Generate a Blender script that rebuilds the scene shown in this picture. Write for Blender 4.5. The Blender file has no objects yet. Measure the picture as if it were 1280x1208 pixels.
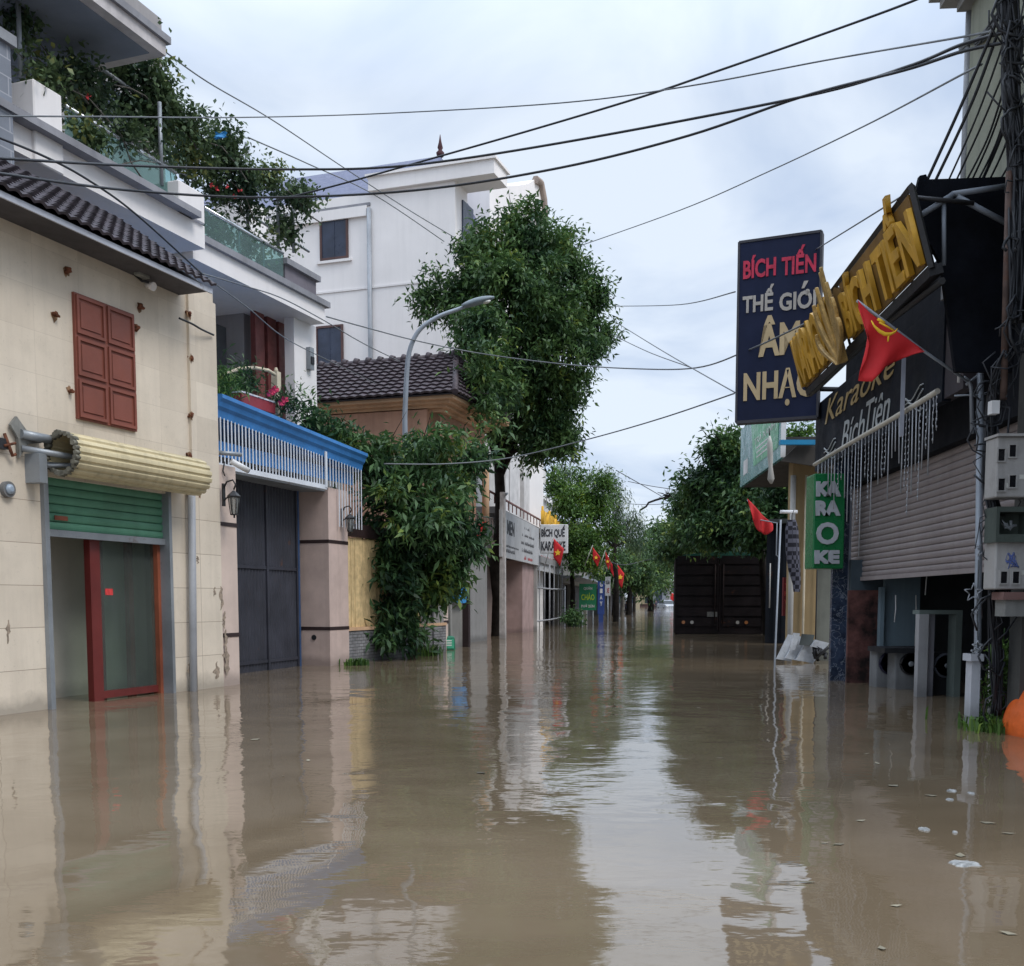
import bpy, bmesh, math, random
import numpy as np
from mathutils import Vector, Matrix
R = math.radians
SC = bpy.context.scene
COL = SC.collection

# ---------------------------------------------------------------- camera
F_PX, CX, CY, HOR, CAMH = 1282.0, 640.0, 853.0, 750.0, 1.10
TH = math.atan((CY-HOR)/F_PX)
cd = bpy.data.cameras.new('camera'); cam = bpy.data.objects.new('camera', cd); COL.objects.link(cam)
cam.location = (0, 0, CAMH); cam.rotation_euler = (R(90)-TH, 0, 0)
cd.sensor_fit = 'HORIZONTAL'; cd.sensor_width = 36; cd.lens = 36*F_PX/1280
cd.shift_y = (CY-604)/1280; cd.clip_start = .05; cd.clip_end = 6000
SC.camera = cam
# ---------------------------------------------------------------- world (overcast sky)
SUN_EL, SUN_AZ = R(52), R(125)          # azimuth clockwise from +Y
w = bpy.data.worlds.new("World"); SC.world = w; w.use_nodes = True
nt = w.node_tree; nt.nodes.clear(); N = nt.nodes.new; L = nt.links.new
out = N('ShaderNodeOutputWorld'); mixs = N('ShaderNodeMixShader'); L(mixs.outputs[0], out.inputs[0])
sky = N('ShaderNodeTexSky'); sky.sky_type = 'NISHITA'; sky.sun_disc = False
sky.sun_elevation = SUN_EL; sky.sun_rotation = SUN_AZ
b1 = N('ShaderNodeBackground'); b1.inputs[1].default_value = .09; L(sky.outputs[0], b1.inputs[0])
b2 = N('ShaderNodeBackground'); b2.inputs[1].default_value = 1.0
tc = N('ShaderNodeTexCoord'); sep = N('ShaderNodeSeparateXYZ'); L(tc.outputs['Generated'], sep.inputs[0])
# clouds: noise looked up on a plane overhead
mz = N('ShaderNodeMath'); mz.operation = 'MAXIMUM'; L(sep.outputs[2], mz.inputs[0]); mz.inputs[1].default_value = 0
ad = N('ShaderNodeMath'); ad.operation = 'ADD'; L(mz.outputs[0], ad.inputs[0]); ad.inputs[1].default_value = .16
dv = N('ShaderNodeVectorMath'); dv.operation = 'DIVIDE'; L(tc.outputs['Generated'], dv.inputs[0])
cb = N('ShaderNodeCombineXYZ')
for i in range(3): L(ad.outputs[0], cb.inputs[i])
L(cb.outputs[0], dv.inputs[1])
n1 = N('ShaderNodeTexNoise'); n1.inputs['Scale'].default_value = 1.7; n1.inputs['Detail'].default_value = 6; n1.inputs['Roughness'].default_value = .5; n1.inputs['Distortion'].default_value = .4
L(dv.outputs[0], n1.inputs['Vector'])
cr = N('ShaderNodeValToRGB'); L(n1.outputs[0], cr.inputs[0])
cr.color_ramp.elements[0].position = .36; cr.color_ramp.elements[0].color = (.50, .60, .77, 1)
cr.color_ramp.elements[1].position = .56; cr.color_ramp.elements[1].color = (.72, .80, .91, 1)
el = N('ShaderNodeMapRange'); L(sep.outputs[2], el.inputs[0])
el.inputs[1].default_value = .42; el.inputs[2].default_value = 1.0; el.inputs[3].default_value = 1.0; el.inputs[4].default_value = 3.1
vm = N('ShaderNodeVectorMath'); vm.operation = 'SCALE'; L(cr.outputs[0], vm.inputs[0]); L(el.outputs[0], vm.inputs[3])
L(vm.outputs[0], b2.inputs[0])
mixs.inputs[0].default_value = .88; L(b1.outputs[0], mixs.inputs[1]); L(b2.outputs[0], mixs.inputs[2])
# ---------------------------------------------------------------- sun (veiled by cloud)
sd = bpy.data.lights.new('sun', 'SUN'); sd.energy = 1.5; sd.angle = R(22); sd.color = (1, .95, .88)
so = bpy.data.objects.new('sun', sd); COL.objects.link(so); so.location = (30, -20, 50)
sv = Vector((math.sin(SUN_AZ)*math.cos(SUN_EL), math.cos(SUN_AZ)*math.cos(SUN_EL), math.sin(SUN_EL)))
so.rotation_euler = sv.to_track_quat('Z', 'Y').to_euler()
SC.view_settings.view_transform = 'Standard'; SC.view_settings.look = 'None'; SC.view_settings.gamma = 1
SC.view_settings.exposure = 0.27

# ---------------------------------------------------------------- measuring helpers
def ray(u, v):
    x = (u-CX)/F_PX; y = (CY-v)/F_PX
    return Vector((x, math.cos(TH)+y*math.sin(TH), -math.sin(TH)+y*math.cos(TH)))
O = Vector((0, 0, CAMH))
def at(u, v, Y):
    r = ray(u, v); return O + r*(Y/r.y)
def wat(u, v, z=0):
    r = ray(u, v); return O + r*((z-CAMH)/r.z)
class Frame:
    def __init__(s, x, y, vp=None, side=1, d=None):
        if d is None:
            r = ray(vp, HOR); d = (r.x, r.y)
        d = Vector((d[0], d[1], 0)).normalized()
        s.o = Vector((x, y, 0)); s.d = d; s.n = Vector((d.y, -d.x, 0))*side
    def P(s, a, n, z): return s.o + s.d*a + s.n*n + Vector((0, 0, z))
    def hit(s, u, v, off=0):
        r = ray(u, v); t = (off - (O-s.o).dot(s.n))/r.dot(s.n); p = O+r*t
        return (p-s.o).dot(s.d), p.z
    def s_(s, u, v=HOR, off=0): return s.hit(u, v, off)[0]
    def z_(s, u, v, off=0): return s.hit(u, v, off)[1]
class World:
    def P(s, a, n, z): return Vector((a, n, z))
WF = World()
UP = Vector((0, 0, 1))

# ---------------------------------------------------------------- objects
def setp(o, label=None, cat=None, group=None, kind=None):
    if label: o['label'] = label
    if cat: o['category'] = cat
    if group: o['group'] = group
    if kind: o['kind'] = kind
    return o
def thing(name, label, cat, loc, group=None, kind=None):
    o = bpy.data.objects.new(name, None); COL.objects.link(o); o.location = loc; o.empty_display_size = .2
    return setp(o, label, cat, group, kind)
def rootloc(o):
    p = Vector((0, 0, 0))
    while o is not None: p += o.location; o = o.parent
    return p
def copy_tree(o, parent=None):
    c = o.copy(); COL.objects.link(c)
    if parent: c.parent = parent
    for ch in list(o.children): copy_tree(ch, c)
    return c
class MB:
    def __init__(s): s.v = []; s.f = []; s.uv = []; s.smooth = []
    def quad(s, pts, uvs=None, sm=False):
        i = len(s.v); s.v += [tuple(p) for p in pts]; s.f.append(tuple(range(i, i+len(pts))))
        s.uv.append(uvs if uvs else [(0, 0)]*len(pts)); s.smooth.append(sm)
    def faces(s, pts, fs, sm=False):
        i = len(s.v); s.v += [tuple(p) for p in pts]
        for f in fs: s.f.append(tuple(i+k for k in f)); s.uv.append([(pts[k][0], pts[k][2]) for k in f]); s.smooth.append(sm)
    def box(s, F, a0, a1, n0, n1, z0, z1, ta=0, tn=0):
        c = {}
        for i, a in enumerate((a0, a1)):
            for j, n in enumerate((n0, n1)):
                for k, z in enumerate((z0, z1)):
                    aa = a + (ta*(1 if i == 0 else -1) if k else 0); nn = n + (tn*(1 if j == 0 else -1) if k else 0)
                    c[i, j, k] = (F.P(aa, nn, z), aa, nn, z)
        i0 = len(s.v); order = [(i, j, k) for i in (0, 1) for j in (0, 1) for k in (0, 1)]
        s.v += [tuple(c[o][0]) for o in order]; ix = {o: i0+m for m, o in enumerate(order)}
        for q, ax in (([(0,0,0),(0,1,0),(0,1,1),(0,0,1)], 0), ([(1,0,0),(1,0,1),(1,1,1),(1,1,0)], 0),
                  ([(0,0,0),(0,0,1),(1,0,1),(1,0,0)], 1), ([(0,1,0),(1,1,0),(1,1,1),(0,1,1)], 1),
                  ([(0,0,0),(1,0,0),(1,1,0),(0,1,0)], 2), ([(0,0,1),(0,1,1),(1,1,1),(1,0,1)], 2)):
            s.f.append(tuple(ix[o] for o in q)); s.smooth.append(False)
            s.uv.append([((c[o][2], c[o][3]) if ax == 0 else (c[o][1], c[o][3]) if ax == 1 else (c[o][1], c[o][2])) for o in q])
        return s
    def tube(s, pts, r, seg=8, cap=True, sm=True):
        pts = [Vector(p) for p in pts]; n = len(pts); i0 = len(s.v); ref = None
        for i, p in enumerate(pts):
            t = (pts[min(i+1, n-1)]-pts[max(i-1, 0)]).normalized()
            if ref is None:
                ref = t.cross(UP if abs(t.z) < .95 else Vector((1, 0, 0))).normalized()
            else:
                ref = (ref - t*ref.dot(t)); ref = ref.normalized() if ref.length > 1e-6 else t.orthogonal().normalized()
            b = t.cross(ref); rr = r[i] if isinstance(r, (list, tuple)) else r
            for k in range(seg):
                a = 2*math.pi*k/seg; s.v.append(tuple(p+ref*(rr*math.cos(a))+b*(rr*math.sin(a))))
        for i in range(n-1):
            for k in range(seg):
                k2 = (k+1) % seg
                s.f.append((i0+i*seg+k, i0+i*seg+k2, i0+(i+1)*seg+k2, i0+(i+1)*seg+k)); s.smooth.append(sm)
                s.uv.append([(k/seg, i), (k2/seg, i), (k2/seg, i+1), (k/seg, i+1)])
        if cap:
            for b in (0, n-1):
                f = tuple(i0+b*seg+k for k in range(seg)); s.f.append(f if b else f[::-1]); s.uv.append([(0, 0)]*seg); s.smooth.append(False)
        return s
    def prism(s, F, poly, n0, n1):
        "poly in (s,z), thickness n0..n1"
        k = len(poly); a = [F.P(p[0], n0, p[1]) for p in poly]; b = [F.P(p[0], n1, p[1]) for p in poly]
        i = len(s.v); s.v += [tuple(p) for p in a+b]
        s.f.append(tuple(range(i, i+k))); s.uv.append([tuple(p) for p in poly]); s.smooth.append(False)
        s.f.append(tuple(range(i+2*k-1, i+k-1, -1))); s.uv.append([tuple(p) for p in poly[::-1]]); s.smooth.append(False)
        for j in range(k):
            j2 = (j+1) % k; s.f.append((i+j, i+j2, i+k+j2, i+k+j)); s.smooth.append(False)
            s.uv.append([(0, poly[j][1]), (0, poly[j2][1]), (n1-n0, poly[j2][1]), (n1-n0, poly[j][1])])
        return s
    def wall(s, F, a0, a1, z0, z1, n0, n1, holes=()):
        A = sorted(set([a0, a1]+[h[i] for h in holes for i in (0, 1) if a0 < h[i] < a1]))
        Z = sorted(set([z0, z1]+[h[i] for h in holes for i in (2, 3) if z0 < h[i] < z1]))
        def solid(i, j):
            if i < 0 or j < 0 or i >= len(A)-1 or j >= len(Z)-1: return False
            a = (A[i]+A[i+1])/2; z = (Z[j]+Z[j+1])/2
            return not any(h[0] < a < h[1] and h[2] < z < h[3] for h in holes)
        for i in range(len(A)-1):
            for j in range(len(Z)-1):
                if not solid(i, j): continue
                p, q, y0, y1 = A[i], A[i+1], Z[j], Z[j+1]
                for n in (n0, n1):
                    c = [(p, y0), (q, y0), (q, y1), (p, y1)]
                    s.quad([F.P(a, n, z) for a, z in c], c)
                for (di, dj, e) in ((-1, 0, (p, p, y0, y1)), (1, 0, (q, q, y0, y1)), (0, -1, (p, q, y0, y0)), (0, 1, (p, q, y1, y1))):
                    if not solid(i+di, j+dj):
                        s.quad([F.P(e[0], n0, e[2]), F.P(e[1], n0, e[3]), F.P(e[1], n1, e[3]), F.P(e[0], n1, e[2])],
                               [(n0, e[2]), (n0 if di else e[1], e[3]), (n1, e[3]), (n1, e[2])] if di else [(e[0], n0), (e[1], n0), (e[1], n1), (e[0], n1)])
        return s
    def build(s, name, mat, parent=None, merge=False, fixn=True):
        me = bpy.data.meshes.new(name)
        v = np.array(s.v, dtype=float)
        if parent: off = np.array(rootloc(parent))
        else: off = np.array([(v[:, 0].min()+v[:, 0].max())/2, (v[:, 1].min()+v[:, 1].max())/2, v[:, 2].min()])
        me.from_pydata((v-off).tolist(), [], s.f)
        uvl = me.uv_layers.new(name='UVMap'); flat = [c for f in s.uv for q in f for c in q]
        if len(flat) == 2*len(me.loops): uvl.data.foreach_set('uv', flat)
        me.polygons.foreach_set('use_smooth', s.smooth)
        if fixn:
            bm = bmesh.new(); bm.from_mesh(me)
            if merge: bmesh.ops.remove_doubles(bm, verts=bm.verts, dist=1e-5)
            bmesh.ops.recalc_face_normals(bm, faces=bm.faces); bm.to_mesh(me); bm.free()
        me.materials.append(mat); me.update()
        o = bpy.data.objects.new(name, me); COL.objects.link(o)
        if parent: o.parent = parent
        else: o.location = off
        return o
def bevel(o, w=.01, seg=2):
    m = o.modifiers.new('bevel', 'BEVEL'); m.width = w; m.segments = seg; m.limit_method = 'ANGLE'; m.angle_limit = R(40); return o

# ---------------------------------------------------------------- materials
def _n(nt, t, **k):
    n = nt.nodes.new(t)
    for a, b in k.items(): setattr(n, a, b)
    return n
MC = {}
def mat(name, col=(.3,.3,.3), rough=.85, var=.18, vs=1.6, bump=.25, bs=60, metal=0, streak=0, tile=None, wet=0, rust=0, spec=.4, grime=0, wave=None, speck=0, fade=None):
    if name in MC: return MC[name]
    m = bpy.data.materials.new(name); m.use_nodes = True; nt = m.node_tree; nt.nodes.clear(); L = nt.links.new
    o = _n(nt, 'ShaderNodeOutputMaterial'); p = _n(nt, 'ShaderNodeBsdfPrincipled'); L(p.outputs[0], o.inputs[0])
    p.inputs['Metallic'].default_value = metal; p.inputs['Specular IOR Level'].default_value = spec
    g = _n(nt, 'ShaderNodeNewGeometry')
    def noise(scale, detail=5, vec=None, rg=.6):
        n = _n(nt, 'ShaderNodeTexNoise'); n.inputs['Scale'].default_value = scale; n.inputs['Detail'].default_value = detail; n.inputs['Roughness'].default_value = rg
        L(vec if vec else g.outputs['Position'], n.inputs['Vector']); return n.outputs[0]
    def rng(x, a, b, c=0, d=1):
        r = _n(nt, 'ShaderNodeMapRange'); L(x, r.inputs[0])
        for i, q in enumerate((a, b, c, d)): r.inputs[i+1].default_value = q
        return r.outputs[0]
    def mix(f, a, b, mode='MIX'):
        x = _n(nt, 'ShaderNodeMix', data_type='RGBA', blend_type=mode)
        for s_, q in ((x.inputs[0], f), (x.inputs[6], a), (x.inputs[7], b)):
            if hasattr(q, 'is_linked') or hasattr(q, 'links'): L(q, s_)
            elif isinstance(q, (int, float)): s_.default_value = q
            else: s_.default_value = (*q, 1)
        return x.outputs[2]
    lo = tuple(c*(1-var) for c in col); hi = tuple(min(1, c*(1+var)) for c in col)
    c = mix(rng(noise(vs, 7), .35, .65), lo, hi)
    hgt = noise(bs, 4)
    if streak or grime:
        mp = _n(nt, 'ShaderNodeMapping'); mp.inputs['Scale'].default_value = (5, 5, .35); L(g.outputs['Position'], mp.inputs[0])
        k = max(streak, grime)
        c = mix(rng(noise(1.3, 6, mp.outputs[0]), .48, .75, 0, k), c, tuple(q*.45 for q in col))
    if grime:
        c = mix(rng(noise(3.2, 9, None, .75), .52, .7, 0, grime), c, tuple(q*.35 for q in col))
    if speck:
        c = mix(rng(noise(25, 3, None, .8), .62, .72, 0, speck), c, (.1, .07, .05))
    if rust:
        c = mix(rng(noise(2.4, 10, None, .8), .62-.1*rust, .72), c, (.12, .045, .02))
    if tile:
        tw, thh, mort, mc = tile
        uv = _n(nt, 'ShaderNodeUVMap'); b = _n(nt, 'ShaderNodeTexBrick'); b.offset = tile_off.get(name, 0); L(uv.outputs[0], b.inputs[0])
        b.inputs['Scale'].default_value = 1; b.inputs['Brick Width'].default_value = tw; b.inputs['Row Height'].default_value = thh
        b.inputs['Mortar Size'].default_value = mort; b.inputs['Mortar Smooth'].default_value = .3
        b.inputs['Color1'].default_value = (1, 1, 1, 1); b.inputs['Color2'].default_value = (.86, .85, .84, 1); b.inputs['Mortar'].default_value = (1, 1, 1, 1)
        c = mix(1.0, c, b.outputs[0], 'MULTIPLY'); mf = b.outputs[1]
        if fade:
            s9 = _n(nt, 'ShaderNodeSeparateXYZ'); L(g.outputs['Position'], s9.inputs[0]); mm = _n(nt, 'ShaderNodeMath', operation='MULTIPLY'); L(mf, mm.inputs[0]); L(rng(s9.outputs[2], fade[0], fade[1], 1, fade[2]), mm.inputs[1]); mf = mm.outputs[0]
        c = mix(mf, c, mc)
    if wave:
        uv = _n(nt, 'ShaderNodeUVMap'); wv = _n(nt, 'ShaderNodeTexWave'); wv.inputs['Scale'].default_value = wave[0]; wv.inputs['Distortion'].default_value = wave[1]; wv.inputs['Detail'].default_value = 3
        wv.inputs['Detail Scale'].default_value = 2; L(uv.outputs[0], wv.inputs[0]); c = mix(rng(wv.outputs[1], .2, .8, 0, .6), c, wave[2])
    if wet:
        sp = _n(nt, 'ShaderNodeSeparateXYZ'); L(g.outputs['Position'], sp.inputs[0])
        ad = _n(nt, 'ShaderNodeMath', operation='MULTIPLY_ADD'); L(noise(2.5, 6), ad.inputs[0]); ad.inputs[1].default_value = -.35; L(sp.outputs[2], ad.inputs[2])
        f = rng(ad.outputs[0], -.12, .02, wet, 0); c = mix(f, c, tuple(q*.42 for q in col))
    L(c, p.inputs['Base Color'])
    L(rng(noise(vs*3, 5), .3, .7, max(.02, rough-.12), min(1, rough+.1)), p.inputs['Roughness'])
    if bump:
        bp = _n(nt, 'ShaderNodeBump'); bp.inputs['Strength'].default_value = bump; bp.inputs['Distance'].default_value = .01
        L(hgt, bp.inputs['Height']); L(bp.outputs[0], p.inputs['Normal'])
    MC[name] = m; return m
tile_off = {'stone_cladding': .5, 'grey_block': .5, 'brick_dark': .5}
def leafmat(name, c1, c2, rough=.5, trans=.25):
    if name in MC: return MC[name]
    m = bpy.data.materials.new(name); m.use_nodes = True; nt = m.node_tree; nt.nodes.clear(); L = nt.links.new
    o = _n(nt, 'ShaderNodeOutputMaterial'); p = _n(nt, 'ShaderNodeBsdfPrincipled'); t = _n(nt, 'ShaderNodeBsdfTranslucent'); ms = _n(nt, 'ShaderNodeMixShader')
    g = _n(nt, 'ShaderNodeNewGeometry'); nz = _n(nt, 'ShaderNodeTexNoise'); nz.inputs['Scale'].default_value = 1.1; nz.inputs['Detail'].default_value = 3; L(g.outputs['Position'], nz.inputs['Vector'])
    a = _n(nt, 'ShaderNodeMath', operation='MULTIPLY_ADD'); L(g.outputs['Random Per Island'], a.inputs[0]); a.inputs[1].default_value = .55
    a2 = _n(nt, 'ShaderNodeMath', operation='MULTIPLY_ADD'); L(nz.outputs[0], a2.inputs[0]); a2.inputs[1].default_value = 2.2; a2.inputs[2].default_value = -.88
    L(a2.outputs[0], a.inputs[2])
    cr = _n(nt, 'ShaderNodeValToRGB'); L(a.outputs[0], cr.inputs[0])
    e = cr.color_ramp.elements; e[0].position = .1; e[0].color = (*c1, 1); e[1].position = .85; e[1].color = (*c2, 1)
    x = cr.color_ramp.elements.new(.97); x.color = (c2[0]*1.9, c2[1]*1.35, c2[2]*.9, 1)
    L(cr.outputs[0], p.inputs['Base Color']); L(cr.outputs[0], t.inputs[0]); p.inputs['Roughness'].default_value = rough; p.inputs['Specular IOR Level'].default_value = .35
    ms.inputs[0].default_value = trans; L(p.outputs[0], ms.inputs[1]); L(t.outputs[0], ms.inputs[2]); L(ms.outputs[0], o.inputs[0])
    MC[name] = m; return m
def glassmat(name, tint=(.6, .75, .75), op=.25, rough=.03):
    if name in MC: return MC[name]
    m = bpy.data.materials.new(name); m.use_nodes = True; nt = m.node_tree; nt.nodes.clear(); L = nt.links.new
    o = _n(nt, 'ShaderNodeOutputMaterial'); p = _n(nt, 'ShaderNodeBsdfPrincipled'); t = _n(nt, 'ShaderNodeBsdfTransparent'); ms = _n(nt, 'ShaderNodeMixShader')
    p.inputs['Base Color'].default_value = (*[c*.5 for c in tint], 1); p.inputs['Roughness'].default_value = rough; t.inputs[0].default_value = (*tint, 1)
    fr = _n(nt, 'ShaderNodeLayerWeight'); fr.inputs[0].default_value = .5; pw = _n(nt, 'ShaderNodeMath', operation='POWER'); L(fr.outputs['Facing'], pw.inputs[0]); pw.inputs[1].default_value = 4; mx = _n(nt, 'ShaderNodeMath', operation='ADD'); L(pw.outputs[0], mx.inputs[0]); mx.inputs[1].default_value = op
    nz = _n(nt, 'ShaderNodeTexNoise'); nz.inputs['Scale'].default_value = 2.5; g = _n(nt, 'ShaderNodeNewGeometry'); L(g.outputs['Position'], nz.inputs['Vector'])
    mm = _n(nt, 'ShaderNodeMath', operation='MULTIPLY_ADD'); L(nz.outputs[0], mm.inputs[0]); mm.inputs[1].default_value = .07; L(mx.outputs[0], mm.inputs[2]); mm.use_clamp = True
    L(mm.outputs[0], ms.inputs[0]); L(t.outputs[0], ms.inputs[1]); L(p.outputs[0], ms.inputs[2]); L(ms.outputs[0], o.inputs[0]); MC[name] = m; return m

# ---------------------------------------------------------------- lettering
def text(body, org, xv, yv, w, h, m, parent, ext=.01, bold=0, shear=0, name='lettering', sp=1.0):
    "org = lower-left corner; fits the words into w x h along xv / yv"
    cu = bpy.data.curves.new('t', 'FONT'); cu.body = body; cu.size = 1; cu.offset = bold; cu.shear = shear; cu.space_character = sp; cu.extrude = .5; cu.resolution_u = 3
    o = bpy.data.objects.new('t', cu); COL.objects.link(o); bpy.context.view_layer.update()
    me = bpy.data.meshes.new_from_object(o.evaluated_get(bpy.context.evaluated_depsgraph_get()))
    bpy.data.objects.remove(o); bpy.data.curves.remove(cu)
    n = len(me.vertices); a = np.empty(n*3); me.vertices.foreach_get('co', a); a = a.reshape(-1, 3)
    mn, mx = a.min(0), a.max(0); xv = Vector(xv).normalized(); yv = Vector(yv).normalized(); nv = xv.cross(yv)
    X = (a[:, 0]-mn[0])/(mx[0]-mn[0])*w; Yy = (a[:, 1]-mn[1])/(mx[1]-mn[1])*h; Z = (a[:, 2]+.5)*ext
    base = Vector(org)-(rootloc(parent) if parent else Vector((0, 0, 0)))
    c = np.array(base)[None]+X[:, None]*np.array(xv)+Yy[:, None]*np.array(yv)+Z[:, None]*np.array(nv)
    me.vertices.foreach_set('co', c.ravel()); me.materials.clear(); me.materials.append(m); me.name = name; me.update()
    ob = bpy.data.objects.new(name, me); COL.objects.link(ob)
    if parent: ob.parent = parent
    return ob

# ---------------------------------------------------------------- plants
def leaves(name, clumps, n, ls, m, parent, seed=1, droop=.3, aspect=.38, sub=.35, per=26, shell=.55, lump=.52):
    """clumps: (x,y,z,rx,ry,rz). Leaves sit in many small sprays spread through the ellipsoids."""
    rg = np.random.default_rng(seed); cl = np.array(clumps, float)
    vol = cl[:, 3]*cl[:, 4]*cl[:, 5]; pr = vol**.75; pr /= pr.sum()
    ns = max(1, n//per); ci = rg.choice(len(cl), ns, p=pr)
    d = rg.normal(size=(ns, 3)); d /= np.linalg.norm(d, axis=1)[:, None]
    rad = shell+(1-shell)*rg.random(ns)**.6; inner = rg.random(ns) < .3; rad[inner] = rg.random(inner.sum())**.5*shell
    rad *= 1+np.clip(.10*rg.normal(size=ns), -.25, .16)
    sc = cl[ci, :3]+d*rad[:, None]*cl[ci, 3:6]
    # gather the sprays into boughs so the crown has lumps and gaps
    nb = max(3, ns//14); bi = rg.integers(0, ns, nb); bc_ = sc[bi]
    step = 4000
    for a0 in range(0, ns, step):
        q = sc[a0:a0+step]; dd = ((q[:, None, :]-bc_[None])**2).sum(2); w_ = bc_[dd.argmin(1)]; sc[a0:a0+step] = q+(w_-q)*lump
    tw = rg.normal(size=(ns, 3)); tw[:, 2] = np.abs(tw[:, 2])*.4-droop; tw += d*1.1; tw /= np.linalg.norm(tw, axis=1)[:, None]
    si = np.repeat(np.arange(ns), per); k = len(si); subr = sub*(.6+.8*rg.random(ns))
    t = rg.random(k)
    pos = sc[si]+tw[si]*(t[:, None]-.5)*subr[si][:, None]*1.8+rg.normal(size=(k, 3))*subr[si][:, None]*.33
    ld = tw[si]*.7+rg.normal(size=(k, 3))*.75; ld[:, 2] -= droop; ld /= np.linalg.norm(ld, axis=1)[:, None]
    up = rg.normal(size=(k, 3))*.55+np.array([0, 0, 1.]); sd_ = np.cross(ld, up); sd_ /= np.linalg.norm(sd_, axis=1)[:, None]+1e-9
    nn = np.cross(sd_, ld); L_ = ls*(.65+.7*rg.random(k)); W = L_*aspect
    p0 = pos; p2 = pos+ld*L_[:, None]-nn*(L_*.12)[:, None]; mid = pos+ld*(L_*.45)[:, None]+nn*(L_*.07)[:, None]
    p1 = mid+sd_*(W*.5)[:, None]; p3 = mid-sd_*(W*.5)[:, None]
    V = np.stack([p0, p1, p2, p3], 1).reshape(-1, 3)
    off = np.array(rootloc(parent)) if parent else V.mean(0)*[1, 1, 0]
    V = V-off; me = bpy.data.meshes.new(name); me.vertices.add(4*k); me.vertices.foreach_set('co', V.ravel())
    me.loops.add(4*k); me.loops.foreach_set('vertex_index', np.arange(4*k, dtype=np.int32)); me.polygons.add(k)
    me.polygons.foreach_set('loop_start', np.arange(k, dtype=np.int32)*4); me.polygons.foreach_set('loop_total', np.full(k, 4, np.int32))
    me.materials.append(m); me.update(calc_edges=True); me.validate()
    ob = bpy.data.objects.new(name, me); COL.objects.link(ob)
    if parent: ob.parent = parent
    else: ob.location = off
    return ob
def limb(mb, p, q, r0, r1, rnd, seg=7, k=5, wob=.08):
    p, q = Vector(p), Vector(q); ln = (q-p).length; pts = []
    for i in range(k+1):
        t = i/k; o = Vector((rnd.uniform(-1, 1), rnd.uniform(-1, 1), rnd.uniform(-.5, .5)))*wob*ln*math.sin(math.pi*t)
        pts.append(p.lerp(q, t)+o+Vector((0, 0, .06*ln*math.sin(math.pi*t))))
    mb.tube(pts, [r0+(r1-r0)*i/k for i in range(k+1)], seg)
def trunk(parent, base, top, r, clumps, m, seed=3, nl=None):
    rnd = random.Random(seed); mb = MB(); base = Vector(base); top = Vector(top)
    pts = []; K = 7
    for i in range(K+1):
        t = i/K; pts.append(base.lerp(top, t)+Vector((rnd.uniform(-1, 1), rnd.uniform(-1, 1), 0))*r*.45*math.sin(math.pi*t))
    mb.tube(pts, [r*(1.25 if i == 0 else 1-.45*i/K) for i in range(K+1)], 12)
    for c in (clumps if nl is None else clumps[:nl]):
        c = Vector(c[:3]); st = base.lerp(top, rnd.uniform(.72, 1.0)); limb(mb, st, c, r*.42, r*.1, rnd)
        for _ in range(3):
            e = c+Vector((rnd.uniform(-1, 1), rnd.uniform(-1, 1), rnd.uniform(-.3, 1)))*.8
            limb(mb, st.lerp(c, rnd.uniform(.5, .95)), e, r*.14, r*.03, rnd, 5, 4)
    return mb.build('trunk', m, parent)
def cl(lst, dy=1.0):
    "clumps measured in the photograph: (u, v, Y, ru, rv[, depth radius])"
    o = []
    for c in lst:
        p = at(c[0], c[1], c[2]); k = c[2]/F_PX
        o.append((p.x, p.y, p.z, c[3]*k, (c[5] if len(c) > 5 else (c[3]+c[4])*.5*k*dy), c[4]*k))
    return o

# ---------------------------------------------------------------- roof tiles
def tile_roof(mb, P0, U, V, nu, nv, tw=None, rise=.035, lap=.035, clip=None, sub=6):
    "P0 eave corner, U along the eave, V up the slope; nu x nv pan tiles as real relief"
    P0, U, V = Vector(P0), Vector(U), Vector(V); nrm = U.cross(V).normalized()
    if nrm.z < 0: nrm = -nrm
    nx = nu*sub
    def h(i): return rise*(.5+.5*math.cos(2*math.pi*(i % sub)/sub))**.7
    for j in range(nv):
        t0, t1 = j/nv, (j+1)/nv
        lo, hi = (0, 1)
        if clip: lo, hi = clip((t0+t1)/2)
        i0, i1 = int(round(lo*nx)), int(round(hi*nx)); row = []
        jx = (random.random()-.5)*.004
        for (t, e) in ((t0, 0), (t0, lap+jx), (t1, 0.004)):
            row.append([P0+U*(i/nx)+V*t+nrm*(e+h(i)) for i in range(i0, i1+1)])
        k = len(mb.v); w_ = i1-i0+1
        if w_ < 2: continue
        for r_ in row: mb.v += [tuple(p) for p in r_]
        for a in range(2):
            for i in range(w_-1):
                mb.f.append((k+a*w_+i, k+a*w_+i+1, k+(a+1)*w_+i+1, k+(a+1)*w_+i)); mb.uv.append([(0, 0)]*4); mb.smooth.append(False)
def slats(mb, F, a0, a1, z0, z1, n, pitch=.09, depth=.018, bulge=1):
    k = max(1, int(round((z1-z0)/pitch))); pitch = (z1-z0)/k; prof = []
    for i in range(k):
        z = z0+i*pitch
        prof += [(n-depth*.5, z), (n+depth*.2, z+pitch*.12), (n+depth*.8*bulge, z+pitch*.35), (n+depth*.9*bulge, z+pitch*.6), (n+depth*.3, z+pitch*.88), (n-depth*1.6, z+pitch*.93)]
    prof.append((n-depth*.5, z1))
    for (p, q) in zip(prof[:-1], prof[1:]):
        mb.quad([F.P(a0, *p), F.P(a1, *p), F.P(a1, *q), F.P(a0, *q)], [(a0, p[1]), (a1, p[1]), (a1, q[1]), (a0, q[1])])

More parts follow.
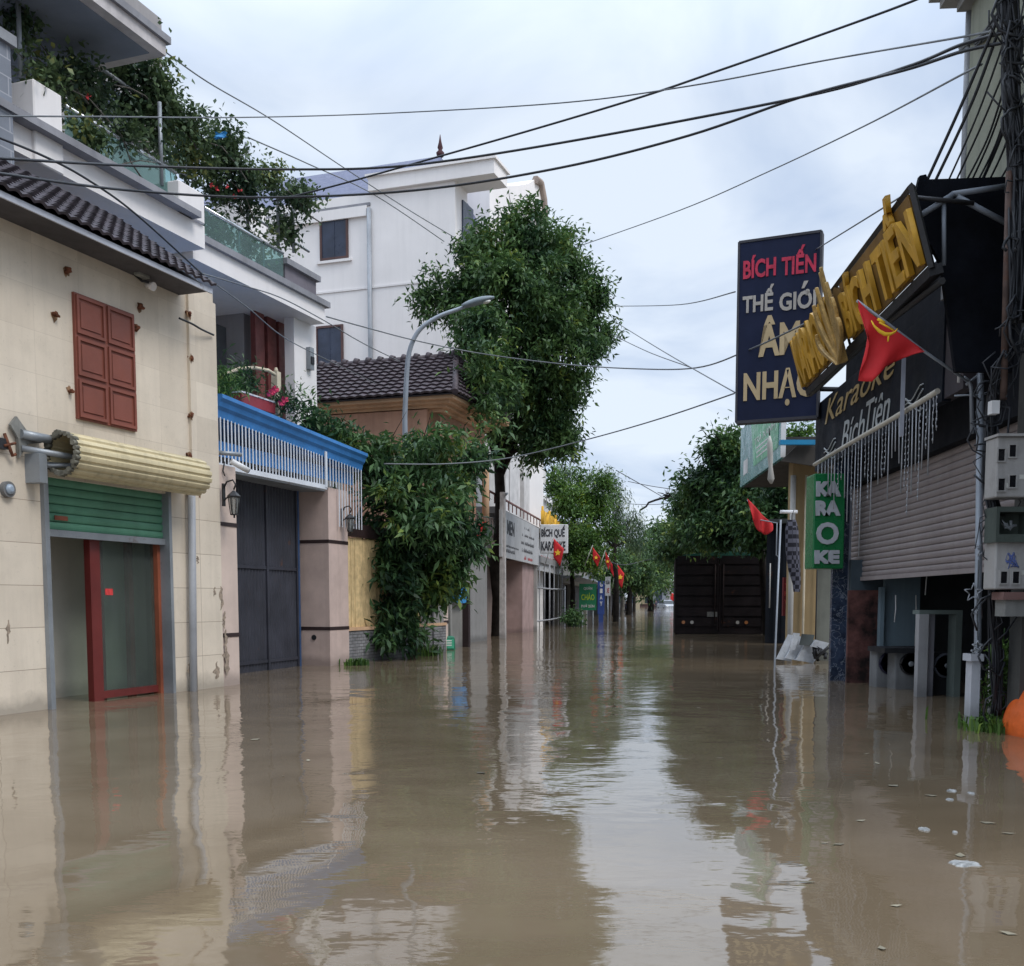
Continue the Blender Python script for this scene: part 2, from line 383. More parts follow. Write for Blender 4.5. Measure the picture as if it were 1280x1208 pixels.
# ================================================================ SETTING
def watermat():
    m = bpy.data.materials.new('flood_water'); m.use_nodes = True; nt = m.node_tree; nt.nodes.clear(); L = nt.links.new
    o = _n(nt, 'ShaderNodeOutputMaterial'); p = _n(nt, 'ShaderNodeBsdfPrincipled'); L(p.outputs[0], o.inputs[0])
    g = _n(nt, 'ShaderNodeNewGeometry')
    def noise(scale, det, dist=0, st=(1, 1, 1), ty='FBM'):
        mp = _n(nt, 'ShaderNodeMapping'); mp.inputs['Scale'].default_value = st; L(g.outputs['Position'], mp.inputs[0])
        n = _n(nt, 'ShaderNodeTexNoise'); n.inputs['Scale'].default_value = scale; n.inputs['Detail'].default_value = det; n.inputs['Distortion'].default_value = dist; L(mp.outputs[0], n.inputs[0]); return n.outputs[0]
    def ma(op, a, b, c=None):
        x = _n(nt, 'ShaderNodeMath', operation=op)
        for i, q in enumerate((a, b, c)):
            if q is None: continue
            if isinstance(q, (int, float)): x.inputs[i].default_value = q
            else: L(q, x.inputs[i])
        return x.outputs[0]
    mx = _n(nt, 'ShaderNodeMix', data_type='RGBA'); mx.inputs[6].default_value = (.155, .116, .074, 1); mx.inputs[7].default_value = (.190, .145, .096, 1)
    rr_ = _n(nt, 'ShaderNodeMapRange'); L(noise(.5, 6, 2.2), rr_.inputs[0]); rr_.inputs[1].default_value = .4; rr_.inputs[2].default_value = .62; L(rr_.outputs[0], mx.inputs[0]); L(mx.outputs[2], p.inputs['Base Color'])
    p.inputs['Roughness'].default_value = .035; p.inputs['IOR'].default_value = WATER_IOR
    # heights in metres: slow swell, short ripples, patches where the wind ruffles it
    swell = ma('MULTIPLY', noise(.9, 2, .6, (1, .8, 1)), .017)
    rip = noise(4.2, 2, .3, (.8, 1.2, 1)); fine = noise(13, 2, .2, (.7, 1.3, 1))
    pr = _n(nt, 'ShaderNodeMapRange'); L(noise(.22, 3, .8), pr.inputs[0]); pr.inputs[1].default_value = .42; pr.inputs[2].default_value = .62; pr.inputs[3].default_value = .25; pr.inputs[4].default_value = 1.25
    sp = _n(nt, 'ShaderNodeSeparateXYZ'); L(g.outputs['Position'], sp.inputs[0])
    far = _n(nt, 'ShaderNodeMapRange'); L(sp.outputs[1], far.inputs[0]); far.inputs[1].default_value = 5; far.inputs[2].default_value = 14; far.inputs[3].default_value = .45; far.inputs[4].default_value = 1.3
    k = ma('MULTIPLY', pr.outputs[0], far.outputs[0])
    h = ma('MULTIPLY_ADD', ma('MULTIPLY', rip, .0062), k, swell); h = ma('MULTIPLY_ADD', ma('MULTIPLY', fine, .0016), k, h)
    bp = _n(nt, 'ShaderNodeBump'); bp.inputs['Strength'].default_value = 1; bp.inputs['Distance'].default_value = 1; L(h, bp.inputs['Height']); L(bp.outputs[0], p.inputs['Normal'])
    return m
WATER_IOR = 2.15
mb = MB(); mb.quad([(-3000, -3000, 0), (3000, -3000, 0), (3000, 3000, 0), (-3000, 3000, 0)])
setp(mb.build('water', watermat()), kind='structure')
mb = MB(); mb.quad([(-3000, -3000, -.95), (3000, -3000, -.95), (3000, 3000, -.95), (-3000, 3000, -.95)])
setp(mb.build('road', mat('road_mud', (.09, .075, .055))), kind='structure')

# ---- common materials
M_beige = mat('beige_tiled_plaster', (.66, .58, .475), fade=(2.2, 3.0, .3), var=.09, vs=.9, streak=.2, tile=(.62, .414, .0035, (.27, .21, .16)), wet=.75, speck=.2, bump=.15, grime=.12)
M_cream = mat('cream_plaster', (.60, .51, .40), var=.08, streak=.2, wet=.6)
M_white = mat('white_render', (.76, .73, .72), var=.05, vs=.6, streak=.12, bump=.1)
M_white2 = mat('white_render_lilac', (.80, .765, .75), var=.05, vs=.5, streak=.1, bump=.1)
M_pink = mat('pinkish_stone', (.50, .385, .34), var=.10, vs=2.5, streak=.2, wet=.7, speck=.1)
M_pinkl = mat('pinkish_stone_pale', (.56, .45, .39), var=.08, vs=2.5, streak=.15, wet=.7)
M_brown = mat('brown_shutter_paint', (.20, .062, .042), rough=.6, var=.15, bump=.1)
M_redwood = mat('red_door_paint', (.13, .020, .017), rough=.45, var=.25, bump=.1)
M_redw2 = mat('faded_red_paint', (.24, .070, .036), rough=.5, var=.3)
M_green = mat('green_roller_paint', (.095, .255, .165), rough=.55, var=.15, streak=.3)
M_steel = mat('grey_galvanised', (.25, .27, .29), rough=.5, metal=.4, var=.2, rust=.3)
M_pole = mat('galvanised_pole', (.25, .275, .31), rough=.5, metal=.3, var=.12)
M_creamm = mat('cream_roller_box', (.56, .48, .30), rough=.6, var=.12, streak=.6, grime=.25)
M_dark = mat('black_iron', (.02, .02, .022), rough=.5, var=.3)
M_rust = mat('rusty_iron', (.13, .045, .022), rough=.9, var=.5, vs=12)
M_cement = mat('old_cement', (.24, .235, .22), grime=.5, var=.2, wet=.6)
M_grey = mat('grey_render', (.23, .225, .22), grime=.3, var=.12, wet=.7)
M_greyblk = mat('grey_block', (.21, .23, .27), tile=(.4, .2, .008, (.33, .34, .37)), var=.12)
M_tile = mat('dark_roof_tile', (.045, .036, .044), rough=.65, var=.4, vs=5, bump=.3)
M_tileb = mat('brown_roof_tile', (.050, .036, .042), rough=.6, var=.35, vs=5, bump=.3)
M_blue = mat('blue_painted_metal', (.045, .20, .50), rough=.5, var=.15, streak=.35)
M_whitem = mat('pale_slat_paint', (.62, .65, .70), rough=.45, var=.1, streak=.3)
M_gate = mat('dark_gate_steel', (.040, .042, .056), rough=.5, var=.25, streak=.4, metal=.1, rust=.15)
M_band = mat('dark_band_stone', (.03, .018, .018), rough=.5)
M_orange = mat('ochre_cornice_paint', (.56, .36, .22), var=.12, streak=.3)
M_rose = mat('dull_rose_render', (.38, .215, .145), var=.15, streak=.4)
M_bark = mat('dark_bark', (.018, .015, .013), spec=.1, var=.4, vs=6, bump=.8, bs=25)
M_barkl = mat('grey_bark', (.11, .10, .085), var=.4, vs=6, bump=.8, bs=25)
M_winblue = mat('dark_louvre', (.035, .045, .075), rough=.35, var=.25)
M_winfr = mat('brown_window_frame', (.09, .045, .04), rough=.5)
M_black = mat('black_and_shade', (.012, .013, .016), rough=.6)  # plain black for dark parts, also standing for shade in openings
M_wire = mat('wire_black', (.018, .02, .025), rough=.5, bump=0)
M_wireg = mat('wire_grey', (.13, .14, .15), rough=.6, bump=0)
M_room = mat('room_plaster', (.62, .57, .50), var=.08, grime=.15, wet=.5)
M_foam = mat('dirty_foam', (.27, .275, .27), var=.45, vs=40, bump=.6)
M_bluegray = mat('purple_grey_slate', (.095, .105, .175), rough=.6, var=.12, vs=3)
LM_dark = leafmat('leaf_dark', (.020, .055, .024), (.105, .19, .055))
LM_mid = leafmat('leaf_mid', (.018, .050, .024), (.090, .175, .055))
LM_lite = leafmat('leaf_light', (.030, .075, .020), (.115, .215, .040))
LM_vine = leafmat('leaf_vine', (.026, .055, .032), (.12, .18, .075))

# ================================================================ BEIGE HOUSE (left, near)
p = wat(60, 887); A = Frame(p.x, p.y, 1100)
sL, sR = A.s_(-420), A.s_(271, 600)
c0, c1 = A.s_(53, 700), A.s_(212.5, 700)
ZE = A.z_(0, 247, .45); zop = 2.33; zsh = A.z_(57, 661)
bh = thing('beige_house', 'cream tiled house with dark roof and a half open green roller door', 'house', A.P(c0, 0, 0))
mb = MB(); mb.wall(A, sL, sR, -.95, ZE+.25, -.22, 0, [(c0, c1, -.95, zop)])
mb.build('wall', M_beige, bh)
mb = MB(); mb.box(A, sR-.02, sR, -6, -.22, -.95, ZE+.3); mb.box(A, sL, sL+.1, -6, -.22, -.95, ZE+.3); mb.box(A, sL, sR, -6.1, -6, -.95, ZE+.3)
mb.build('side_wall', M_cream, bh)
# corner pilaster
mb = MB(); mb.box(A, A.s_(238, 600), sR+.004, 0, .035, -.95, ZE+.1); mb.build('pilaster', M_beige, bh)
# room
mb = MB(); q0, q1 = c0-.9, c1+.7
mb.box(A, q0, q1, -4.1, -4, -.95, 2.8); mb.box(A, q0-.1, q0, -4, -.23, -.95, 2.8); mb.box(A, q1, q1+.1, -4, -.23, -.95, 2.8); mb.box(A, q0, q1, -4, -.23, 2.5, 2.6)
mb.build('room', M_room, bh)
mb = MB(); mb.box(A, c0-.8, c1+.6, -.95, -.85, -.95, 2.5); mb.build('daylight_partition', M_room, bh)  # partition added close behind the opening to catch more daylight
# jambs
mb = MB(); mb.box(A, c0-.0, c0+.06, -.1, .05, -.95, zop+.12); mb.build('guide_rail', M_steel, bh)
mb = MB(); mb.box(A, c1-.05, c1, -.1, .04, -.95, zop+.05); mb.build('guide_rail', M_steel, bh)
mb = MB(); slats(mb, A, c0+.055, c1-.045, zsh, zop+.1, -.06, .085, .012); rs = mb.build('roller_shutter', M_green, bh)
mb = MB(); mb.box(A, c0+.06, c1-.05, -.085, -.02, zsh-.07, zsh); mb.build('bottom_bar', M_steel, rs)
mb = MB(); mb.box(A, A.s_(72, 648), A.s_(88, 648), -.04, -.033, zsh+.10, zsh+.145); mb.build('sticker', M_redw2, rs)
# sliding door
dz = zsh+.1; r0, r1 = A.s_(111, 770, -.16), A.s_(199, 770, -.16)
dr = MB(); dr.box(A, r0, r0+.15, -.2, -.12, -.9, dz); dr.box(A, r0+.19, r0+.26, -.25, -.18, -.9, dz)
fr = dr.build('door_leaf', M_redwood, bh)
dr = MB(); dr.box(A, r0+.155, r1-.085, -.19, -.13, .02, .10); dr.build('bottom_rail', M_redwood, fr)
dr = MB(); dr.box(A, r1-.08, r1+.03, -.2, -.1, -.9, dz); dr.build('door_frame', M_redw2, bh)
dr = MB(); dr.box(A, r1-.38, r1-.30, -.33, -.27, -.9, dz); dr.build('rear_stile', M_redwood, fr)
dr = MB(); dr.box(A, r0+.15, r1-.08, -.166, -.158, .1, dz); dr.build('pane', glassmat('door_glass', (.66, .74, .70), .06), fr)
dr = MB(); a_ = A.s_(132, 740, -.15); z_ = A.z_(132, 744, -.15); dr.box(A, a_, a_+.12, -.157, -.154, z_, z_+.07); dr.build('door_sticker', mat('red_sticker', (.6, .05, .05), var=.3, vs=30), fr)
# cream roller drum
dc0, dc1 = A.s_(78, 565, .26), A.s_(246, 592, .26); zc = A.z_(78, 567, .26); rd = .205
mb = MB(); K = 16; prof = []
for i in range(K*6):
    a = 2*math.pi*i/(K*6); prof.append((a, rd+(.010 if (i % 6) in (1, 2, 3, 4) else -.008)))
for r_, (a0_, a1_) in ((1, (dc0, dc1)),):
    for i in range(len(prof)):
        a, ra = prof[i]; b, rb = prof[(i+1) % len(prof)]
        mb.quad([A.P(a0_, .26+ra*math.cos(a), zc+ra*math.sin(a)), A.P(a1_, .26+ra*math.cos(a), zc+ra*math.sin(a)), A.P(a1_, .26+rb*math.cos(b), zc+rb*math.sin(b)), A.P(a0_, .26+rb*math.cos(b), zc+rb*math.sin(b))])
        mb.quad([A.P(a0_, .26+(ra-.012)*math.cos(a), zc+(ra-.012)*math.sin(a)), A.P(a0_+.5, .26+(ra-.03)*math.cos(a), zc+(ra-.03)*math.sin(a)), A.P(a0_+.5, .26+(rb-.03)*math.cos(b), zc+(rb-.03)*math.sin(b)), A.P(a0_, .26+(rb-.012)*math.cos(b), zc+(rb-.012)*math.sin(b))])
        mb.quad([A.P(a1_, .26, zc), A.P(a1_, .26+ra*math.cos(a), zc+ra*math.sin(a)), A.P(a1_, .26+rb*math.cos(b), zc+rb*math.sin(b))])
drum = mb.build('roller_drum', M_creamm, bh, merge=True)
rn = random.Random(4)
mb = MB()
for i in range(26):
    a = 2*math.pi*i/26; c = A.P(dc0-.01+rn.uniform(-.02, .02), .26+(rd-.01)*math.cos(a), zc+(rd-.01)*math.sin(a))
    mb.tube([c-A.d*.03, c+A.d*.03], rn.uniform(.022, .036), 5)
mb.build('coil_edge', mat('worn_coil', (.13, .125, .10), var=.5, vs=14), drum)
mb = MB(); mb.tube([A.P(dc0-.30, .05, zc+.02), A.P(dc0-.05, .22, zc-.01), A.P(dc0+.45, .26, zc-.02)], .03); mb.tube([A.P(dc0-.16, .08, zc-.12), A.P(dc0+.3, .30, zc-.09)], .028, 4)
mb.box(A, dc0-.22, dc0-.12, 0, .18, zc-.3, zc-.02)
mb.build('axle_bracket', M_steel, drum)
mb = MB(); mb.tube([A.P(dc0+.44, .26, zc), A.P(dc0+.5, .26, zc)], .19, 20); mb.build('hollow_shade', M_black, drum)  # black disc standing for the shaded hollow of the open drum end
# torn flashing and pipe to the left of the drum
zz = A.z_(18, 535, .03)
mb = MB(); mb.prism(A, [(A.s_(8, 530), zz+.02), (A.s_(16, 522), zz+.11), (A.s_(30, 540), zz-.02), (A.s_(48, 540), zz-.03), (A.s_(47, 549), zz-.10), (A.s_(30, 549), zz-.13), (A.s_(19, 566), zz-.28), (A.s_(18, 545), zz-.1)], .02, .05); mb.build('torn_flashing', mat('grey_sheet', (.20, .20, .185), var=.3, vs=9, grime=.5), bh)
mb = MB(); mb.tube([A.P(A.s_(20, 540), .06, zz-.05), A.P(dc0-.02, .12, zc+.14)], .045); mb.build('conduit', M_steel, bh)
# drain pipe
mb = MB(); mb.tube([A.P(A.s_(233, 612), .075, A.z_(233, 600)), A.P(A.s_(234, 860), .075, -.9)], .045, 10); mb.build('drain_pipe', mat('pvc_grey', (.30, .31, .33), rough=.5, var=.15, streak=.4), bh)
# wooden window shutter
w0, w1 = A.s_(94, 450, .02), A.s_(168.5, 465, .02); wz0, wz1 = A.z_(100, 524, .02), A.z_(92, 365, .02)
mb = MB(); mb.box(A, w0, w1, 0, .03, wz0, wz1); sh = mb.build('window_shutter', M_brown, bh)
for i in range(2):
    for j in range(3):
        wd = (w1-w0)/2; hh = (wz1-wz0)/3; a0_ = w0+i*wd+.05; z0_ = wz0+j*hh+.05
        mb = MB(); mb.wall(A, a0_-.03, a0_+wd-.07, z0_-.03, z0_+hh-.07, .0305, .05, [(a0_, a0_+wd-.10, z0_, z0_+hh-.10)])
        mb.box(A, a0_+.03, a0_+wd-.13, .0305, .04, z0_+.03, z0_+hh-.13)
        bevel(mb.build('shutter_panel', M_brown, sh), .004, 1)
# roof: fascia, tiles, eave soffit
oh = .45; e0, e1 = sL-.2, A.s_(264, 362, .45)
mb = MB(); mb.box(A, e0, e1, oh, oh+.02, ZE+.0, ZE+.055); mb.build('fascia', mat('pale_metal_fascia', (.42, .44, .50), rough=.4, var=.15, rust=.3), bh)
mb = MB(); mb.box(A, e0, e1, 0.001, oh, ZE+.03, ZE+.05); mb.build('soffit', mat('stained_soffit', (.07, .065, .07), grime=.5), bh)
sl = R(34); ln = 1.7; U = A.P(e1, 0, 0)-A.P(e0, 0, 0); V = A.n*(-ln*math.cos(sl))+UP*(ln*math.sin(sl))
mb = MB(); tile_roof(mb, A.P(e0, oh+.05, ZE+.065), U, V, int((e1-e0)/.145), 12, rise=.026, lap=.03); mb.build('roof', M_tile, bh)
mb = MB(); k0 = A.P(e0, oh+.0, ZE+.045); mb.faces([k0, k0+U, k0+U+V, k0+V, k0+V*2-UP*2*(ln*math.sin(sl)), k0+U+V*2-UP*2*(ln*math.sin(sl))], [(0, 1, 2, 3), (3, 2, 5, 4), (1, 5, 2), (0, 3, 4)])
mb.build('roof_deck', mat('roof_deck', (.04, .035, .04)), bh)
# rusted bolts with torn plaster
for u, v in ((71, 393), (90, 487), (86, 338), (171, 410), (239, 447), (239, 519), (177, 383), (237, 570), (238, 615), (249, 615), (236, 392)):
    mb = MB(); s_, z_ = A.hit(u, v, .035)
    for _ in range(5):
        mb.tube([A.P(s_+rn.uniform(-.03, .03), .0, z_+rn.uniform(-.03, .03)), A.P(s_+rn.uniform(-.02, .02), .055, z_+rn.uniform(-.03, .02))], rn.uniform(.008, .02), 5)
    mb.build('rusty_anchor', M_rust, bh)
    mb = MB(); ring = []
    for k in range(11): a_ = 2*math.pi*k/11; r_ = rn.uniform(.018, .05); ring.append((s_+r_*math.cos(a_), z_+r_*math.sin(a_)*(1.0 if math.sin(a_) > 0 else 1.8)))
    mb.prism(A, ring, .0355 if u > 225 else .001, .038 if u > 225 else .003); mb.build('rust_stain', mat('rust_stain', (.24, .14, .075), var=.5, vs=25), bh)
for (u0, v0, h_, w_) in ((277, 748, 30, 2.5), (280, 775, 22, 2), (282, 800, 26, 4), (283, 828, 34, 5), (271, 838, 22, 4), (268, 740, 12, 2), (247, 700, 10, 2), (66, 790, 16, 2), (14, 790, 30, 3), (238, 836, 20, 3)):
    mb = MB(); ring = []; L1, R1 = [], []
    for k in range(9):
        v_ = v0-h_/2+h_*k/8; ww = w_*(.25+rn.random())*math.sin(math.pi*(k+.5)/9); cu = u0+rn.uniform(-1, 1)*1.2
        L1.append(A.hit(cu-ww, v_, .036)); R1.append(A.hit(cu+ww, v_, .036))
    mb.prism(A, L1+R1[::-1], .0355 if u0 > 225 else .001, .0375 if u0 > 225 else .003); mb.build('peeled_patch', mat('bare_cement_patch', (.27, .215, .165), var=.4, vs=20), bh)
def fixture(name, label, cat, F, u, v, n, build, group=None):
    s_, z_ = F.hit(u, v, n); t = thing(name, label, cat, F.P(s_, n, z_), group); build(t, F, s_, n, z_); return t
def b_flood(t, F, s, n, z):
    mb = MB(); mb.box(F, s-.09, s+.09, n+.06, n+.14, z-.06, z+.07); bevel(mb.build('lamp_housing', mat('old_lamp_grey', (.22, .22, .2), grime=.4), t), .012)
    mb = MB(); mb.tube([F.P(s, n, z-.02), F.P(s, n+.1, z-.1), F.P(s+.06, n+.14, z-.1)], .014); mb.build('bracket', M_dark, t)
    mb = MB(); mb.tube([F.P(s+.13, n+.05, z-.10), F.P(s+.13, n+.15, z-.13)], [.03, .05], 10); mb.build('bulb', M_white, t)
fixture('floodlight', 'small grimy floodlight tucked under the dark tiled eave', 'lamp', A, 168, 341, .01, b_flood)
def b_round(t, F, s, n, z):
    mb = MB(); mb.tube([F.P(s, n, z), F.P(s, n+.05, z)], .075, 18, sm=False); mb.build('rim', mat('grey_rim', (.13, .13, .13)), t)
    mb = MB(); mb.tube([F.P(s, n+.05, z), F.P(s, n+.065, z), F.P(s, n+.085, z)], [.052, .048, .02], 16); mb.build('lens', mat('bluish_lens', (.25, .30, .36), rough=.2), t)
fixture('wall_light', 'small round grey bulkhead light on the cream tiles left of the green roller door', 'lamp', A, 7, 612, .0, b_round)
def b_hook(t, F, s, n, z):
    mb = MB(); mb.box(F, s-.25, s+.0, n, n+.05, z-.05, z+.05); mb.build('plate', M_dark, t)
    mb = MB(); mb.tube([F.P(s-.02, n+.03, z+.1), F.P(s+.01, n+.06, z-.04), F.P(s+.05, n+.05, z-.1), F.P(s+.08, n+.06, z-.08)], .016, 6); mb.tube([F.P(s-.05, n+.05, z-.02), F.P(s+.07, n+.07, z+.02)], .014, 6); mb.build('hook', M_rust, t)
fixture('iron_fitting', 'rusty black iron fitting on the cream wall at the picture edge', 'fitting', A, 5, 556, .0, b_hook)

# ---- grey block wall, top left
B0 = Frame(*A.P(0, -1.6, 0).to_2d(), 1100)
mb = MB(); e = B0.s_(15, 120); mb.box(B0, B0.s_(-420), e, -.2, 0, 4.2, B0.z_(12, 58)); bw = thing('block_wall', 'grey concrete block wall behind the beige house roof at top left', 'wall', B0.P(e, 0, 4.2))
mb.build('masonry', M_greyblk, bw)
mb = MB(); z9 = B0.z_(12, 58); mb.box(B0, B0.s_(-420), e+.05, -.25, .05, z9, z9+.12); mb.build('coping', mat('grey_coping', (.26, .27, .29), streak=.3), bw)

# ================================================================ GATE, PILLARS, CANOPY
p = wat(413, 833); G = Frame(p.x, p.y, 1095)
def lantern(t, F, s, n, z):
    mb = MB(); mb.tube([F.P(s, n, z+.2), F.P(s, n+.06, z+.30), F.P(s, n+.15, z+.32), F.P(s, n+.19, z+.26), F.P(s, n+.16, z+.2)], .011, 6); mb.tube([F.P(s, n, z+.05), F.P(s, n+.05, z+.1), F.P(s, n+.15, z+.13)], .01, 6); mb.box(F, s-.025, s+.025, n, n+.02, z, z+.28); mb.build('bracket', M_dark, t)
    c = (s, n+.16)
    mb = MB()
    for k in range(6):
        a, b = 2*math.pi*k/6, 2*math.pi*(k+1)/6
        for (ra, za, rb, zb) in ((.012, z+.19, .085, z+.12), (.085, z+.12, .075, z+.10)):
            mb.quad([F.P(c[0]+ra*math.cos(a), c[1]+ra*math.sin(a), za), F.P(c[0]+rb*math.cos(a), c[1]+rb*math.sin(a), zb), F.P(c[0]+rb*math.cos(b), c[1]+rb*math.sin(b), zb), F.P(c[0]+ra*math.cos(b), c[1]+ra*math.sin(b), za)])
        mb.tube([F.P(c[0]+.07*math.cos(a), c[1]+.07*math.sin(a), z+.11), F.P(c[0]+.045*math.cos(a), c[1]+.045*math.sin(a), z-.10)], .006, 4)
    mb.tube([F.P(*c, z-.10), F.P(*c, z-.115)], .05, 6); mb.tube([F.P(*c, z-.115), F.P(*c, z-.15)], .012, 6); mb.build('cage', M_dark, t)
    mb = MB(); mb.tube([F.P(*c, z-.095), F.P(*c, z+.10)], [.038, .062], 6, sm=False); mb.build('pane', glassmat('lantern_glass', (.7, .72, .7), .35), t)
fixture('wall_lantern', 'black carriage lantern on the pink pillar beside the beige house corner', 'lantern', A, 279, 633, .06, lantern, 'wall lanterns by the gate')
# left gate pillar
gl0, gl1 = A.s_(272, 700)+.03, A.s_(296, 720); zt = A.z_(285, 588)
gp = thing('gate_pillar', 'narrow pink stone gate pillar against the cracked corner of the beige house', 'pillar', A.P(gl0, 0, 0), 'gate pillars')
mb = MB(); mb.box(A, gl0, gl1, -.5, .012, -.95, zt+.05); mb.build('shaft', M_pinkl, gp)
for v in (656, 794):
    z_ = A.z_(285, v); mb = MB(); mb.box(A, gl0+.004, gl1+.006, -.5, .02, z_-.025, z_+.025); mb.build('band', M_band, gp)
# right gate pillar
g0, g1 = 0.0, G.s_(435, 700); zp = G.z_(413, 610)
gp2 = thing('gate_pillar', 'wide pink stone gate pillar with dark bands standing between the steel gate and the yellow screen', 'pillar', G.P(0, 0, 0), 'gate pillars')
mb = MB(); mb.box(G, g0, g1, -.58, 0, -.95, zp+.0); mb.build('shaft', M_pink, gp2)
for v in (677, 786):
    z_ = G.z_(413, v); mb = MB(); mb.box(G, g0-.006, g1+.006, -.586, .006, z_-.028, z_+.028); mb.build('band', M_band, gp2)
e_ = (G.P(0, -.30, 0)); z_ = G.z_(413, 792)-.07
mb = MB(); mb.tube([G.P(-.012, -.30, z_), G.P(.02, -.30, z_)], .045, 14); mb.build('port', M_black, gp2)
fixture('wall_lantern', 'black carriage lantern on the wide pink pillar under the end of the blue canopy', 'lantern', G, 427, 657, .0, lantern, 'wall lanterns by the gate')
# gate leaf
pa, pb = wat(292, 843), wat(373, 833); GG = Frame(pa.x, pa.y, d=(pb.x-pa.x, pb.y-pa.y)); gw = (pb-pa).length; gz = GG.z_(372, 616)
gt = thing('sliding_gate', 'tall dark steel gate with vertical ribs, closed between two pink pillars', 'gate', GG.P(gw/2, 0, 0))
mb = MB(); k = 22; pts = []
for i in range(k*4+1):
    t = i/(k*4); pts.append((t*gw, .018 if i % 4 in (1, 2) else -.006))
for (a, b) in zip(pts[:-1], pts[1:]):
    mb.quad([GG.P(a[0], a[1], -.9), GG.P(b[0], b[1], -.9), GG.P(b[0], b[1], gz+.25), GG.P(a[0], a[1], gz+.25)])
mb.build('ribbed_panel', M_gate, gt)
for a in (0.0, gw*.48, gw-.07):
    mb = MB(); mb.box(GG, a, a+.06, -.03, .045, -.9, gz+.25); mb.build('upright', M_gate, gt)
for z_ in (.12, gz*.55): mb = MB(); mb.box(GG, 0, gw, .02, .034, z_, z_+.05); mb.build('cross_rail', M_gate, gt)
mb = MB(); mb.box(GG, gw-.03, gw+.02, -.05, .05, -.9, gz+.3); mb.build('gate_post', mat('navy_post', (.03, .07, .16), rough=.5), gt)
# canopy: blue roof edge with hanging pale slats
b0, b1 = G.s_(266, 560), G.s_(457, 560, .0); zr = G.z_(420, 611, .05); zb0 = G.z_(275, 513, .05)
cn = thing('gate_canopy', 'blue edged canopy with a curtain of pale vertical slats above the gate', 'canopy', G.P(0, 0, zr))
zl = (G.z_(271, 494, .17)+G.z_(455, 563, .17))/2-.29; 0
bR = G.s_(452, 560, .05)
mb = MB(); mb.prism(Frame(*G.P(b0, 0, 0).to_2d(), d=G.n), [(.02, zl), (.05, zl), (.07, zl+.10), (.11, zl+.14), (.13, zl+.2), (.17, zl+.24), (.17, zl+.29), (-2.2, zl+.45), (-2.2, zl+.38), (.0, zl+.14)], 0, -(bR-b0)+.0)
def dzc(a): return .12-.24*(a-b0)/(bR-b0)
mb.v = [(x, y, z+dzc((Vector((x, y, 0))-G.o).dot(G.d))) for (x, y, z) in mb.v]
mb.build('roof_edge', M_blue, cn)
mb = MB(); mb.box(G, b0, bR, -.9, .0, zl-.02, zl+.01)
mb.v = [(x, y, z+dzc((Vector((x, y, 0))-G.o).dot(G.d))) for (x, y, z) in mb.v]
mb.build('lining', M_blue, cn)
nsl = 34
aP = G.s_(404.5, 560, .05)
mb = MB()
for i in range(nsl):
    a = b0+(aP-b0)*(i+.2)/nsl; mb.box(G, a, a+.024, .045, .053, zr+.02, zl+.04+dzc(a))
for i in range(14):
    a = aP+.09+i*.098; lowz = zr+.02 if i < 4 else zr-.62
    if a+.03 < bR: mb.box(G, a, a+.022, .045, .053, lowz, zl+.04+dzc(a))
mb.build('slat_curtain', M_whitem, cn)
mb = MB(); mb.box(G, b0, aP+.05, .02, .075, zr-.05, zr+.02); mb.build('bottom_rail', M_whitem, cn)
mb = MB(); mb.box(G, aP-.005, aP+.05, .065, .085, zr-.02, zl+.04); mb.build('post', M_whitem, cn)
mb = MB(); mb.box(G, b0, bR, -.16, -.13, zl-.36, zl-.03+dzc(bR)); mb.build('back_panel', M_blue, cn)
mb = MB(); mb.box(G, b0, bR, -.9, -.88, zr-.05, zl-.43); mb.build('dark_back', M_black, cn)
mb = MB(); mb.box(G, b0, g0, -.58, -.05, zr-.06, zr-.02); mb.build('inner_beam', M_steel, cn)
# cctv
def b_cctv(t, F, s, n, z):
    mb = MB(); mb.tube([F.P(s-.05, n, z+.1), F.P(s+.05, n+.10, z+.10), F.P(s+.2, n+.16, z+.10)], .028, 8); mb.build('mount_pipe', M_steel, t)
    mb = MB(); a, b = F.P(s+.02, n+.14, z-.0), F.P(s+.21, n+.26, z-.10); mb.tube([a, b], .038, 12); mb.build('camera_body', mat('cctv_white', (.62, .62, .62), rough=.4), t)
    mb = MB(); mb.tube([b, b+(b-a)*.04], .032, 12); mb.build('lens', M_black, t)
    mb = MB(); mb.tube([F.P(s+.05, n+.02, z-.0), F.P(s+.0, n+.03, z-.12), F.P(s+.02, n+.04, z-.18)], .01, 6); mb.build('cable', M_dark, t)
fixture('security_camera', 'white bullet security camera beside the blue canopy slats', 'camera', A, 276, 577, .0, b_cctv)
# low fence right of the pillar: dark frame, yellow screen, stone base
f0, f1 = g1, G.s_(560, 750)
fn = thing('garden_fence', 'yellow reed fence on a grey stone base, half hidden by the bush', 'fence', G.P(g1, 0, 0))
zs = G.z_(440, 786)
mb = MB(); mb.box(G, f0, f1, -.25, -.05, -.95, zs-.04); mb.build('stone_base', mat('stone_cladding', (.22, .22, .23), tile=(.16, .055, .006, (.05, .05, .05)), var=.3, vs=5, wet=.6, bump=.6), fn)
mb = MB(); mb.box(G, f0, f1, -.27, -.03, zs-.04, zs+.015); mb.build('sill', M_orange, fn)
ztop = G.z_(440, 668)
mb = MB(); mb.box(G, f0+.002, f0+.12, -.2, -.08, zs+.015, ztop+.2); mb.build('post', M_band, fn)
mb = MB(); mb.box(G, f0+.12, f1, -.2, -.08, ztop-.02, ztop+.2); mb.build('top_rail', M_band, fn)
mb = MB(); a = f0+.13
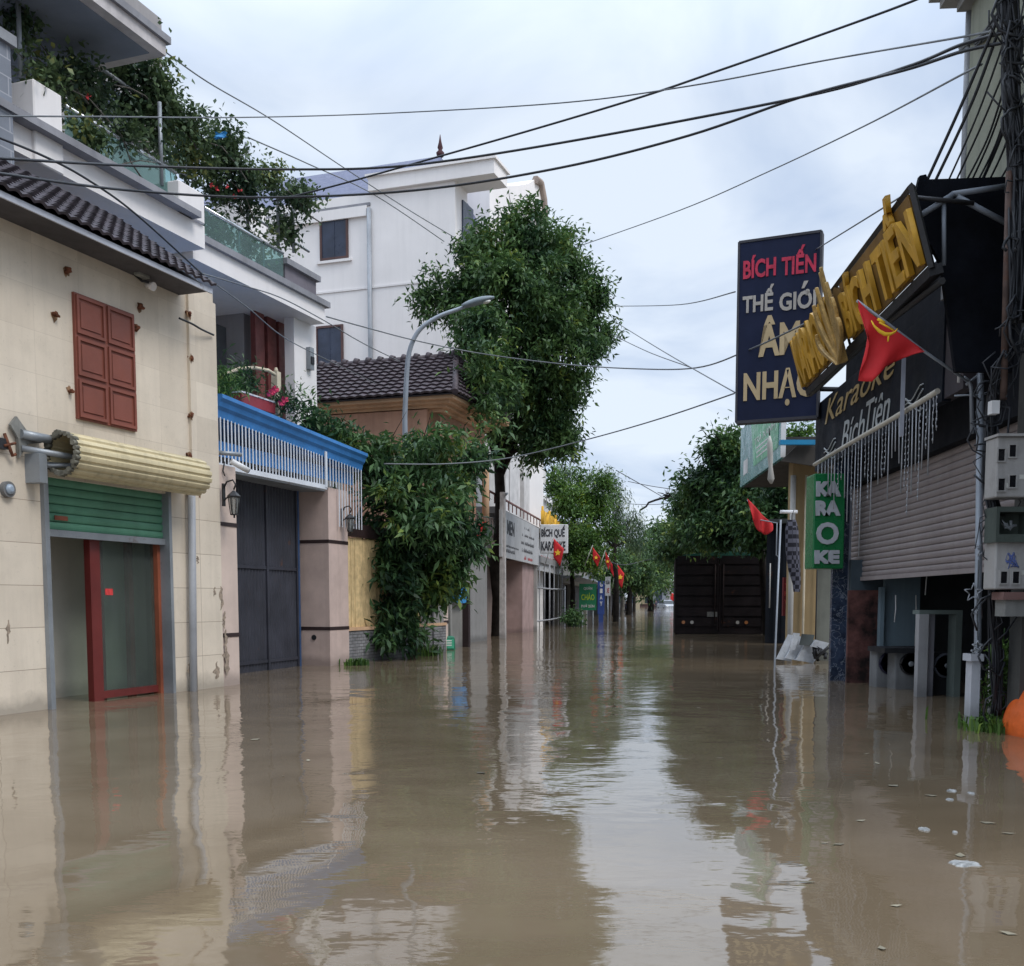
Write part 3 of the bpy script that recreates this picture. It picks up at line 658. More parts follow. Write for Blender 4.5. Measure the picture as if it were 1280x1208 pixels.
while a < f0+3.2:
    w_ = .035+rn.random()*.02; mb.box(G, a, a+w_, -.15-rn.random()*.012, -.13+rn.random()*.01, zs+.017, ztop-.03-rn.random()*.03); a += w_+.002
mb.build('reed_screen', mat('yellow_reed', (.62, .46, .24), var=.22, vs=7, streak=.5), fn)
mb = MB(); mb.box(G, f0+3.2, f1, -.2, -.1, zs+.015, ztop-.03); mb.build('panel', M_grey, fn)

# ================================================================ WHITE BALCONY HOUSE
W = Frame(*at(406, 405, 19.5).to_2d(), 1100)
zsl = W.z_(406, 405); wsR = 0.0; wl = W.s_(-300)
a255 = W.s_(256, 300); wh = thing('balcony_house', 'white house with stacked balconies, glass balustrade and climbing plants above the blue canopy', 'house', W.P(0, -1, 0))
# body
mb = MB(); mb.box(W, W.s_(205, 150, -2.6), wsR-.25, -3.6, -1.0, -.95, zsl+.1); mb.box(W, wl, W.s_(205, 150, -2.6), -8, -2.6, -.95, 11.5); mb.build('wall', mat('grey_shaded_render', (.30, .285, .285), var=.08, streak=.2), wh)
# column at the end of the first floor
k0 = W.s_(368, 450, -.3); k1 = W.s_(395.5, 450, -.3)
mb = MB(); mb.box(W, k0, k1, -.50, -.3, 2.6, zsl+.02); mb.build('column', M_white, wh)
mb = MB(); mb.box(W, wl, k1, -2.6, -.52, 2.9, 3.72); mb.build('floor_slab', M_white, wh)
mb = MB(); mb.box(W, W.s_(372, 520, -.1), k1+.6, -2.6, -.12, 3.2, 3.55); mb.build('ledge', M_grey, wh)
# timber posts
for u0, u1 in ((320, 331), (335, 346), (349, 358)):
    mb = MB(); n = -.72; mb.box(W, W.s_(u0, 450, n), W.s_(u1, 450, n), n-.10, n, 3.72, zsl+.02); mb.build('timber_post', mat('red_timber', (.16, .045, .04), rough=.45, var=.3, vs=4), wh)
mb = MB(); mb.box(W, W.s_(266, 450, -.97), W.s_(283, 450, -.97), -.999, -.96, 3.72, 5.8); mb.build('doorway', M_black, wh)
# slab + fascia
mb = MB(); mb.box(W, a255-.3, wsR, -2.7, 0, zsl, zsl+.30); mb.build('balcony_slab', M_white, wh)
mb = MB(); mb.box(W, a255-.32, wsR+.10, -2.7, .07, zsl+.30, zsl+.40); mb.build('slab_cap', mat('grey_cap', (.24, .24, .26), streak=.3), wh)
# left part: projecting parapet
zpa = W.z_(255, 311, .25); zpb = W.z_(255, 283, .25)
mb = MB(); mb.box(W, wl, W.s_(256, 300, .25), -2.6, .25, zpa, zpb); mb.build('parapet', M_white, wh)
mb = MB(); mb.box(W, wl, W.s_(256, 300, .25)-.3, -.25, .42, zpb, zpb+.09); mb.build('parapet_cap', mat('grey_cap', (.24, .24, .26), streak=.3), wh)
for u0, u1, v1, lab in ((45, 80, 100, 1), (223, 254.5, 224, 2)):
    s0, s1 = W.s_(u0, 200, .3), W.s_(u1, 200, .3); zt_ = W.z_(u0, v1, .3)
    mb = MB(); mb.box(W, s0, s1, -.35, .3, zpb-.35 if lab == 1 else zpb-.0, zt_); bevel(mb.build('pier', M_white, wh), .015, 1)
# glass balustrade
gA, gB = W.s_(256, 300, -.02), W.s_(354, 340, -.02); zg = W.z_(256, 262, -.02)
mb = MB(); mb.box(W, gA, gB, -.03, -.015, zsl+.40, zg); bl = mb.build('glass_balustrade', glassmat('green_glass', (.62, .80, .78), .12), wh)
mb = MB(); mb.tube([W.P(gA, -.02, zg+.02), W.P(gB, -.02, zg+.02)], .028, 8); mb.build('handrail', mat('steel_rail', (.6, .62, .65), metal=.8, rough=.25), bl)
for u in (300, 330): mb = MB(); s_ = W.s_(u, 320, -.02); mb.box(W, s_, s_+.03, -.05, -.032, zsl+.4, zg); mb.build('clamp', M_steel, bl)
gA2, gB2 = W.s_(84, 180, .12), W.s_(222, 260, .12)
mb = MB(); mb.box(W, gA2, gB2, .09, .105, zpb+.09, zpb+.60); bl = mb.build('glass_balustrade', glassmat('green_glass'), wh)
mb = MB(); mb.tube([W.P(gA2, .1, zpb+.62), W.P(gB2, .1, zpb+.62)], .028, 8); mb.build('handrail', mat('steel_rail'), bl)
# planter box at the end
pA, pB = W.s_(356, 350, -.03), W.s_(394.5, 360, -.03); zq = W.z_(356, 322, -.03)
mb = MB(); mb.box(W, pA, pB, -.8, -.02, zsl+.40, zq-.12); mb.build('planter_wall', mat('mauve_grey_render', (.17, .155, .18), streak=.3), wh)
mb = MB(); mb.box(W, pA-.04, pB+.06, -.85, .05, zq-.12, zq-.02); mb.build('planter_cap', mat('grey_cap', (.24, .24, .26), streak=.3), wh)
# top canopy slab
tR = W.s_(207.5, 70, .75); zc0 = W.z_(207, 70, .75); zc1 = W.z_(207, 58, .75)
mb = MB(); mb.box(W, wl, tR, -3.5, .75, zc0, zc0+.16); mb.build('upper_slab', mat('white_slab', (.52, .49, .49), streak=.3), wh)
mb = MB(); mb.box(W, wl, tR+.05, -3.5, .80, zc0+.16, zc0+.25); mb.build('upper_cap', mat('grey_cap', (.24, .24, .26), streak=.3), wh)
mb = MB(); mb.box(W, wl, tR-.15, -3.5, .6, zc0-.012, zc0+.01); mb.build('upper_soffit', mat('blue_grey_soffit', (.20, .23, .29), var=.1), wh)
# upper windows, dark
mb = MB(); mb.box(W, W.s_(128, 120, -2.58), W.s_(158, 120, -2.58), -2.599, -2.56, W.z_(130, 150, -2.6), W.z_(130, 104, -2.6)); mb.build('window', M_winblue, wh)
# posts of the trellis
mb = MB()
for (u, v0, v1, n) in ((26, 0, 96, -.1), (202, 130, 232, .1), (348, 232, 312, -.3), (367, 222, 316, -.3), (310, 180, 290, -.5)):
    s_, z0 = W.hit(u, v1, n); z1 = W.z_(u, v0, n); mb.tube([W.P(s_, n, z0), W.P(s_, n, z1)], .03, 8)
for z_, n in ((W.z_(348, 240, -.3), -.3), (W.z_(348, 250, -.3), -1.2)): mb.tube([W.P(gA2, n, z_+.05), W.P(W.s_(385, 240, n), n, z_)], .025, 6)
mb.build('trellis', M_steel, wh)
mb = MB(); mb.box(W, W.s_(312, 250, -1.6), W.s_(318, 280, -1.6)+.4, -2.4, -1.6, zsl+.4, W.z_(315, 250, -1.6)); mb.build('roof_room', M_white2, wh)
# sconce
def b_sc(t, F, s, n, z):
    mb = MB(); mb.box(F, s-.07, s+.07, n, n+.09, z-.2, z+.2); mb.build('back_box', M_steel, t)
    mb = MB(); mb.box(F, s-.05, s+.05, n+.09, n+.11, z-.10, z+.03); mb.build('shade', M_black, t)
fixture('wall_sconce', 'grey box sconce on the white balcony column', 'lamp', W, 385, 449, -.3, b_sc)
# balcony railing and flowers
rl = thing('balcony_railing', 'curved cream railing among potted flowers on the first floor ledge', 'railing', W.P(W.s_(330, 500, -.2), -.2, 3.72))
mb = MB(); n = -.15
pts = [W.P(W.s_(u, v, n), n, W.z_(u, v, n)) for u, v in ((282, 468), (300, 461), (318, 460), (335, 463), (344, 469))]
mb.tube(pts, .03, 8); mb.build('handrail', mat('cream_rail', (.55, .48, .36)), rl)
mb = MB(); s_ = W.s_(349, 480, n); mb.box(W, s_-.06, s_+.06, n-.12, n, 3.7, W.z_(349, 465, n)); mb.tube([W.P(s_, n-.06, W.z_(349, 465, n)), W.P(s_, n-.06, W.z_(349, 461, n)+.02)], [.05, .02], 8); mb.build('newel_post', mat('cream_rail'), rl)
mb = MB(); s_ = W.s_(302.5, 480, n); mb.tube([W.P(s_, n, 3.7), W.P(s_, n, W.z_(302, 454, n))], .015, 6); mb.build('baluster', M_dark, rl)
mb = MB(); a, b = W.s_(302, 490, 0), W.s_(344, 504, 0); z_ = W.z_(302, 489, 0); mb.box(W, a, b, -.22, 0, z_-.2, z_-.02); tg = mb.build('flower_trough', mat('red_trough', (.30, .04, .05), rough=.5), None)
setp(tg, 'long dark red flower trough with a white rim on the ledge above the blue canopy', 'planter')
mb = MB(); mb.box(W, a-.01, b+.01, -.23, .01, z_-.02, z_+.005); mb.build('rim', M_white, tg)
def bush_at(name, label, cat, lst, n, ls, m, seed, loc=None, **k):
    c = cl(lst); loc = loc or (c[0][0], c[0][1], c[0][2]-c[0][5]); t = thing(name, label, cat, loc, k.pop('group', None)); leaves('foliage', c, n, ls, m, t, seed, **k); return t
t = bush_at('potted_plant', 'mixed potted flowers with pink blooms trailing over the first floor ledge', 'plant', [(290, 478, 17.2, 14, 14), (275, 470, 16.8, 10, 16), (325, 488, 17.6, 16, 12), (350, 498, 18, 14, 12), (365, 508, 18.2, 12, 8)], 1500, .13, LM_mid, 11, aspect=.22, droop=.1)
mb = MB()
for (u, v) in ((341, 489), (338, 492), (356, 500), (344, 487), (352, 503)):
    c = at(u, v, 16.9 if u < 350 else 17.3)
    for k in range(7):
        a = rn.random()*6.3; mb.quad([c, c+Vector((.05*math.cos(a), -.02, .05*math.sin(a))), c+Vector((.07*math.cos(a+.6), .01, .07*math.sin(a+.6))), c+Vector((.05*math.cos(a+1.2), 0, .05*math.sin(a+1.2)))])
mb.build('blossoms', mat('pink_petals', (.6, .05, .12), bump=0), t)
t = bush_at('potted_fern', 'bright green fern on the ledge beside the beige house corner', 'plant', [(283, 487, 16.6, 9, 7), (275, 482, 16.5, 6, 9)], 350, .16, LM_lite, 12, aspect=.15)
# climbing plant over balconies
vy = []
for (u, v, ru, rv, n) in ((30, 20, 30, 22, -.4), (75, 40, 35, 20, -.6), (115, 70, 30, 22, -.5), (30, 60, 18, 25, -.6), (70, 85, 25, 20, -.4), (150, 95, 30, 20, -.4), (105, 130, 22, 28, -.9), (195, 110, 24, 26, -.1), (150, 140, 28, 30, -.5), (215, 140, 28, 28, -.2),
                          (185, 165, 30, 32, -.4), (245, 160, 26, 24, -.1), (235, 195, 30, 26, -.4), (280, 180, 24, 20, -.1), (270, 215, 24, 22, -.4), (310, 205, 24, 18, 0), (300, 232, 18, 14, -.3), (340, 225, 22, 15, 0), (365, 243, 22, 12, .0), (388, 252, 16, 7, .15),
                          (280, 245, 20, 12, -.5), (205, 60, 9, 10, .3), (355, 285, 9, 14, -.3), (362, 312, 8, 7, -.1), (402, 258, 6, 9, .2), (318, 255, 8, 10, -.2), (100, 165, 18, 12, .2), (135, 185, 20, 14, .25), (165, 205, 18, 12, .2), (195, 222, 16, 12, .2), (20, 85, 14, 14, .1), (60, 90, 16, 10, .1), (110, 100, 20, 16, 0), (285, 292, 14, 12, -.35), (315, 308, 14, 12, -.35), (340, 322, 10, 10, -.35), (265, 275, 12, 14, -.35)):
    s_, z_ = W.hit(u, v, n); p = W.P(s_, n, z_); k = p.y/F_PX; vy.append((p.x, p.y, p.z, ru*k, .45, rv*k))
t = thing('climbing_vine', 'dense trailing vine spilling over the trellis of the white house balconies', 'vine', W.P(W.s_(180, 200), -.3, zpb))
leaves('foliage', vy, 19000, .088, LM_vine, t, 21, aspect=.6, sub=.26, shell=.5)
mb = MB()
for i in range(34):
    a = Vector(vy[rn.randrange(len(vy))][:3]); b = Vector(vy[rn.randrange(len(vy))][:3])
    if (a-b).length < 2.2: limb(mb, a-UP*.3, b+UP*.2, .012, .006, rn, 5, 5, .12)
mb.build('stems', M_barkl, t)
mb = MB()
for (u, v) in ((283, 233), (300, 238), (272, 236), (293, 246), (265, 232), (111, 121)):
    s_, z_ = W.hit(u, v, .3); c = W.P(s_, .3, z_)
    for k in range(6): a = rn.random()*6.3; mb.quad([c, c+Vector((.035*math.cos(a), -.02, .035*math.sin(a))), c+Vector((.04*math.cos(a+.8), .01, .04*math.sin(a+.8)))])
mb.build('blossoms', mat('red_petals', (.5, .04, .05), bump=0), t)
mb = MB(); c = at(276, 170, 15.9)
for k in range(5): mb.quad([c+Vector((rn.uniform(-.11, .11), rn.uniform(-.05, .05), rn.uniform(-.06, .06))) for _ in range(4)])
tp = mb.build('tarp_scrap', mat('blue_tarp', (.03, .22, .50), rough=.5), None, fixn=False); setp(tp, 'scrap of blue tarpaulin caught in the vine on the white house', 'tarp')

# ================================================================ BROWN TILED HOUSE
p = wat(615, 800); E = Frame(p.x, p.y, 1070)
s0 = E.s_(551, 600); s1 = E.s_(606, 600)
EE = Frame(*E.P(s0, 0, 0).to_2d(), d=-E.n)      # end wall: runs away from the street
wid = 7.5
hb = thing('tiled_roof_house', 'old rose coloured house with dark tiled hip roof and ochre cornice behind the bush', 'house', E.P(s0, 0, 0))
zc_ = E.z_(588, 507, .35); zcor = E.hit(556, 504, .45)[1]
mb = MB(); mb.wall(E, s0, s1, -.95, zcor, -.25, 0, [(E.s_(585, 600), E.s_(607, 600), E.z_(600, 655), E.z_(600, 560))]); mb.box(EE, .25, wid, -.25, 0.0, -.95, zcor) 
mb.box(E, s1-.25, s1-.002, -wid, -.25, -.95, zcor); mb.build('wall', M_rose, hb)
mb = MB(); mb.box(E, s0+.25, s1-.25, -2, -1.9, 0, zcor-.05); mb.box(E, s0+.25, s1-.25, -1.9, -.25, E.z_(600, 655)-.1, E.z_(600, 655)); mb.build('inner_wall', M_room, hb)
mb = MB(); mb.box(E, s0-.02, s1+.02, .0, .05, -.95, E.z_(600, 678)); mb.build('plinth_wall', M_grey, hb)
# arch ring over the loggia
ac = (E.s_(585, 600)+E.s_(607, 600))/2; ar = (E.s_(607, 600)-E.s_(585, 600))/2; az = E.z_(600, 580); pts = [E.P(ac+ar*math.cos(a), .0, az+.7*ar*math.sin(a)) for a in np.linspace(0, math.pi, 15)]
mb = MB(); mb.tube(pts, .09, 8); mb.build('arch', M_orange, hb)
for a in (ac-ar, ac+ar): mb = MB(); mb.tube([E.P(a, 0, E.z_(600, 655)), E.P(a, 0, az)], .10, 10); mb.build('column', M_orange, hb)
# cornice around the street side and end side
def cornice(mb, F, a0, a1, z, n=0):
    for (dn, h0, h1) in ((.10, 0, .08), (.22, .08, .15), (.36, .15, .22), (.50, .22, .34)): mb.box(F, a0, a1, n-.1, n+dn, z+h0, z+h1)
mb = MB()
for (dn, h0, h1) in ((.10, 0, .08), (.24, .08, .15), (.38, .15, .22), (.52, .22, .36)): mb.box(E, s0-dn, s1+dn, -wid-dn, dn, zcor+h0-.05, zcor+h1-.05)
mb.build('cornice', M_orange, hb)
# end wall details: pilaster + beam + dark recess
mb = MB(); z2 = zcor-.55
mb.box(EE, .02, .42, 0, .12, -.9, zcor-.05); mb.box(EE, .42, wid, 0, .06, z2, z2+.12); mb.build('pilaster', M_orange, hb)
mb = MB(); mb.box(EE, 1.4, 4.6, .0, .05, 1.2, z2-.3); mb.build('window', M_winblue, hb)
# hip roof
zr0 = zcor+.28; o_ = .62; sl_ = 2.0
c00 = E.P(s0-o_, o_, zr0); c10 = E.P(s1+.2, o_, zr0); c01 = E.P(s0-o_, -wid-o_, zr0); c11 = E.P(s1+.2, -wid-o_, zr0)
hw = (s1-s0)/2+o_; rz = zr0+hw*.62; r0_ = E.P((s0+s1)/2, -.2, rz); r1_ = E.P((s0+s1)/2, -wid+hw-o_, rz)
mb = MB(); Lw = (c01-c00).length; Vv = E.P((s0+s1)/2, o_, rz)-E.P(s0-o_, o_, zr0)
f = (o_+.2)/Lw
tile_roof(mb, c00, c01-c00, Vv, int(Lw/.24), 11, rise=.03, lap=.05, clip=lambda t: (f*t, 1-f*t), sub=4)
Vs = E.P((s0+s1)/2, -.2, rz)-E.P((s0+s1)/2, o_, zr0); tile_roof(mb, c00, c10-c00, Vs, int(2*hw/.24), 11, rise=.03, lap=.05, clip=lambda t: (.5*t, 1-.5*t), sub=4)
mb.build('roof', M_tileb, hb)
mb = MB(); d_ = Vector((0, 0, -.03)); mb.faces([c00+d_, c10+d_, c11+d_, c01+d_, r0_+d_, r1_+d_], [(0, 1, 4), (1, 2, 5, 4), (2, 3, 5), (3, 0, 4, 5), (0, 3, 2, 1)]); mb.build('roof_deck', mat('roof_deck'), hb)
mb = MB(); mb.tube([r0_, r1_], .09, 8); mb.tube([c00, r0_], .08, 8); mb.tube([c10, r0_], .08, 8)
for i in range(18): q = r0_.lerp(r1_, i/17); mb.tube([q+Vector((0, 0, .02)), q+(r1_-r0_).normalized()*.12+Vector((0, 0, .05))], [.10, .115], 8)
mb.build('ridge_cap', M_tileb, hb)
# projecting wing at left (roof valley)
mb = MB(); q0 = EE.P(5.2, 2.4, zr0+.9); 
mb2 = MB(); P0 = EE.P(4.6, 2.2, zr0); tile_roof(mb2, P0, EE.P(9.5, 2.2, zr0)-P0, EE.P(4.6, .2, zr0+1.35)-P0, 18, 9, rise=.03, lap=.05, clip=lambda t: (.0, 1), sub=4); mb2.build('wing_roof', M_tileb, hb)
mb = MB(); mb.box(EE, 4.75, 9.5, 0, 2.0, -.9, zr0-.05); mb.build('wing_wall', M_rose, hb)
mb = MB(); mb.box(EE, 4.6, 9.5, .0, 2.15, zr0-.22, zr0-.02); mb.build('wing_cornice', M_orange, hb)
# balcony grille with flowers
bg = thing('balcony_grille', 'wrought iron balcony grille on the rose house above the grey wall', 'railing', E.P(E.s_(600, 677), .05, E.z_(600, 677)))
mb = MB(); a0, a1 = E.s_(588, 677, .25), E.s_(616, 677, .25); z0 = E.z_(600, 677)
for z_ in (z0+.02, z0+.62): mb.tube([E.P(a0, .25, z_), E.P(a1, .25, z_)], .018, 6)
k = 16
for i in range(k+1): a = a0+(a1-a0)*i/k; mb.tube([E.P(a, .25, z0+.02), E.P(a+(.06 if i % 2 else -.06), .28, z0+.3), E.P(a, .25, z0+.62)], .010, 5)
mb.box(E, a0, a1, 0, .3, z0-.06, z0); mb.build('ironwork', mat('faded_iron', (.12, .09, .08), rust=.5), bg)

# ================================================================ TALL WHITE HOUSE
T = Frame(*at(569, 300, 33).to_2d(), 1085); TE = Frame(*T.P(0, 0, 0).to_2d(), d=-T.n)   # TE runs left, its normal faces the camera
if TE.n.y > 0: TE.n = -TE.n
TE.n = -T.d.copy()
zt_ = TE.z_(569, 226); 
th = thing('tall_white_house', 'tall four storey white house with slate hip roof behind the tree', 'house', T.P(0, 0, 0))
lw = 13.0
TL = T.s_(634, 278, 1.35)
mb = MB(); mb.box(T, 0, TL, -lw, 0, -.95, zt_); mb.build('wall', M_white2, th)
# roof slab with overhang towards the street
zo = zt_
mb = MB(); mb.box(T, -.15, TL, -TE.s_(463, 260), 1.35, zo, zo+.42); mb.box(T, -.22, TL+.1, -TE.s_(463, 260)-.08, 1.42, zo+.42, zo+.5); mb.build('roof_slab', M_white2, th)
mb = MB(); mb.box(T, -.1, TL, -lw-.1, -TE.s_(463, 260)-.1, zo-.72, zo-.40); mb.build('side_parapet', M_white2, th)
mb = MB(); mb.box(T, -.04, TL-.1, -lw, -TE.s_(463, 260), zo-.40, zo-.3); mb.build('side_cap', mat('grey_cap', (.24, .24, .26), streak=.3), th)
# slate hip roof
a = TE.s_(500, 200); zz0 = zo+.25; zz1 = at(497, 207, 38.5).z-.9
mb = MB(); mb.faces([T.P(.6, -.9, zz0), T.P(8, -.9, zz0), T.P(8, -lw, zz0), T.P(.6, -lw, zz0), T.P(4.2, -a-.4, zz1+.9), T.P(4.2, -lw+2.6, zz1+.9)], [(0, 1, 4), (1, 2, 5, 4), (2, 3, 5), (3, 0, 4, 5), (3, 2, 1, 0)]); mb.build('hip_roof', M_bluegray, th)
for s_, n_ in ((4.2, -a-.4), (4.2, -lw+2.6)):
    q = T.P(s_, n_, zz1+.88); mb = MB(); mb.tube([q, q+UP*.12, q+UP*.22, q+UP*.3, q+UP*.5, q+UP*.75], [.12, .15, .06, .10, .05, .01], 10); mb.build('finial', mat('dark_red_finial', (.07, .03, .035)), th)
def win(F, u0, u1, v0, v1, par, n=0.0, sillm=None):
    a, b = sorted((F.s_(u0, v1, n), F.s_(u1, v1, n))); z0, z1 = F.z_(u0, v1, n), F.z_(u0, v0, n)
    mb = MB(); mb.wall(F, a, b, z0, z1, n, n+.06, [(a+.07, b-.07, z0+.07, z1-.07)]); w_ = mb.build('window', M_winfr, par)
    mb = MB(); mb.box(F, a+.07, (a+b)/2-.02, n, n+.03, z0+.07, z1-.07); mb.box(F, (a+b)/2+.02, b-.07, n, n+.03, z0+.07, z1-.07); mb.box(F, (a+b)/2-.02, (a+b)/2+.02, n, n+.045, z0+.07, z1-.07); mb.build('pane', M_winblue, w_)
    if sillm: mb = MB(); mb.box(F, a-.12, b+.12, n, n+.08, z0-.1, z0-.02); mb.build('sill', sillm, w_)
win(TE, 401, 436, 270, 327, th, 0, M_white); win(TE, 396, 430, 409, 470, th, 0, M_white); 
s_, z_ = T.hit(583, 276); mb = MB(); mb.box(T, s_-.4, s_+.5, 0, .05, z_-.7, z_+.5); mb.build('window', M_winblue, th)
a = TE.s_(463, 300); mb = MB(); mb.tube([TE.P(a, .08, zo-.5), TE.P(a, .08, 5)], .075, 8); mb.build('drain_pipe', mat('pipe_grey', (.28, .3, .33), rough=.5), th)
mb = MB(); z_ = TE.z_(500, 357); mb.box(TE, .0, 12.9, .0, .03, z_, z_+.06); mb.build('string_course', M_white, th)
# gable with curved top behind
gb = thing('curved_gable', 'pale curved gable of a house rising behind the tree top', 'house', at(650, 300, 42))
Q = Frame(*at(612, 262, 37.5).to_2d(), 1085); zb = Q.z_(650, 420)
top = [(Q.s_(u, v), Q.z_(u, v)) for u, v in ((612, 232), (630, 233), (648, 232), (660, 230), (668, 225), (674, 229), (678, 250), (680, 285))]
mb = MB(); mb.prism(Q, [(top[0][0], 0)]+top+[(top[-1][0], 0)], -.0, -4); mb.build('gable_wall', M_white2, gb)
mb = MB(); mb.tube([Q.P(a, .05, z) for a, z in top[4:]], .16, 6); mb.build('gable_trim', mat('gable_trim', (.35, .28, .24)), gb)

# ================================================================ LEFT ROW FURTHER DOWN THE STREET
p = wat(625, 797.5); M = Frame(p.x, p.y, 850)
M_sign = mat('weathered_sign_white', (.42, .42, .42), var=.12, grime=.35, rust=.3)
M_ink = mat('dark_sign_ink', (.03, .03, .035), rough=.6, bump=0)
M_redink = mat('red_sign_ink', (.42, .04, .035), rough=.6, bump=0)
M_flag = mat('flag_red', (.52, .018, .022), rough=.75, var=.12, bump=0)
M_gold = mat('flag_yellow', (.78, .48, .03), rough=.7, bump=0)
M_concrete = mat('pale_concrete', (.38, .37, .35), grime=.45, var=.15, wet=.7)
# weathered post
t = thing('utility_post', 'short peeling pale concrete post standing at the left end of the white shop board', 'post', M.P(0, .15, 0))
mb = MB(); a = M.s_(631.5, 790) - M.s_(625, 790); mb.box(M, -.42, -.16, .05, .22, -.95, M.z_(628, 619), .02, .02); mb.build('shaft', mat('peeling_white_paint', (.45, .42, .40), grime=.7, var=.2, vs=6, wet=.7), t)
mb = MB(); z_ = M.z_(628, 622); mb.tube([M.P(-.45, .25, z_), M.P(-.2, .25, z_+.05), M.P(.05, .1, z_-.03)], .03, 6); mb.build('clamp', M_steel, t)
# shop with the large board
sh1 = thing('corner_shop', 'plain grey shopfront with a pink corner pillar under the large white board', 'shop', M.P(3, 0, 0))
a0, a1 = M.s_(627, 750), M.s_(653, 750); a2 = M.s_(667.5, 750)
mb = MB(); mb.box(M, .9, a1, -1.2, -.9, -.95, 2.5); mb.box(M, a2-.3, a2+9, -3, -1.5, -.95, 3.9); mb.build('wall', mat('rosy_grey_render', (.19, .14, .125), grime=.4, wet=.5), sh1)
mb = MB(); mb.box(M, a1, a2, -.9, 0.0, -.95, 2.4); mb.build('pillar', mat('rosy_pillar', (.36, .25, .23), streak=.3, wet=.5), sh1)
mb = MB(); mb.box(M, a0+1.0, a1-.2, -.898, -.85, -.9, M.z_(640, 738, -.9)); mb.build('door', mat('rosy_door', (.20, .15, .13), var=.1), sh1)
mb = MB(); mb.box(M, a2-.12, a2, -.15, .12, -.9, 2.6); mb.build('pale_post', M_concrete, sh1)
mb = MB(); mb.box(M, 1.3, a2+9, -1.2, -.05, 2.5, 2.75); mb.box(M, 1.3, a2+9, -1.2, -.3, 3.70, 3.9); mb.build('slab', M_grey, sh1)
# white board
b0, b1 = M.s_(627, 670, .15), M.s_(673.5, 680, .15); z0, z1 = M.z_(627, 696, .15), M.z_(627, 637, .15)
t = thing('shop_board', 'large weathered white shop board reading MEN with faded lines of text', 'sign', M.P(b0, .15, z0))
mb = MB(); mb.box(M, b0, b1, .08, .15, z0, z1); mb.build('board', M_sign, t)
wd = b1-b0
text('MEN', M.P(b0+wd*.12, .152, z0+(z1-z0)*.52), M.d, UP, wd*.17, .42, M_ink, t, .006, .03)
for i, (x, zz, w_, h_, s) in enumerate(((.32, .74, .34, .08, 'Giao hang tan noi'), (.44, .62, .42, .14, 'Ban buon ban le'), (.44, .40, .42, .14, 'Men ruou - Men la'), (.44, .20, .36, .13, 'Dia chi: khoi 2'), (.04, .22, .30, .07, 'Hotline lien he'), (.05, .08, .28, .09, '0949'))):
    pass
for (x, zz, w_, h_) in ((.10, .24, .32, .05), (.08, .12, .24, .09), (.56, .80, .18, .06), (.50, .62, .36, .07), (.47, .42, .38, .09), (.49, .24, .33, .10), (.55, .06, .26, .10)):
    # lines of small print too worn to read: broken strokes
    mb = MB(); x0 = b0+wd*x; k = int(w_*wd/.16)
    for j in range(k):
        if rn.random() < .88:
            xx = x0+j*.16; mb.box(M, xx, xx+.05, .152, .156, z0+(z1-z0)*zz, z0+(z1-z0)*(zz+h_*rn.uniform(.6, 1)))
            mb.box(M, xx+.052, xx+.11, .152, .155, z0+(z1-z0)*(zz+h_*.0+.01*(j % 3)), z0+(z1-z0)*(zz+h_*.35+.02*(j % 2)))
    mb.build('faded_print', M_redink if zz == .06 else M_ink, t)
# frontal karaoke sign
K = Frame(*at(675, 700, 38.2).to_2d(), d=(1, -.04)); kw = at(710, 700, 38.2).x-at(675, 700, 38.2).x
zk0, zk1 = at(675, 692, 38.2).z, at(675, 656, 38.2).z
t = thing('karaoke_sign', 'white box sign reading BÍCH QUẾ KARAOKE hung across the left pavement', 'sign', K.P(kw/2, 0, zk0))
mb = MB(); mb.box(K, 0, kw, -.12, .06, zk0, zk1); bevel(mb.build('light_box', mat('sign_white', (.62, .62, .62), grime=.2), t), .02, 1)
text('BÍCH QUẾ', K.P(.05, .062, zk0+.56), K.d, UP, kw*.84, .48, M_ink, t, .01, .03)
text('KARAOKE', K.P(.05, .062, zk0+.10), K.d, UP, kw*.86, .34, M_ink, t, .01, .03)
# faded lower board
t = thing('faded_board', 'faded grey board with a washed out red heading below the karaoke box sign', 'sign', at(688, 715, 37.6))
K2 = Frame(*at(673, 700, 38.8).to_2d(), 850); c1 = K2.s_(701, 700)
mb = MB(); mb.box(K2, 0, c1, -.06, 0, K2.z_(673, 713), K2.z_(673, 690)+.1); mb.build('board', M_sign, t)
text('KARAOKE', K2.P(c1*.1, .002, K2.z_(673, 699)), K2.d, UP, c1*.8, .18, M_redink, t, .006)
# orange letters on the parapet
a, b = M.s_(676, 660, -.1), M.s_(707, 660, -.1); zl = M.z_(676, 662, -.1)
t = thing('roof_letters', 'row of ochre block letters spelling KARAOKE on the parapet over the white box sign', 'sign', M.P(a, -.1, zl))
text('KARAOKE', M.P(a, -.1, zl), M.d, UP, b-a, .72, mat('ochre_letters', (.60, .33, .03), var=.15), t, .12, .04)
for i in range(4): mb = MB(); s_ = a+(b-a)*(i+.4)/4; mb.tube([M.P(s_, -.15, zl-.1), M.P(s_, -.15, zl+.95)], .05, 6); mb.build('support', mat('ochre_letters'), t)
# roof rail
t = thing('roof_railing', 'rusty red railing on the flat roof above the white shop board', 'railing', M.P(a0+.5, -.4, 3.95))
mb = MB(); zt_ = M.z_(632, 624, -.3); e = M.s_(679, 640, -.3)
mb.box(M, .1, e, -.35, -.3, zt_-.05, zt_)
for i in range(15): s_ = .1+(e-.1)*i/14; mb.box(M, s_-.02, s_+.02, -.34, -.31, 3.95, zt_-.05)
mb.build('rails', mat('rusty_red_rail', (.16, .07, .06), rust=.6), t)
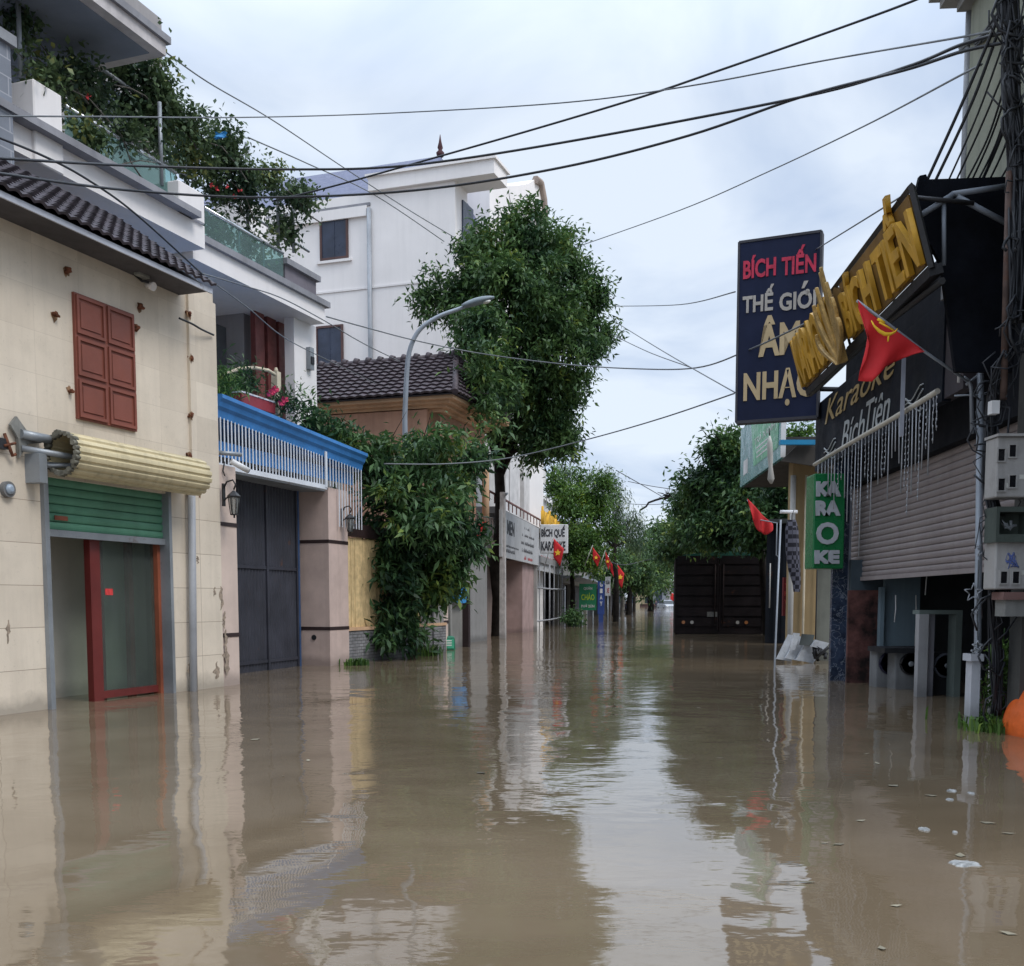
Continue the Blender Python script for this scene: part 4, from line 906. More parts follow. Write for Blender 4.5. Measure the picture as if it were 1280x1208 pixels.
# white columned house above
ch = thing('columned_house', 'white house front with tall pale fluted columns above the shop board', 'house', M.P(3, -2.0, 3.9))
mb = MB(); top_ = 8.6; mb.box(M, 1.3, M.s_(668, 600, -1.1), -1.5, -1.1, -.9, top_); mb.build('wall', mat('ivory_render', (.50, .48, .46), streak=.3), ch)
for u0, u1 in ((632, 636), (637.5, 650), (655, 666)):
    mb = MB(); mb.box(M, M.s_(u0, 600, -.9), M.s_(u1, 600, -.9), -1.1, -.9, 3.92, top_-.3); mb.build('column', mat('ivory_column', (.58, .56, .55), streak=.2), ch)
mb = MB(); mb.box(M, M.s_(666, 590, -1.1)+.1, M.s_(671, 590, -1.1), -1.3, -.7, M.z_(668, 604, -1.1), M.z_(668, 586, -1.1)); mb.build('bay', M_white, ch)
mb = MB(); q = M.P(M.s_(690, 600, -4), -4, 0); mb.box(M, M.s_(668, 600, -2.6)+3.05, M.s_(690, 600, -2.6)+9, -9, -3.4, -.9, M.z_(672, 612, -3.4)); mb.build('annexe_wall', mat('ivory_render', (.50, .48, .46)), ch)
P0 = M.P(M.s_(670, 600, -3.3), -3.3, M.z_(672, 614, -3.3)); mb = MB(); U = M.d*14; V = -M.n*5+UP*3.6
tile_roof(mb, P0, U, V, 40, 16, rise=.03, lap=.04, sub=4); mb.build('annexe_roof', M_bluegray, ch)
mb = MB(); mb.box(M, M.s_(670, 600, -3.3), M.s_(670, 600, -3.3)+14, -3.4, -3.2, M.z_(672, 614, -3.3)-.25, M.z_(672, 614, -3.3)+.03); mb.build('gutter', M_white, ch)
# iron grille front below the karaoke sign
t = thing('grille_front', 'dark shopfront closed by a pipe grille below the karaoke box sign', 'shopfront', M.P(a2+.1, 0, 0))
g1_ = M.s_(706, 750)
mb = MB(); mb.box(M, a2+.02, g1_, -1.49, -.9, -.95, 2.5); mb.build('dark_interior', mat('dull_dark_front', (.055, .052, .055), var=.4, grime=.5), t)
mb = MB()
for z_ in (.32, 1.55): mb.tube([M.P(a2+.1, -.02, z_), M.P((a2+g1_)/2, -.02, z_-.02), M.P(g1_-1, .1, z_+.02)], .035, 6)
for i in range(7): s_ = a2+.1+(g1_-1-a2)*i/6.; mb.tube([M.P(s_, -.02, -.6), M.P(s_, -.02, 2.5)], .02 if i % 3 else .035, 6)
mb.build('pipe_grille', mat('grey_pipe', (.27, .27, .28), rust=.2), t)
mb = MB()
for i in range(5): s_ = a2+.8+(g1_-2-a2)*i/4.5; mb.box(M, s_, s_+.35, -.9, -.82, -.8, 2.3)
mb.build('mullion', mat('dark_mullion', (.10, .09, .085)), t)
# further shops, one box each
rs2 = random.Random(8)
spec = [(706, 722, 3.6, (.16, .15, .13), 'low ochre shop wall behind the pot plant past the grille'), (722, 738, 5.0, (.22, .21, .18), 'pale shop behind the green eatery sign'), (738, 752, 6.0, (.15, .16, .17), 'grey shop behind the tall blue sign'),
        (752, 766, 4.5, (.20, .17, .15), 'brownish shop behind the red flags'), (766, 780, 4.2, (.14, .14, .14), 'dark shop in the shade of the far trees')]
M2 = Frame(*M.P(M.s_(706, 750), 0, 0).to_2d(), 818)
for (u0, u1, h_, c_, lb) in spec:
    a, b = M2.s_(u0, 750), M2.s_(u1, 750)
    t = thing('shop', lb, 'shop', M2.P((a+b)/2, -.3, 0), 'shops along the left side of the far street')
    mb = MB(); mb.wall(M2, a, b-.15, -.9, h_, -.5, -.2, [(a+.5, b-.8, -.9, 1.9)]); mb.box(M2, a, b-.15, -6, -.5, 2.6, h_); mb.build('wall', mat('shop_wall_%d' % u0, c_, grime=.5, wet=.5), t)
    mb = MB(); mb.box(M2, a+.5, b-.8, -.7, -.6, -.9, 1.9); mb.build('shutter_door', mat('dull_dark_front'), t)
    mb = MB(); mb.box(M2, a, b-.2, -.2, .8, 2.1, 2.2); mb.build('awning', M_steel, t)
# signs of the far left row
def frontsign(name, lab, u0, u1, v0, v1, Y, m, words, group=None, cat='sign', th=.08):
    x0, x1 = at(u0, v1, Y).x, at(u1, v1, Y).x; z0, z1 = at(u0, v1, Y).z, at(u0, v0, Y).z; F = Frame(x0, Y, d=(1, 0)); t = thing(name, lab, cat, F.P((x1-x0)/2, 0, z0), group)
    mb = MB(); mb.box(F, 0, x1-x0, -th, 0, z0, z1); mb.build('board', m, t)
    for (s, fx, fz, fw, fh, mm) in words: text(s, F.P((x1-x0)*fx, .003, z0+(z1-z0)*fz), F.d, UP, (x1-x0)*fw, (z1-z0)*fh, mm, t, .008, .02)
    return t, F, x1-x0, z0, z1
M_gsign = mat('green_sign', (.02, .20, .09), rough=.4, var=.1, bump=0); M_bsign = mat('blue_sign', (.03, .06, .22), rough=.4, var=.15, bump=0)
M_lime = mat('lime_ink', (.45, .62, .05), bump=0); M_wht = mat('white_ink', (.66, .66, .66), rough=.5, bump=0)
Y = 46
t, F, w_, z0, z1 = frontsign('eatery_sign', 'green street sign with yellow CHÁO lettering on a post past the grille front', 724, 745.5, 730, 763, Y, M_gsign, [('CHÁO', .12, .38, .76, .28, M_lime), ('QUÁN', .25, .76, .5, .14, M_wht), ('PHỞ BÚN', .12, .10, .76, .14, M_wht)])
mb = MB(); mb.tube([F.P(.15, -.04, -.9), F.P(.15, -.04, z0)], .04, 6); mb.tube([F.P(w_-.15, -.04, -.9), F.P(w_-.15, -.04, z0)], .04, 6); mb.build('leg', M_steel, t)
Y = 50
t, F, w_, z0, z1 = frontsign('tall_blue_sign', 'narrow tall blue sign with stacked white characters beside the green eatery sign', 747, 755.5, 726, 768, Y, M_bsign, [(c, .3, .82-.19*i, .4, .13, M_wht) for i, c in enumerate('GIÀY')])
mb = MB(); mb.box(F, .05, w_-.05, -.07, -.01, -.9, z0); mb.build('leg', M_bsign, t)
t, F, w_, z0, z1 = frontsign('white_street_sign', 'small white double street sign with dark letters right of the tall blue sign', 756.5, 763, 721, 745, 54, mat('sign_white'), [('SỬA', .15, .6, .7, .25, M_ink), ('XE', .25, .15, .5, .25, M_redink)])
mb = MB(); mb.tube([F.P(w_/2, -.04, -.9), F.P(w_/2, -.04, z0)], .05, 6); mb.build('leg', M_steel, t)
# potted bush in the water below
# ---- flags
def star(F, s, z, r, n): return [F.P(s+(r if k % 2 == 0 else r*.4)*math.sin(math.pi*k/5), n, z+(r if k % 2 == 0 else r*.4)*math.cos(math.pi*k/5)) for k in range(10)]
def flag(lab, u, v, Y, w_, h_, ang, group='small red flags on poles', fold=1.0, seed=1, star_=True):
    p = at(u, v, Y); t = thing('flag', lab, 'flag', p, group); mb = MB(); n = 7; rr = random.Random(seed); ca, sa = math.cos(ang), math.sin(ang)
    def pt(i, j):
        x = i/n; y = j/n; xx = w_*x*(1-.35*y*fold); zz = -h_*y-.25*h_*x*fold; yy = .10*w_*math.sin(5*x+3*y+seed)*(.3+x)
        return p+Vector((xx*ca, yy+xx*sa*.3, zz+xx*sa))
    for i in range(n):
        for j in range(n): mb.quad([pt(i, j), pt(i+1, j), pt(i+1, j+1), pt(i, j+1)], sm=True)
    cl_ = mb.build('cloth', M_flag, t, merge=True); so_ = cl_.modifiers.new('s', 'SOLIDIFY'); so_.thickness = .01
    if star_:
        mb = MB(); c = pt(3.5, 3.5); r_ = h_*.19; mb.quad([c+Vector(((r_ if k % 2 == 0 else r_*.42)*math.sin(math.pi*k/5), -.06*w_-.02, (r_ if k % 2 == 0 else r_*.42)*math.cos(math.pi*k/5))) for k in range(10)]); mb.build('star', M_gold, t, fixn=False)
    mb = MB(); mb.tube([p+Vector((0, .02, .08)), p+Vector((-.55*w_*ca-.15, .1, -h_*1.6))], .016, 6); mb.build('pole', M_concrete, t)
    return t
flag('red flag with yellow star tied to the leafy tree, left of a pair', 741, 684, 40, .42, .46, -.8, seed=1)
flag('red flag with yellow star hanging right beside its twin in the leafy tree', 757, 690, 40.5, .34, .42, -1.0, seed=2)
flag('small red flag higher up beyond the leafy tree', 763, 702, 56, .5, .5, -.9, seed=3, star_=False)
flag('red flag drooping above the white street sign', 772, 706, 58, .45, .95, -.6, seed=4)
flag('red flag in front of the letters KARAOKE on the white box sign', 692, 673, 37.2, .42, .7, -.5, seed=5)
flag('red flag on the rose house balcony, the upper of two', 597, 653, 26.6, .26, .22, .25, seed=6, star_=False)
flag('red flag on the rose house balcony, the lower of two', 592, 664, 26.3, .2, .26, .3, seed=7, star_=False)
flag('tiny red flag beside the far crossroads', 838, 741, 120, 1.0, .8, -.2, seed=8, star_=False)
# ---- green bin floating
t = thing('floating_bin', 'green plastic bin floating by the stone fence post', 'bin', wat(557, 812))
p = wat(557, 812); FB = Frame(p.x, p.y, d=(1, .25))
mb = MB(); mb.box(FB, -.20, .20, -.2, .2, -.1, .30, .02, .02); bevel(mb.build('tub', mat('green_plastic', (.01, .14, .075), rough=.35), t), .05, 3)
FB.n = -Vector((FB.d.y, -FB.d.x, 0))*-1
mb = MB(); mb.box(FB, -.13, .15, .19, .206, .03, .24); mb.build('label_plate', mat('pale_green_label', (.06, .36, .22), var=.1), t)
for z_ in (.20, .15, .10): mb = MB(); mb.box(FB, -.08, .10, .206, .209, z_-.01, z_+.012); mb.build('faded_print', M_wht, t)
# grey posts, cement gate stumps and blue cover next to it
S = Frame(*wat(541, 815).to_2d(), 1000)
t = thing('stone_gate_post', 'pinkish stone fence post with a dark band behind a thin dark pipe', 'post', S.P(.3, -.3, 0))
mb = MB(); a, b = S.s_(541, 750), S.s_(560, 750); mb.box(S, a, b, -.6, 0, -.95, S.z_(550, 745)); mb.build('shaft', M_pinkl, t)
z_ = S.z_(550, 778); mb = MB(); mb.box(S, a-.9, b+.006, -.61, .01, z_-.03, z_+.03); mb.build('band', M_band, t)
t = thing('thin_pipe', 'thin dark pipe standing in the water before the stone fence post', 'pipe', wat(541, 817)); mb = MB(); q = wat(541, 817); mb.tube([q+UP*-.9, q+UP*1.0], .028, 6); mb.build('pipe', M_dark, t)
t = thing('cement_gateway', 'stained cement gateway stub with a dark jamb below the rose house', 'gateway', S.P(2, -.3, 0))
mb = MB(); a, b, c = S.s_(563, 750), S.s_(583, 750), S.s_(588, 750); mb.box(S, a, a+.12, -.2, 0, -.95, 1.35); mb.box(S, a+.12, b, -.25, -.1, -.95, 1.15); mb.build('wall', M_cement, t)
mb = MB(); mb.box(S, b, b+.14, -.2, .05, -.95, 1.5); mb.build('jamb', M_band, t)
mb = MB(); q = S.P(a+.1, .02, 1.12)
mb.prism(S, [(a+.1, 1.05), (b-.2, 1.02), (b-.15, 1.32), (a+.5, 1.42), (a+.1, 1.40)], -.08, .06); mb.prism(S, [(a+.15, 1.42), (b-.2, 1.33), (b-.3, 1.40), (a+.3, 1.48)], -.3, .08); tp = mb.build('plastic_cover', mat('blue_tarp'), None); setp(tp, 'crumpled blue plastic sheet on top of the cement gateway', 'tarp')

# ================================================================ FAR END OF THE STREET
def person(name, lab, loc, face, top, bottom, hair, h=1.7, pose='walk', sink=.7):
    t = thing(name, lab, 'person', (loc[0], loc[1], 0)); bm = bmesh.new(); me = bpy.data.meshes.new('body')
    k = h/1.7; z = -sink
    J = {'pel': (0, 0, .95), 'che': (0, 0, 1.28), 'nek': (0, 0, 1.46), 'hd': (0, 0, 1.60), 'hdt': (0, 0, 1.70), 'lsh': (-.18, 0, 1.40), 'lel': (-.26, -.05, 1.12), 'lha': (-.22, -.22, .98), 'rsh': (.18, 0, 1.40), 'rel': (.27, -.04, 1.14), 'rha': (.20, -.24, 1.10),
         'lhp': (-.10, 0, .90), 'lkn': (-.11, -.10, .50), 'lan': (-.11, .02, .08), 'rhp': (.10, 0, .90), 'rkn': (.11, .04, .50), 'ran': (.11, .15, .08)}
    ra = {'pel': .13, 'che': .14, 'nek': .055, 'hd': .095, 'hdt': .07, 'lsh': .06, 'lel': .045, 'lha': .035, 'rsh': .06, 'rel': .045, 'rha': .035, 'lhp': .09, 'lkn': .06, 'lan': .045, 'rhp': .09, 'rkn': .06, 'ran': .045}
    ks = list(J); c, s = math.cos(face), math.sin(face)
    vs = [(k*(J[q][0]*c-J[q][1]*s), k*(J[q][0]*s+J[q][1]*c), k*J[q][2]+z) for q in ks]
    E_ = [('pel', 'che'), ('che', 'nek'), ('nek', 'hd'), ('hd', 'hdt'), ('che', 'lsh'), ('lsh', 'lel'), ('lel', 'lha'), ('che', 'rsh'), ('rsh', 'rel'), ('rel', 'rha'), ('pel', 'lhp'), ('lhp', 'lkn'), ('lkn', 'lan'), ('pel', 'rhp'), ('rhp', 'rkn'), ('rkn', 'ran')]
    me.from_pydata(vs, [(ks.index(a), ks.index(b)) for a, b in E_], []); o = bpy.data.objects.new('body', me); COL.objects.link(o); o.parent = t
    md = o.modifiers.new('skin', 'SKIN'); o.modifiers.new('sub', 'SUBSURF').render_levels = 1
    for i, q in enumerate(ks): me.skin_vertices[0].data[i].radius = (ra[q]*k, ra[q]*k*.8)
    me.skin_vertices[0].data[0].use_root = True; me.materials.append(mat('skin_tone', (.35, .2, .14), bump=0))
    def shell(nm, names, r_, m_):
        mb = MB()
        for a, b in names: mb.tube([Vector(vs[ks.index(a)])+t.location, Vector(vs[ks.index(b)])+t.location], [ra[a]*k*r_, ra[b]*k*r_*(1.0)], 10)
        mb.build(nm, m_, t)
    shell('shirt', [('pel', 'che'), ('che', 'nek'), ('lsh', 'lel'), ('rsh', 'rel'), ('lsh', 'rsh')], 1.18, top); shell('trousers', [('lhp', 'lkn'), ('rhp', 'rkn'), ('lhp', 'rhp'), ('lkn', 'lan'), ('rkn', 'ran')], 1.2, bottom)
    mb = MB(); q = Vector(vs[ks.index('hdt')])+t.location; mb.tube([q-UP*.06, q-UP*.0, q+UP*.045, q+UP*.07], [.098*k, .10*k, .07*k, .01], 12); mb.build('hair' if not hair else 'hat', hair or M_black, t); return t
p = wat(783, 764.5); person('person', 'person in dark clothes wading away under a tilted white umbrella', (p.x, p.y), 2.9, mat('dark_shirt', (.03, .03, .05), bump=0), mat('dark_trousers', (.02, .02, .02), bump=0), None, sink=.75)
t = thing('umbrella', 'pale tilted umbrella held over the wading person on the left of the far street', 'umbrella', (p.x, p.y, 1.2)); c = Vector((p.x+.05, p.y, 1.45)); ax = Vector((.35, -.5, .8)).normalized(); e1 = ax.orthogonal().normalized(); e2 = ax.cross(e1)
mb = MB()
for i in range(8):
    a, b = 2*math.pi*i/8, 2*math.pi*(i+1)/8; A1, B1 = c+(e1*math.cos(a)+e2*math.sin(a))*.6-ax*.12, c+(e1*math.cos(b)+e2*math.sin(b))*.6-ax*.12; A0, B0_ = c+(e1*math.cos(a)+e2*math.sin(a))*.32+ax*.10, c+(e1*math.cos(b)+e2*math.sin(b))*.32+ax*.10; T0 = c+ax*.17
    mb.quad([A0, B0_, T0]); mb.quad([A1, B1, B0_, A0])
mb.build('canopy', mat('pale_umbrella', (.55, .57, .6), bump=0), t, fixn=False); mb = MB(); mb.tube([c+ax*.2, c-ax*.75], .012, 6); mb.build('shaft', M_dark, t)
p = wat(820, 756.8); person('person', 'small dark figure wading in open water in front of the far car', (p.x*1.0, 150), .4, mat('dark_shirt'), mat('dark_trousers'), None, sink=.7)
for o_ in [x for x in bpy.data.objects if x.get('label', '').startswith('small dark figure')]: o_.location.x = at(820, 750, 150).x
# car at the crossing
def car(lab, x, y, col, group=None):
    t = thing('parked_car', lab, 'car', (x, y, 0), group); F = Frame(x, y, d=(1, .15)); z = -.45
    mb = MB(); mb.prism(Frame(*F.P(-.85, 0, 0).to_2d(), d=F.n*-1), [(-2.0, z+.25), (2.1, z+.25), (2.15, z+.8), (1.9, z+.92), (1.1, z+.98), (.5, z+1.42), (-1.1, z+1.45), (-1.8, z+1.02), (-2.05, z+.95)], 0, 0) if 0 else None
    SF = Frame(x, y, d=(F.n.x, F.n.y)); SF.n = F.d.copy()
    mb.prism(SF, [(-2.1, z+.25), (2.1, z+.25), (2.12, z+.75), (1.95, z+.92), (1.1, z+1.0), (-1.75, z+1.02), (-2.1, z+.92)], -.86, .86); bevel(mb.build('body', col, t), .08, 3)
    mb = MB(); mb.prism(SF, [(1.15, z+.99), (.5, z+1.44), (-1.0, z+1.47), (-1.75, z+1.0)], -.74, .74); bevel(mb.build('cabin', glassmat('car_glass', (.1, .12, .13), .6), t), .06, 2)
    mb = MB(); mb.prism(SF, [(.52, z+1.42), (.4, z+1.50), (-.95, z+1.52), (-1.05, z+1.46)], -.72, .72); mb.build('roof', col, t)
    for sx in (-.62, .62): mb = MB(); mb.tube([F.P(sx, -0, z+.72)+F.n*2.08, F.P(sx, 0, z+.72)+F.n*2.16], .11, 10); mb.build('headlight', mat('lamp_lens', (.7, .7, .65), rough=.15), t)
    for sx in (-.8, .8):
        for sy in (-1.3, 1.35): mb = MB(); c = F.P(sx, 0, z+.3)+F.n*sy; mb.tube([c-F.d*.1, c+F.d*.1], .31, 16); mb.build('wheel', M_black, t)
    return t
q = at(834, 752, 140); car('silver car standing in the flood at the far crossing', q.x, q.y, mat('silver_paint', (.35, .36, .38), rough=.3, metal=.4, bump=0)).scale = (1, 1, 1)
def far_house(lab, u0, u1, vt, Y, D, c_, floors, roofc=None, z0=-.9):
    x0, x1 = at(u0, 740, Y).x, at(u1, 740, Y).x; h = at(u0, vt, Y).z; F = Frame(x0, Y, d=(1, 0)); t = thing('far_house', lab, 'house', ((x0+x1)/2, Y, 0), 'houses at the far end of the street')
    nw = max(1, int((x1-x0)/2.6)); fh = h/floors; holes = []
    for i in range(nw):
        for j in range(floors):
            a = (x1-x0)*(i+.25)/nw; b = (x1-x0)*(i+.75)/nw; holes.append((a, b, j*fh+.5, (j+1)*fh-.6))
    mb = MB(); mb.wall(F, 0, x1-x0, z0, h, -.3, 0, holes); mb.box(F, 0, x1-x0, -D, -1.2, z0, h-.1); mb.build('wall', mat('far_wall_%s' % u0, c_, grime=.3), t)
    for (a, b, c, d) in holes: mb = MB(); mb.box(F, a, b, -.2, -.15, c, d); mb.build('window', M_winblue, t)
    mb = MB(); mb.box(F, -.3, x1-x0+.3, -D, .4, h, h+.25); mb.build('roof', mat('far_roof_%s' % u0, roofc or (.2, .18, .17)), t); return t
far_house('low yellow shop at the far crossing', 803, 815.5, 741, 172, 9, (.50, .40, .24), 1)
far_house('grey blue shop with a bright board at the far crossing', 815.5, 832, 733, 170, 9, (.22, .24, .28), 1)
far_house('ochre two storey house behind the far crossing', 808, 838, 722, 190, 10, (.42, .33, .22), 2)
far_house('pale house partly behind the truck at the far crossing', 836, 852, 728, 180, 10, (.34, .33, .33), 2)
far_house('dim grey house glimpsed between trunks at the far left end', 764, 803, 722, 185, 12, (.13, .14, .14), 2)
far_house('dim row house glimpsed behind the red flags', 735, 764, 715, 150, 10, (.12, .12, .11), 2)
frontsign('far_board', 'blue and white shop board at the far crossing', 815, 826, 731, 741, 169, M_bsign, [('SHOP', .2, .3, .6, .4, M_wht)])
frontsign('far_board', 'pale cream shop board on the yellow shop at the far crossing', 804, 814, 743, 746, 171, mat('sign_cream', (.6, .5, .3)), [])
mb = MB(); a = at(800, 750, 160).x; b = at(850, 750, 160).x; F = Frame(a, 160, d=(1, 0)); mb.box(F, 0, b-a, -.2, 0, -.9, .35); mb.box(F, 0, b-a, -.3, .1, .35, .45); setp(mb.build('low_wall', mat('dark_red_wall', (.08, .045, .04))), 'low dark wall along the water at the far crossing', 'wall')

t = thing('back_shop', 'dark shop added to close the bright gap between cargo truck and corrugated shed', 'shop', (11, 46, 0)); BFq = Frame(at(938, 750, 45).x, 45, d=(1, -.2))
mb = MB(); mb.wall(BFq, 0, 7, -.95, 3.6, -.3, 0, [(1, 3, -.95, 2), (4, 6, -.95, 2)]); mb.box(BFq, 0, 7, -5, -.31, -.95, 3.6); mb.build('wall', mat('back_shop_wall', (.03, .03, .03), grime=.5, spec=.1), t)  # dark backdrop added to hide the bright sky between truck and shed
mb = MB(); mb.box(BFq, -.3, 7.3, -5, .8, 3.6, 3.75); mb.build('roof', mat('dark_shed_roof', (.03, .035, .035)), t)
# ================================================================ TRUCK
TY = 33.0; x0 = at(843.5, 750, TY).x; tw = 2.78; zt_ = at(850, 698, TY).z
M_tr = mat('dark_truck_paint', (.011, .008, .009), spec=.15, rough=.7, var=.4, rust=.12, streak=.5)
t = thing('cargo_truck', 'dark brown high sided cargo truck seen from behind, standing in the flood', 'truck', (x0+tw/2, TY, 0))
F = Frame(x0, TY, d=(1, -.15)); F.n = -Vector((-F.d.y, F.d.x, 0))
SZ0 = .12
mb = MB(); mb.box(F, 0, tw, -6.2, -6.1, SZ0, zt_); mb.box(F, 0, .06, -6.1, -.05, SZ0, zt_); mb.box(F, tw-.06, tw, -6.1, -.05, SZ0, zt_); mb.box(F, 0, tw, -6.2, 0, SZ0-.1, SZ0); mb.build('cargo_box', M_tr, t)
for a, b in ((.0, tw/2-.01), (tw/2+.01, tw)):
    mb = MB(); mb.box(F, a, b, -.05, -.005, SZ0, zt_)
    for j in range(7): z_ = SZ0+.14+j*(zt_-SZ0)/7; mb.box(F, a+.06, b-.06, -.005, .02, z_, z_+(zt_-SZ0)/7-.07)
    mb.box(F, a, a+.05, -.005, .03, SZ0, zt_); mb.box(F, b-.05, b, -.005, .03, SZ0, zt_)
    g = mb.build('tailgate', M_tr, t)
    mb = MB(); mb.tube([F.P(a+.12 if a else b-.12, .05, SZ0+.2), F.P(a+.12 if a else b-.12, .05, zt_-.2)], .02, 6); mb.build('latch_bar', mat('dull_bar', (.022, .016, .016), rust=.3, spec=.1), g)
mb = MB(); mb.box(F, .1, tw-.1, -.3, -.02, -.15, SZ0-.11); mb.build('rear_beam', M_dark, t)
for a in (.28, .55, 1.98, 2.25):
    mb = MB(); z_ = at(850, 778, TY).z; mb.tube([F.P(a, -.02, z_), F.P(a, .06, z_)], .055, 12); mb.build('tail_light', mat('tail_lens_%d' % (1 if a in (.55, 1.98) else 0), (.35, .34, .32) if a in (.55, 1.98) else (.35, .14, .05), rough=.25, bump=0), t)
mb = MB(); z_ = at(850, 768, TY).z; mb.box(F, 1.02, 1.34, .022, .035, z_-.08, z_+.08); pl = mb.build('number_plate', mat('plate_dull', (.12, .12, .115), var=.3, vs=20), t)
for a in (.3, tw-.3):
    for n in (-1.2, -2.3): mb = MB(); mb.tube([F.P(a-.2, n, -.42), F.P(a+.2, n, -.42)], .48, 20); mb.build('wheel', M_black, t)
mb = MB(); mb.box(F, .15, tw-.15, -8.0, -6.35, -.3, 1.75); bevel(mb.build('cab', M_tr, t), .12, 3)
mb = MB()
for i in range(24):
    a = i/24*tw; 
mb.prism(F, [(.02, zt_+.002), (tw-.02, zt_+.002), (tw-.3, zt_+.16), (tw*.6, zt_+.22), (tw*.3, zt_+.17), (.3, zt_+.12)], -6.0, -.15); mb.build('load_cover', mat('green_tarp', (.012, .09, .06), rough=.6, var=.3), t)
# near-black shed added to fill the shaded gap right of the truck
ds = thing('dark_shed', 'dark corrugated shed added to fill the shade right of the cargo truck', 'shed', (7.4, 27.5, 0))
mb = MB(); DF = Frame(at(957, 750, 26).x, 26, d=(1, -.27)); 
for i in range(30): a = i*.2; mb.box(DF, a, a+.1, -.03, .0, -.9, 3.0); mb.box(DF, a+.1, a+.2, -.06, -.03, -.9, 3.0)
mb.build('corrugated_wall', mat('shed_shade_black', (.010, .012, .016), rust=.3, spec=.1), ds)
mb = MB(); mb.box(DF, 0.02, 6, -5, -.07, -.9, 3.0); mb.build('shed_body', mat('shed_shade_black'), ds)
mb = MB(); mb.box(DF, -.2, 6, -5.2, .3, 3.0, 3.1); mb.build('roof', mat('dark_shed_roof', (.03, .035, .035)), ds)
mb = MB(); mb.tube([Vector((at(962, 750, 25.5).x, 25.5, .9)), Vector((at(962, 750, 25.5).x, 25.5, 2.0))], .016, 6); mb.build('rail_pipe', M_concrete, ds)

# ================================================================ RIGHT SIDE: karaoke shop
p = wat(1057, 851); Rf = Frame(p.x, p.y, 731, side=-1)
def rs(u, v=HOR, off=0): return Rf.s_(u, v, off)
sF = rs(1057); zsb = Rf.z_(1060, 722); sN = rs(1300)
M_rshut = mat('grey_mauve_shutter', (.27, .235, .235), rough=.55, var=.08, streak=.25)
M_shopdk = mat('shaded_recess_black', (.013, .014, .018), grime=.4, spec=.08)  # near-black colour standing for the shaded recess above the shutter
ks = thing('karaoke_shop', 'dark karaoke shopfront with a half raised grey roller shutter and marble pillar', 'shop', Rf.P(sF, 0, 0))
mb = MB(); ZT = 2.62
slats(mb, Rf, sN, sF+.3, zsb, ZT, -.12, .072, .011); sh = mb.build('roller_shutter', M_rshut, ks)
mb = MB(); mb.box(Rf, sN, sF+.3, -.14, -.09, zsb-.05, zsb); mb.build('bottom_bar', M_rshut, sh)
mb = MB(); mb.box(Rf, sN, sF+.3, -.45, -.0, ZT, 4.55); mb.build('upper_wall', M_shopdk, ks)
# marble pillar
m0 = rs(1041, 800, .0)
M_marb = mat('blue_black_marble', (.035, .05, .085), rough=.2, var=.5, vs=6, wave=None, speck=.0)
nt = M_marb.node_tree
def veins(m):
    nt = m.node_tree; L = nt.links.new; pr = [n for n in nt.nodes if n.type == 'BSDF_PRINCIPLED'][0]; src = pr.inputs['Base Color'].links[0].from_socket
    g = nt.nodes.new('ShaderNodeNewGeometry'); v = nt.nodes.new('ShaderNodeTexNoise'); v.inputs['Scale'].default_value = 5; v.inputs['Detail'].default_value = 6; v.inputs['Distortion'].default_value = 1.6; L(g.outputs[0], v.inputs[0])
    a = nt.nodes.new('ShaderNodeMath'); a.operation = 'SUBTRACT'; L(v.outputs[0], a.inputs[0]); a.inputs[1].default_value = .5
    b = nt.nodes.new('ShaderNodeMath'); b.operation = 'ABSOLUTE'; L(a.outputs[0], b.inputs[0])
    r = nt.nodes.new('ShaderNodeMapRange'); L(b.outputs[0], r.inputs[0]); r.inputs[1].default_value = 0; r.inputs[2].default_value = .018; r.inputs[3].default_value = .75; r.inputs[4].default_value = 0
    x = nt.nodes.new('ShaderNodeMix'); x.data_type = 'RGBA'; L(r.outputs[0], x.inputs[0]); L(src, x.inputs[6]); x.inputs[7].default_value = (.32, .36, .42, 1); L(x.outputs[2], pr.inputs['Base Color'])
veins(M_marb)
xx0, xx1 = at(1040, 750, p.y).x, at(1057, 750, p.y).x
mb = MB(); mb.box(WF, xx0, xx1+.02, p.y, p.y+.08, -.95, ZT+.5); mb.build('marble_pillar', M_marb, ks)
mb = MB(); mb.box(WF, xx1+.02, xx1+.05, p.y-.02, p.y+.03, -.95, ZT); mb.build('guide_rail', mat('pale_rail', (.33, .36, .42), metal=.3, rough=.4), ks)
# interior shell
iw = -4.2
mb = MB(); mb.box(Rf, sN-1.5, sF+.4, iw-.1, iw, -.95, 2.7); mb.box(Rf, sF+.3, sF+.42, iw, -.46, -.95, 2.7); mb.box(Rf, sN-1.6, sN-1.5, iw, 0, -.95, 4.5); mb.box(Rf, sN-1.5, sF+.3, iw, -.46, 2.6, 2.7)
mb.build('room', mat('dark_room', (.05, .055, .06), grime=.3), ks)
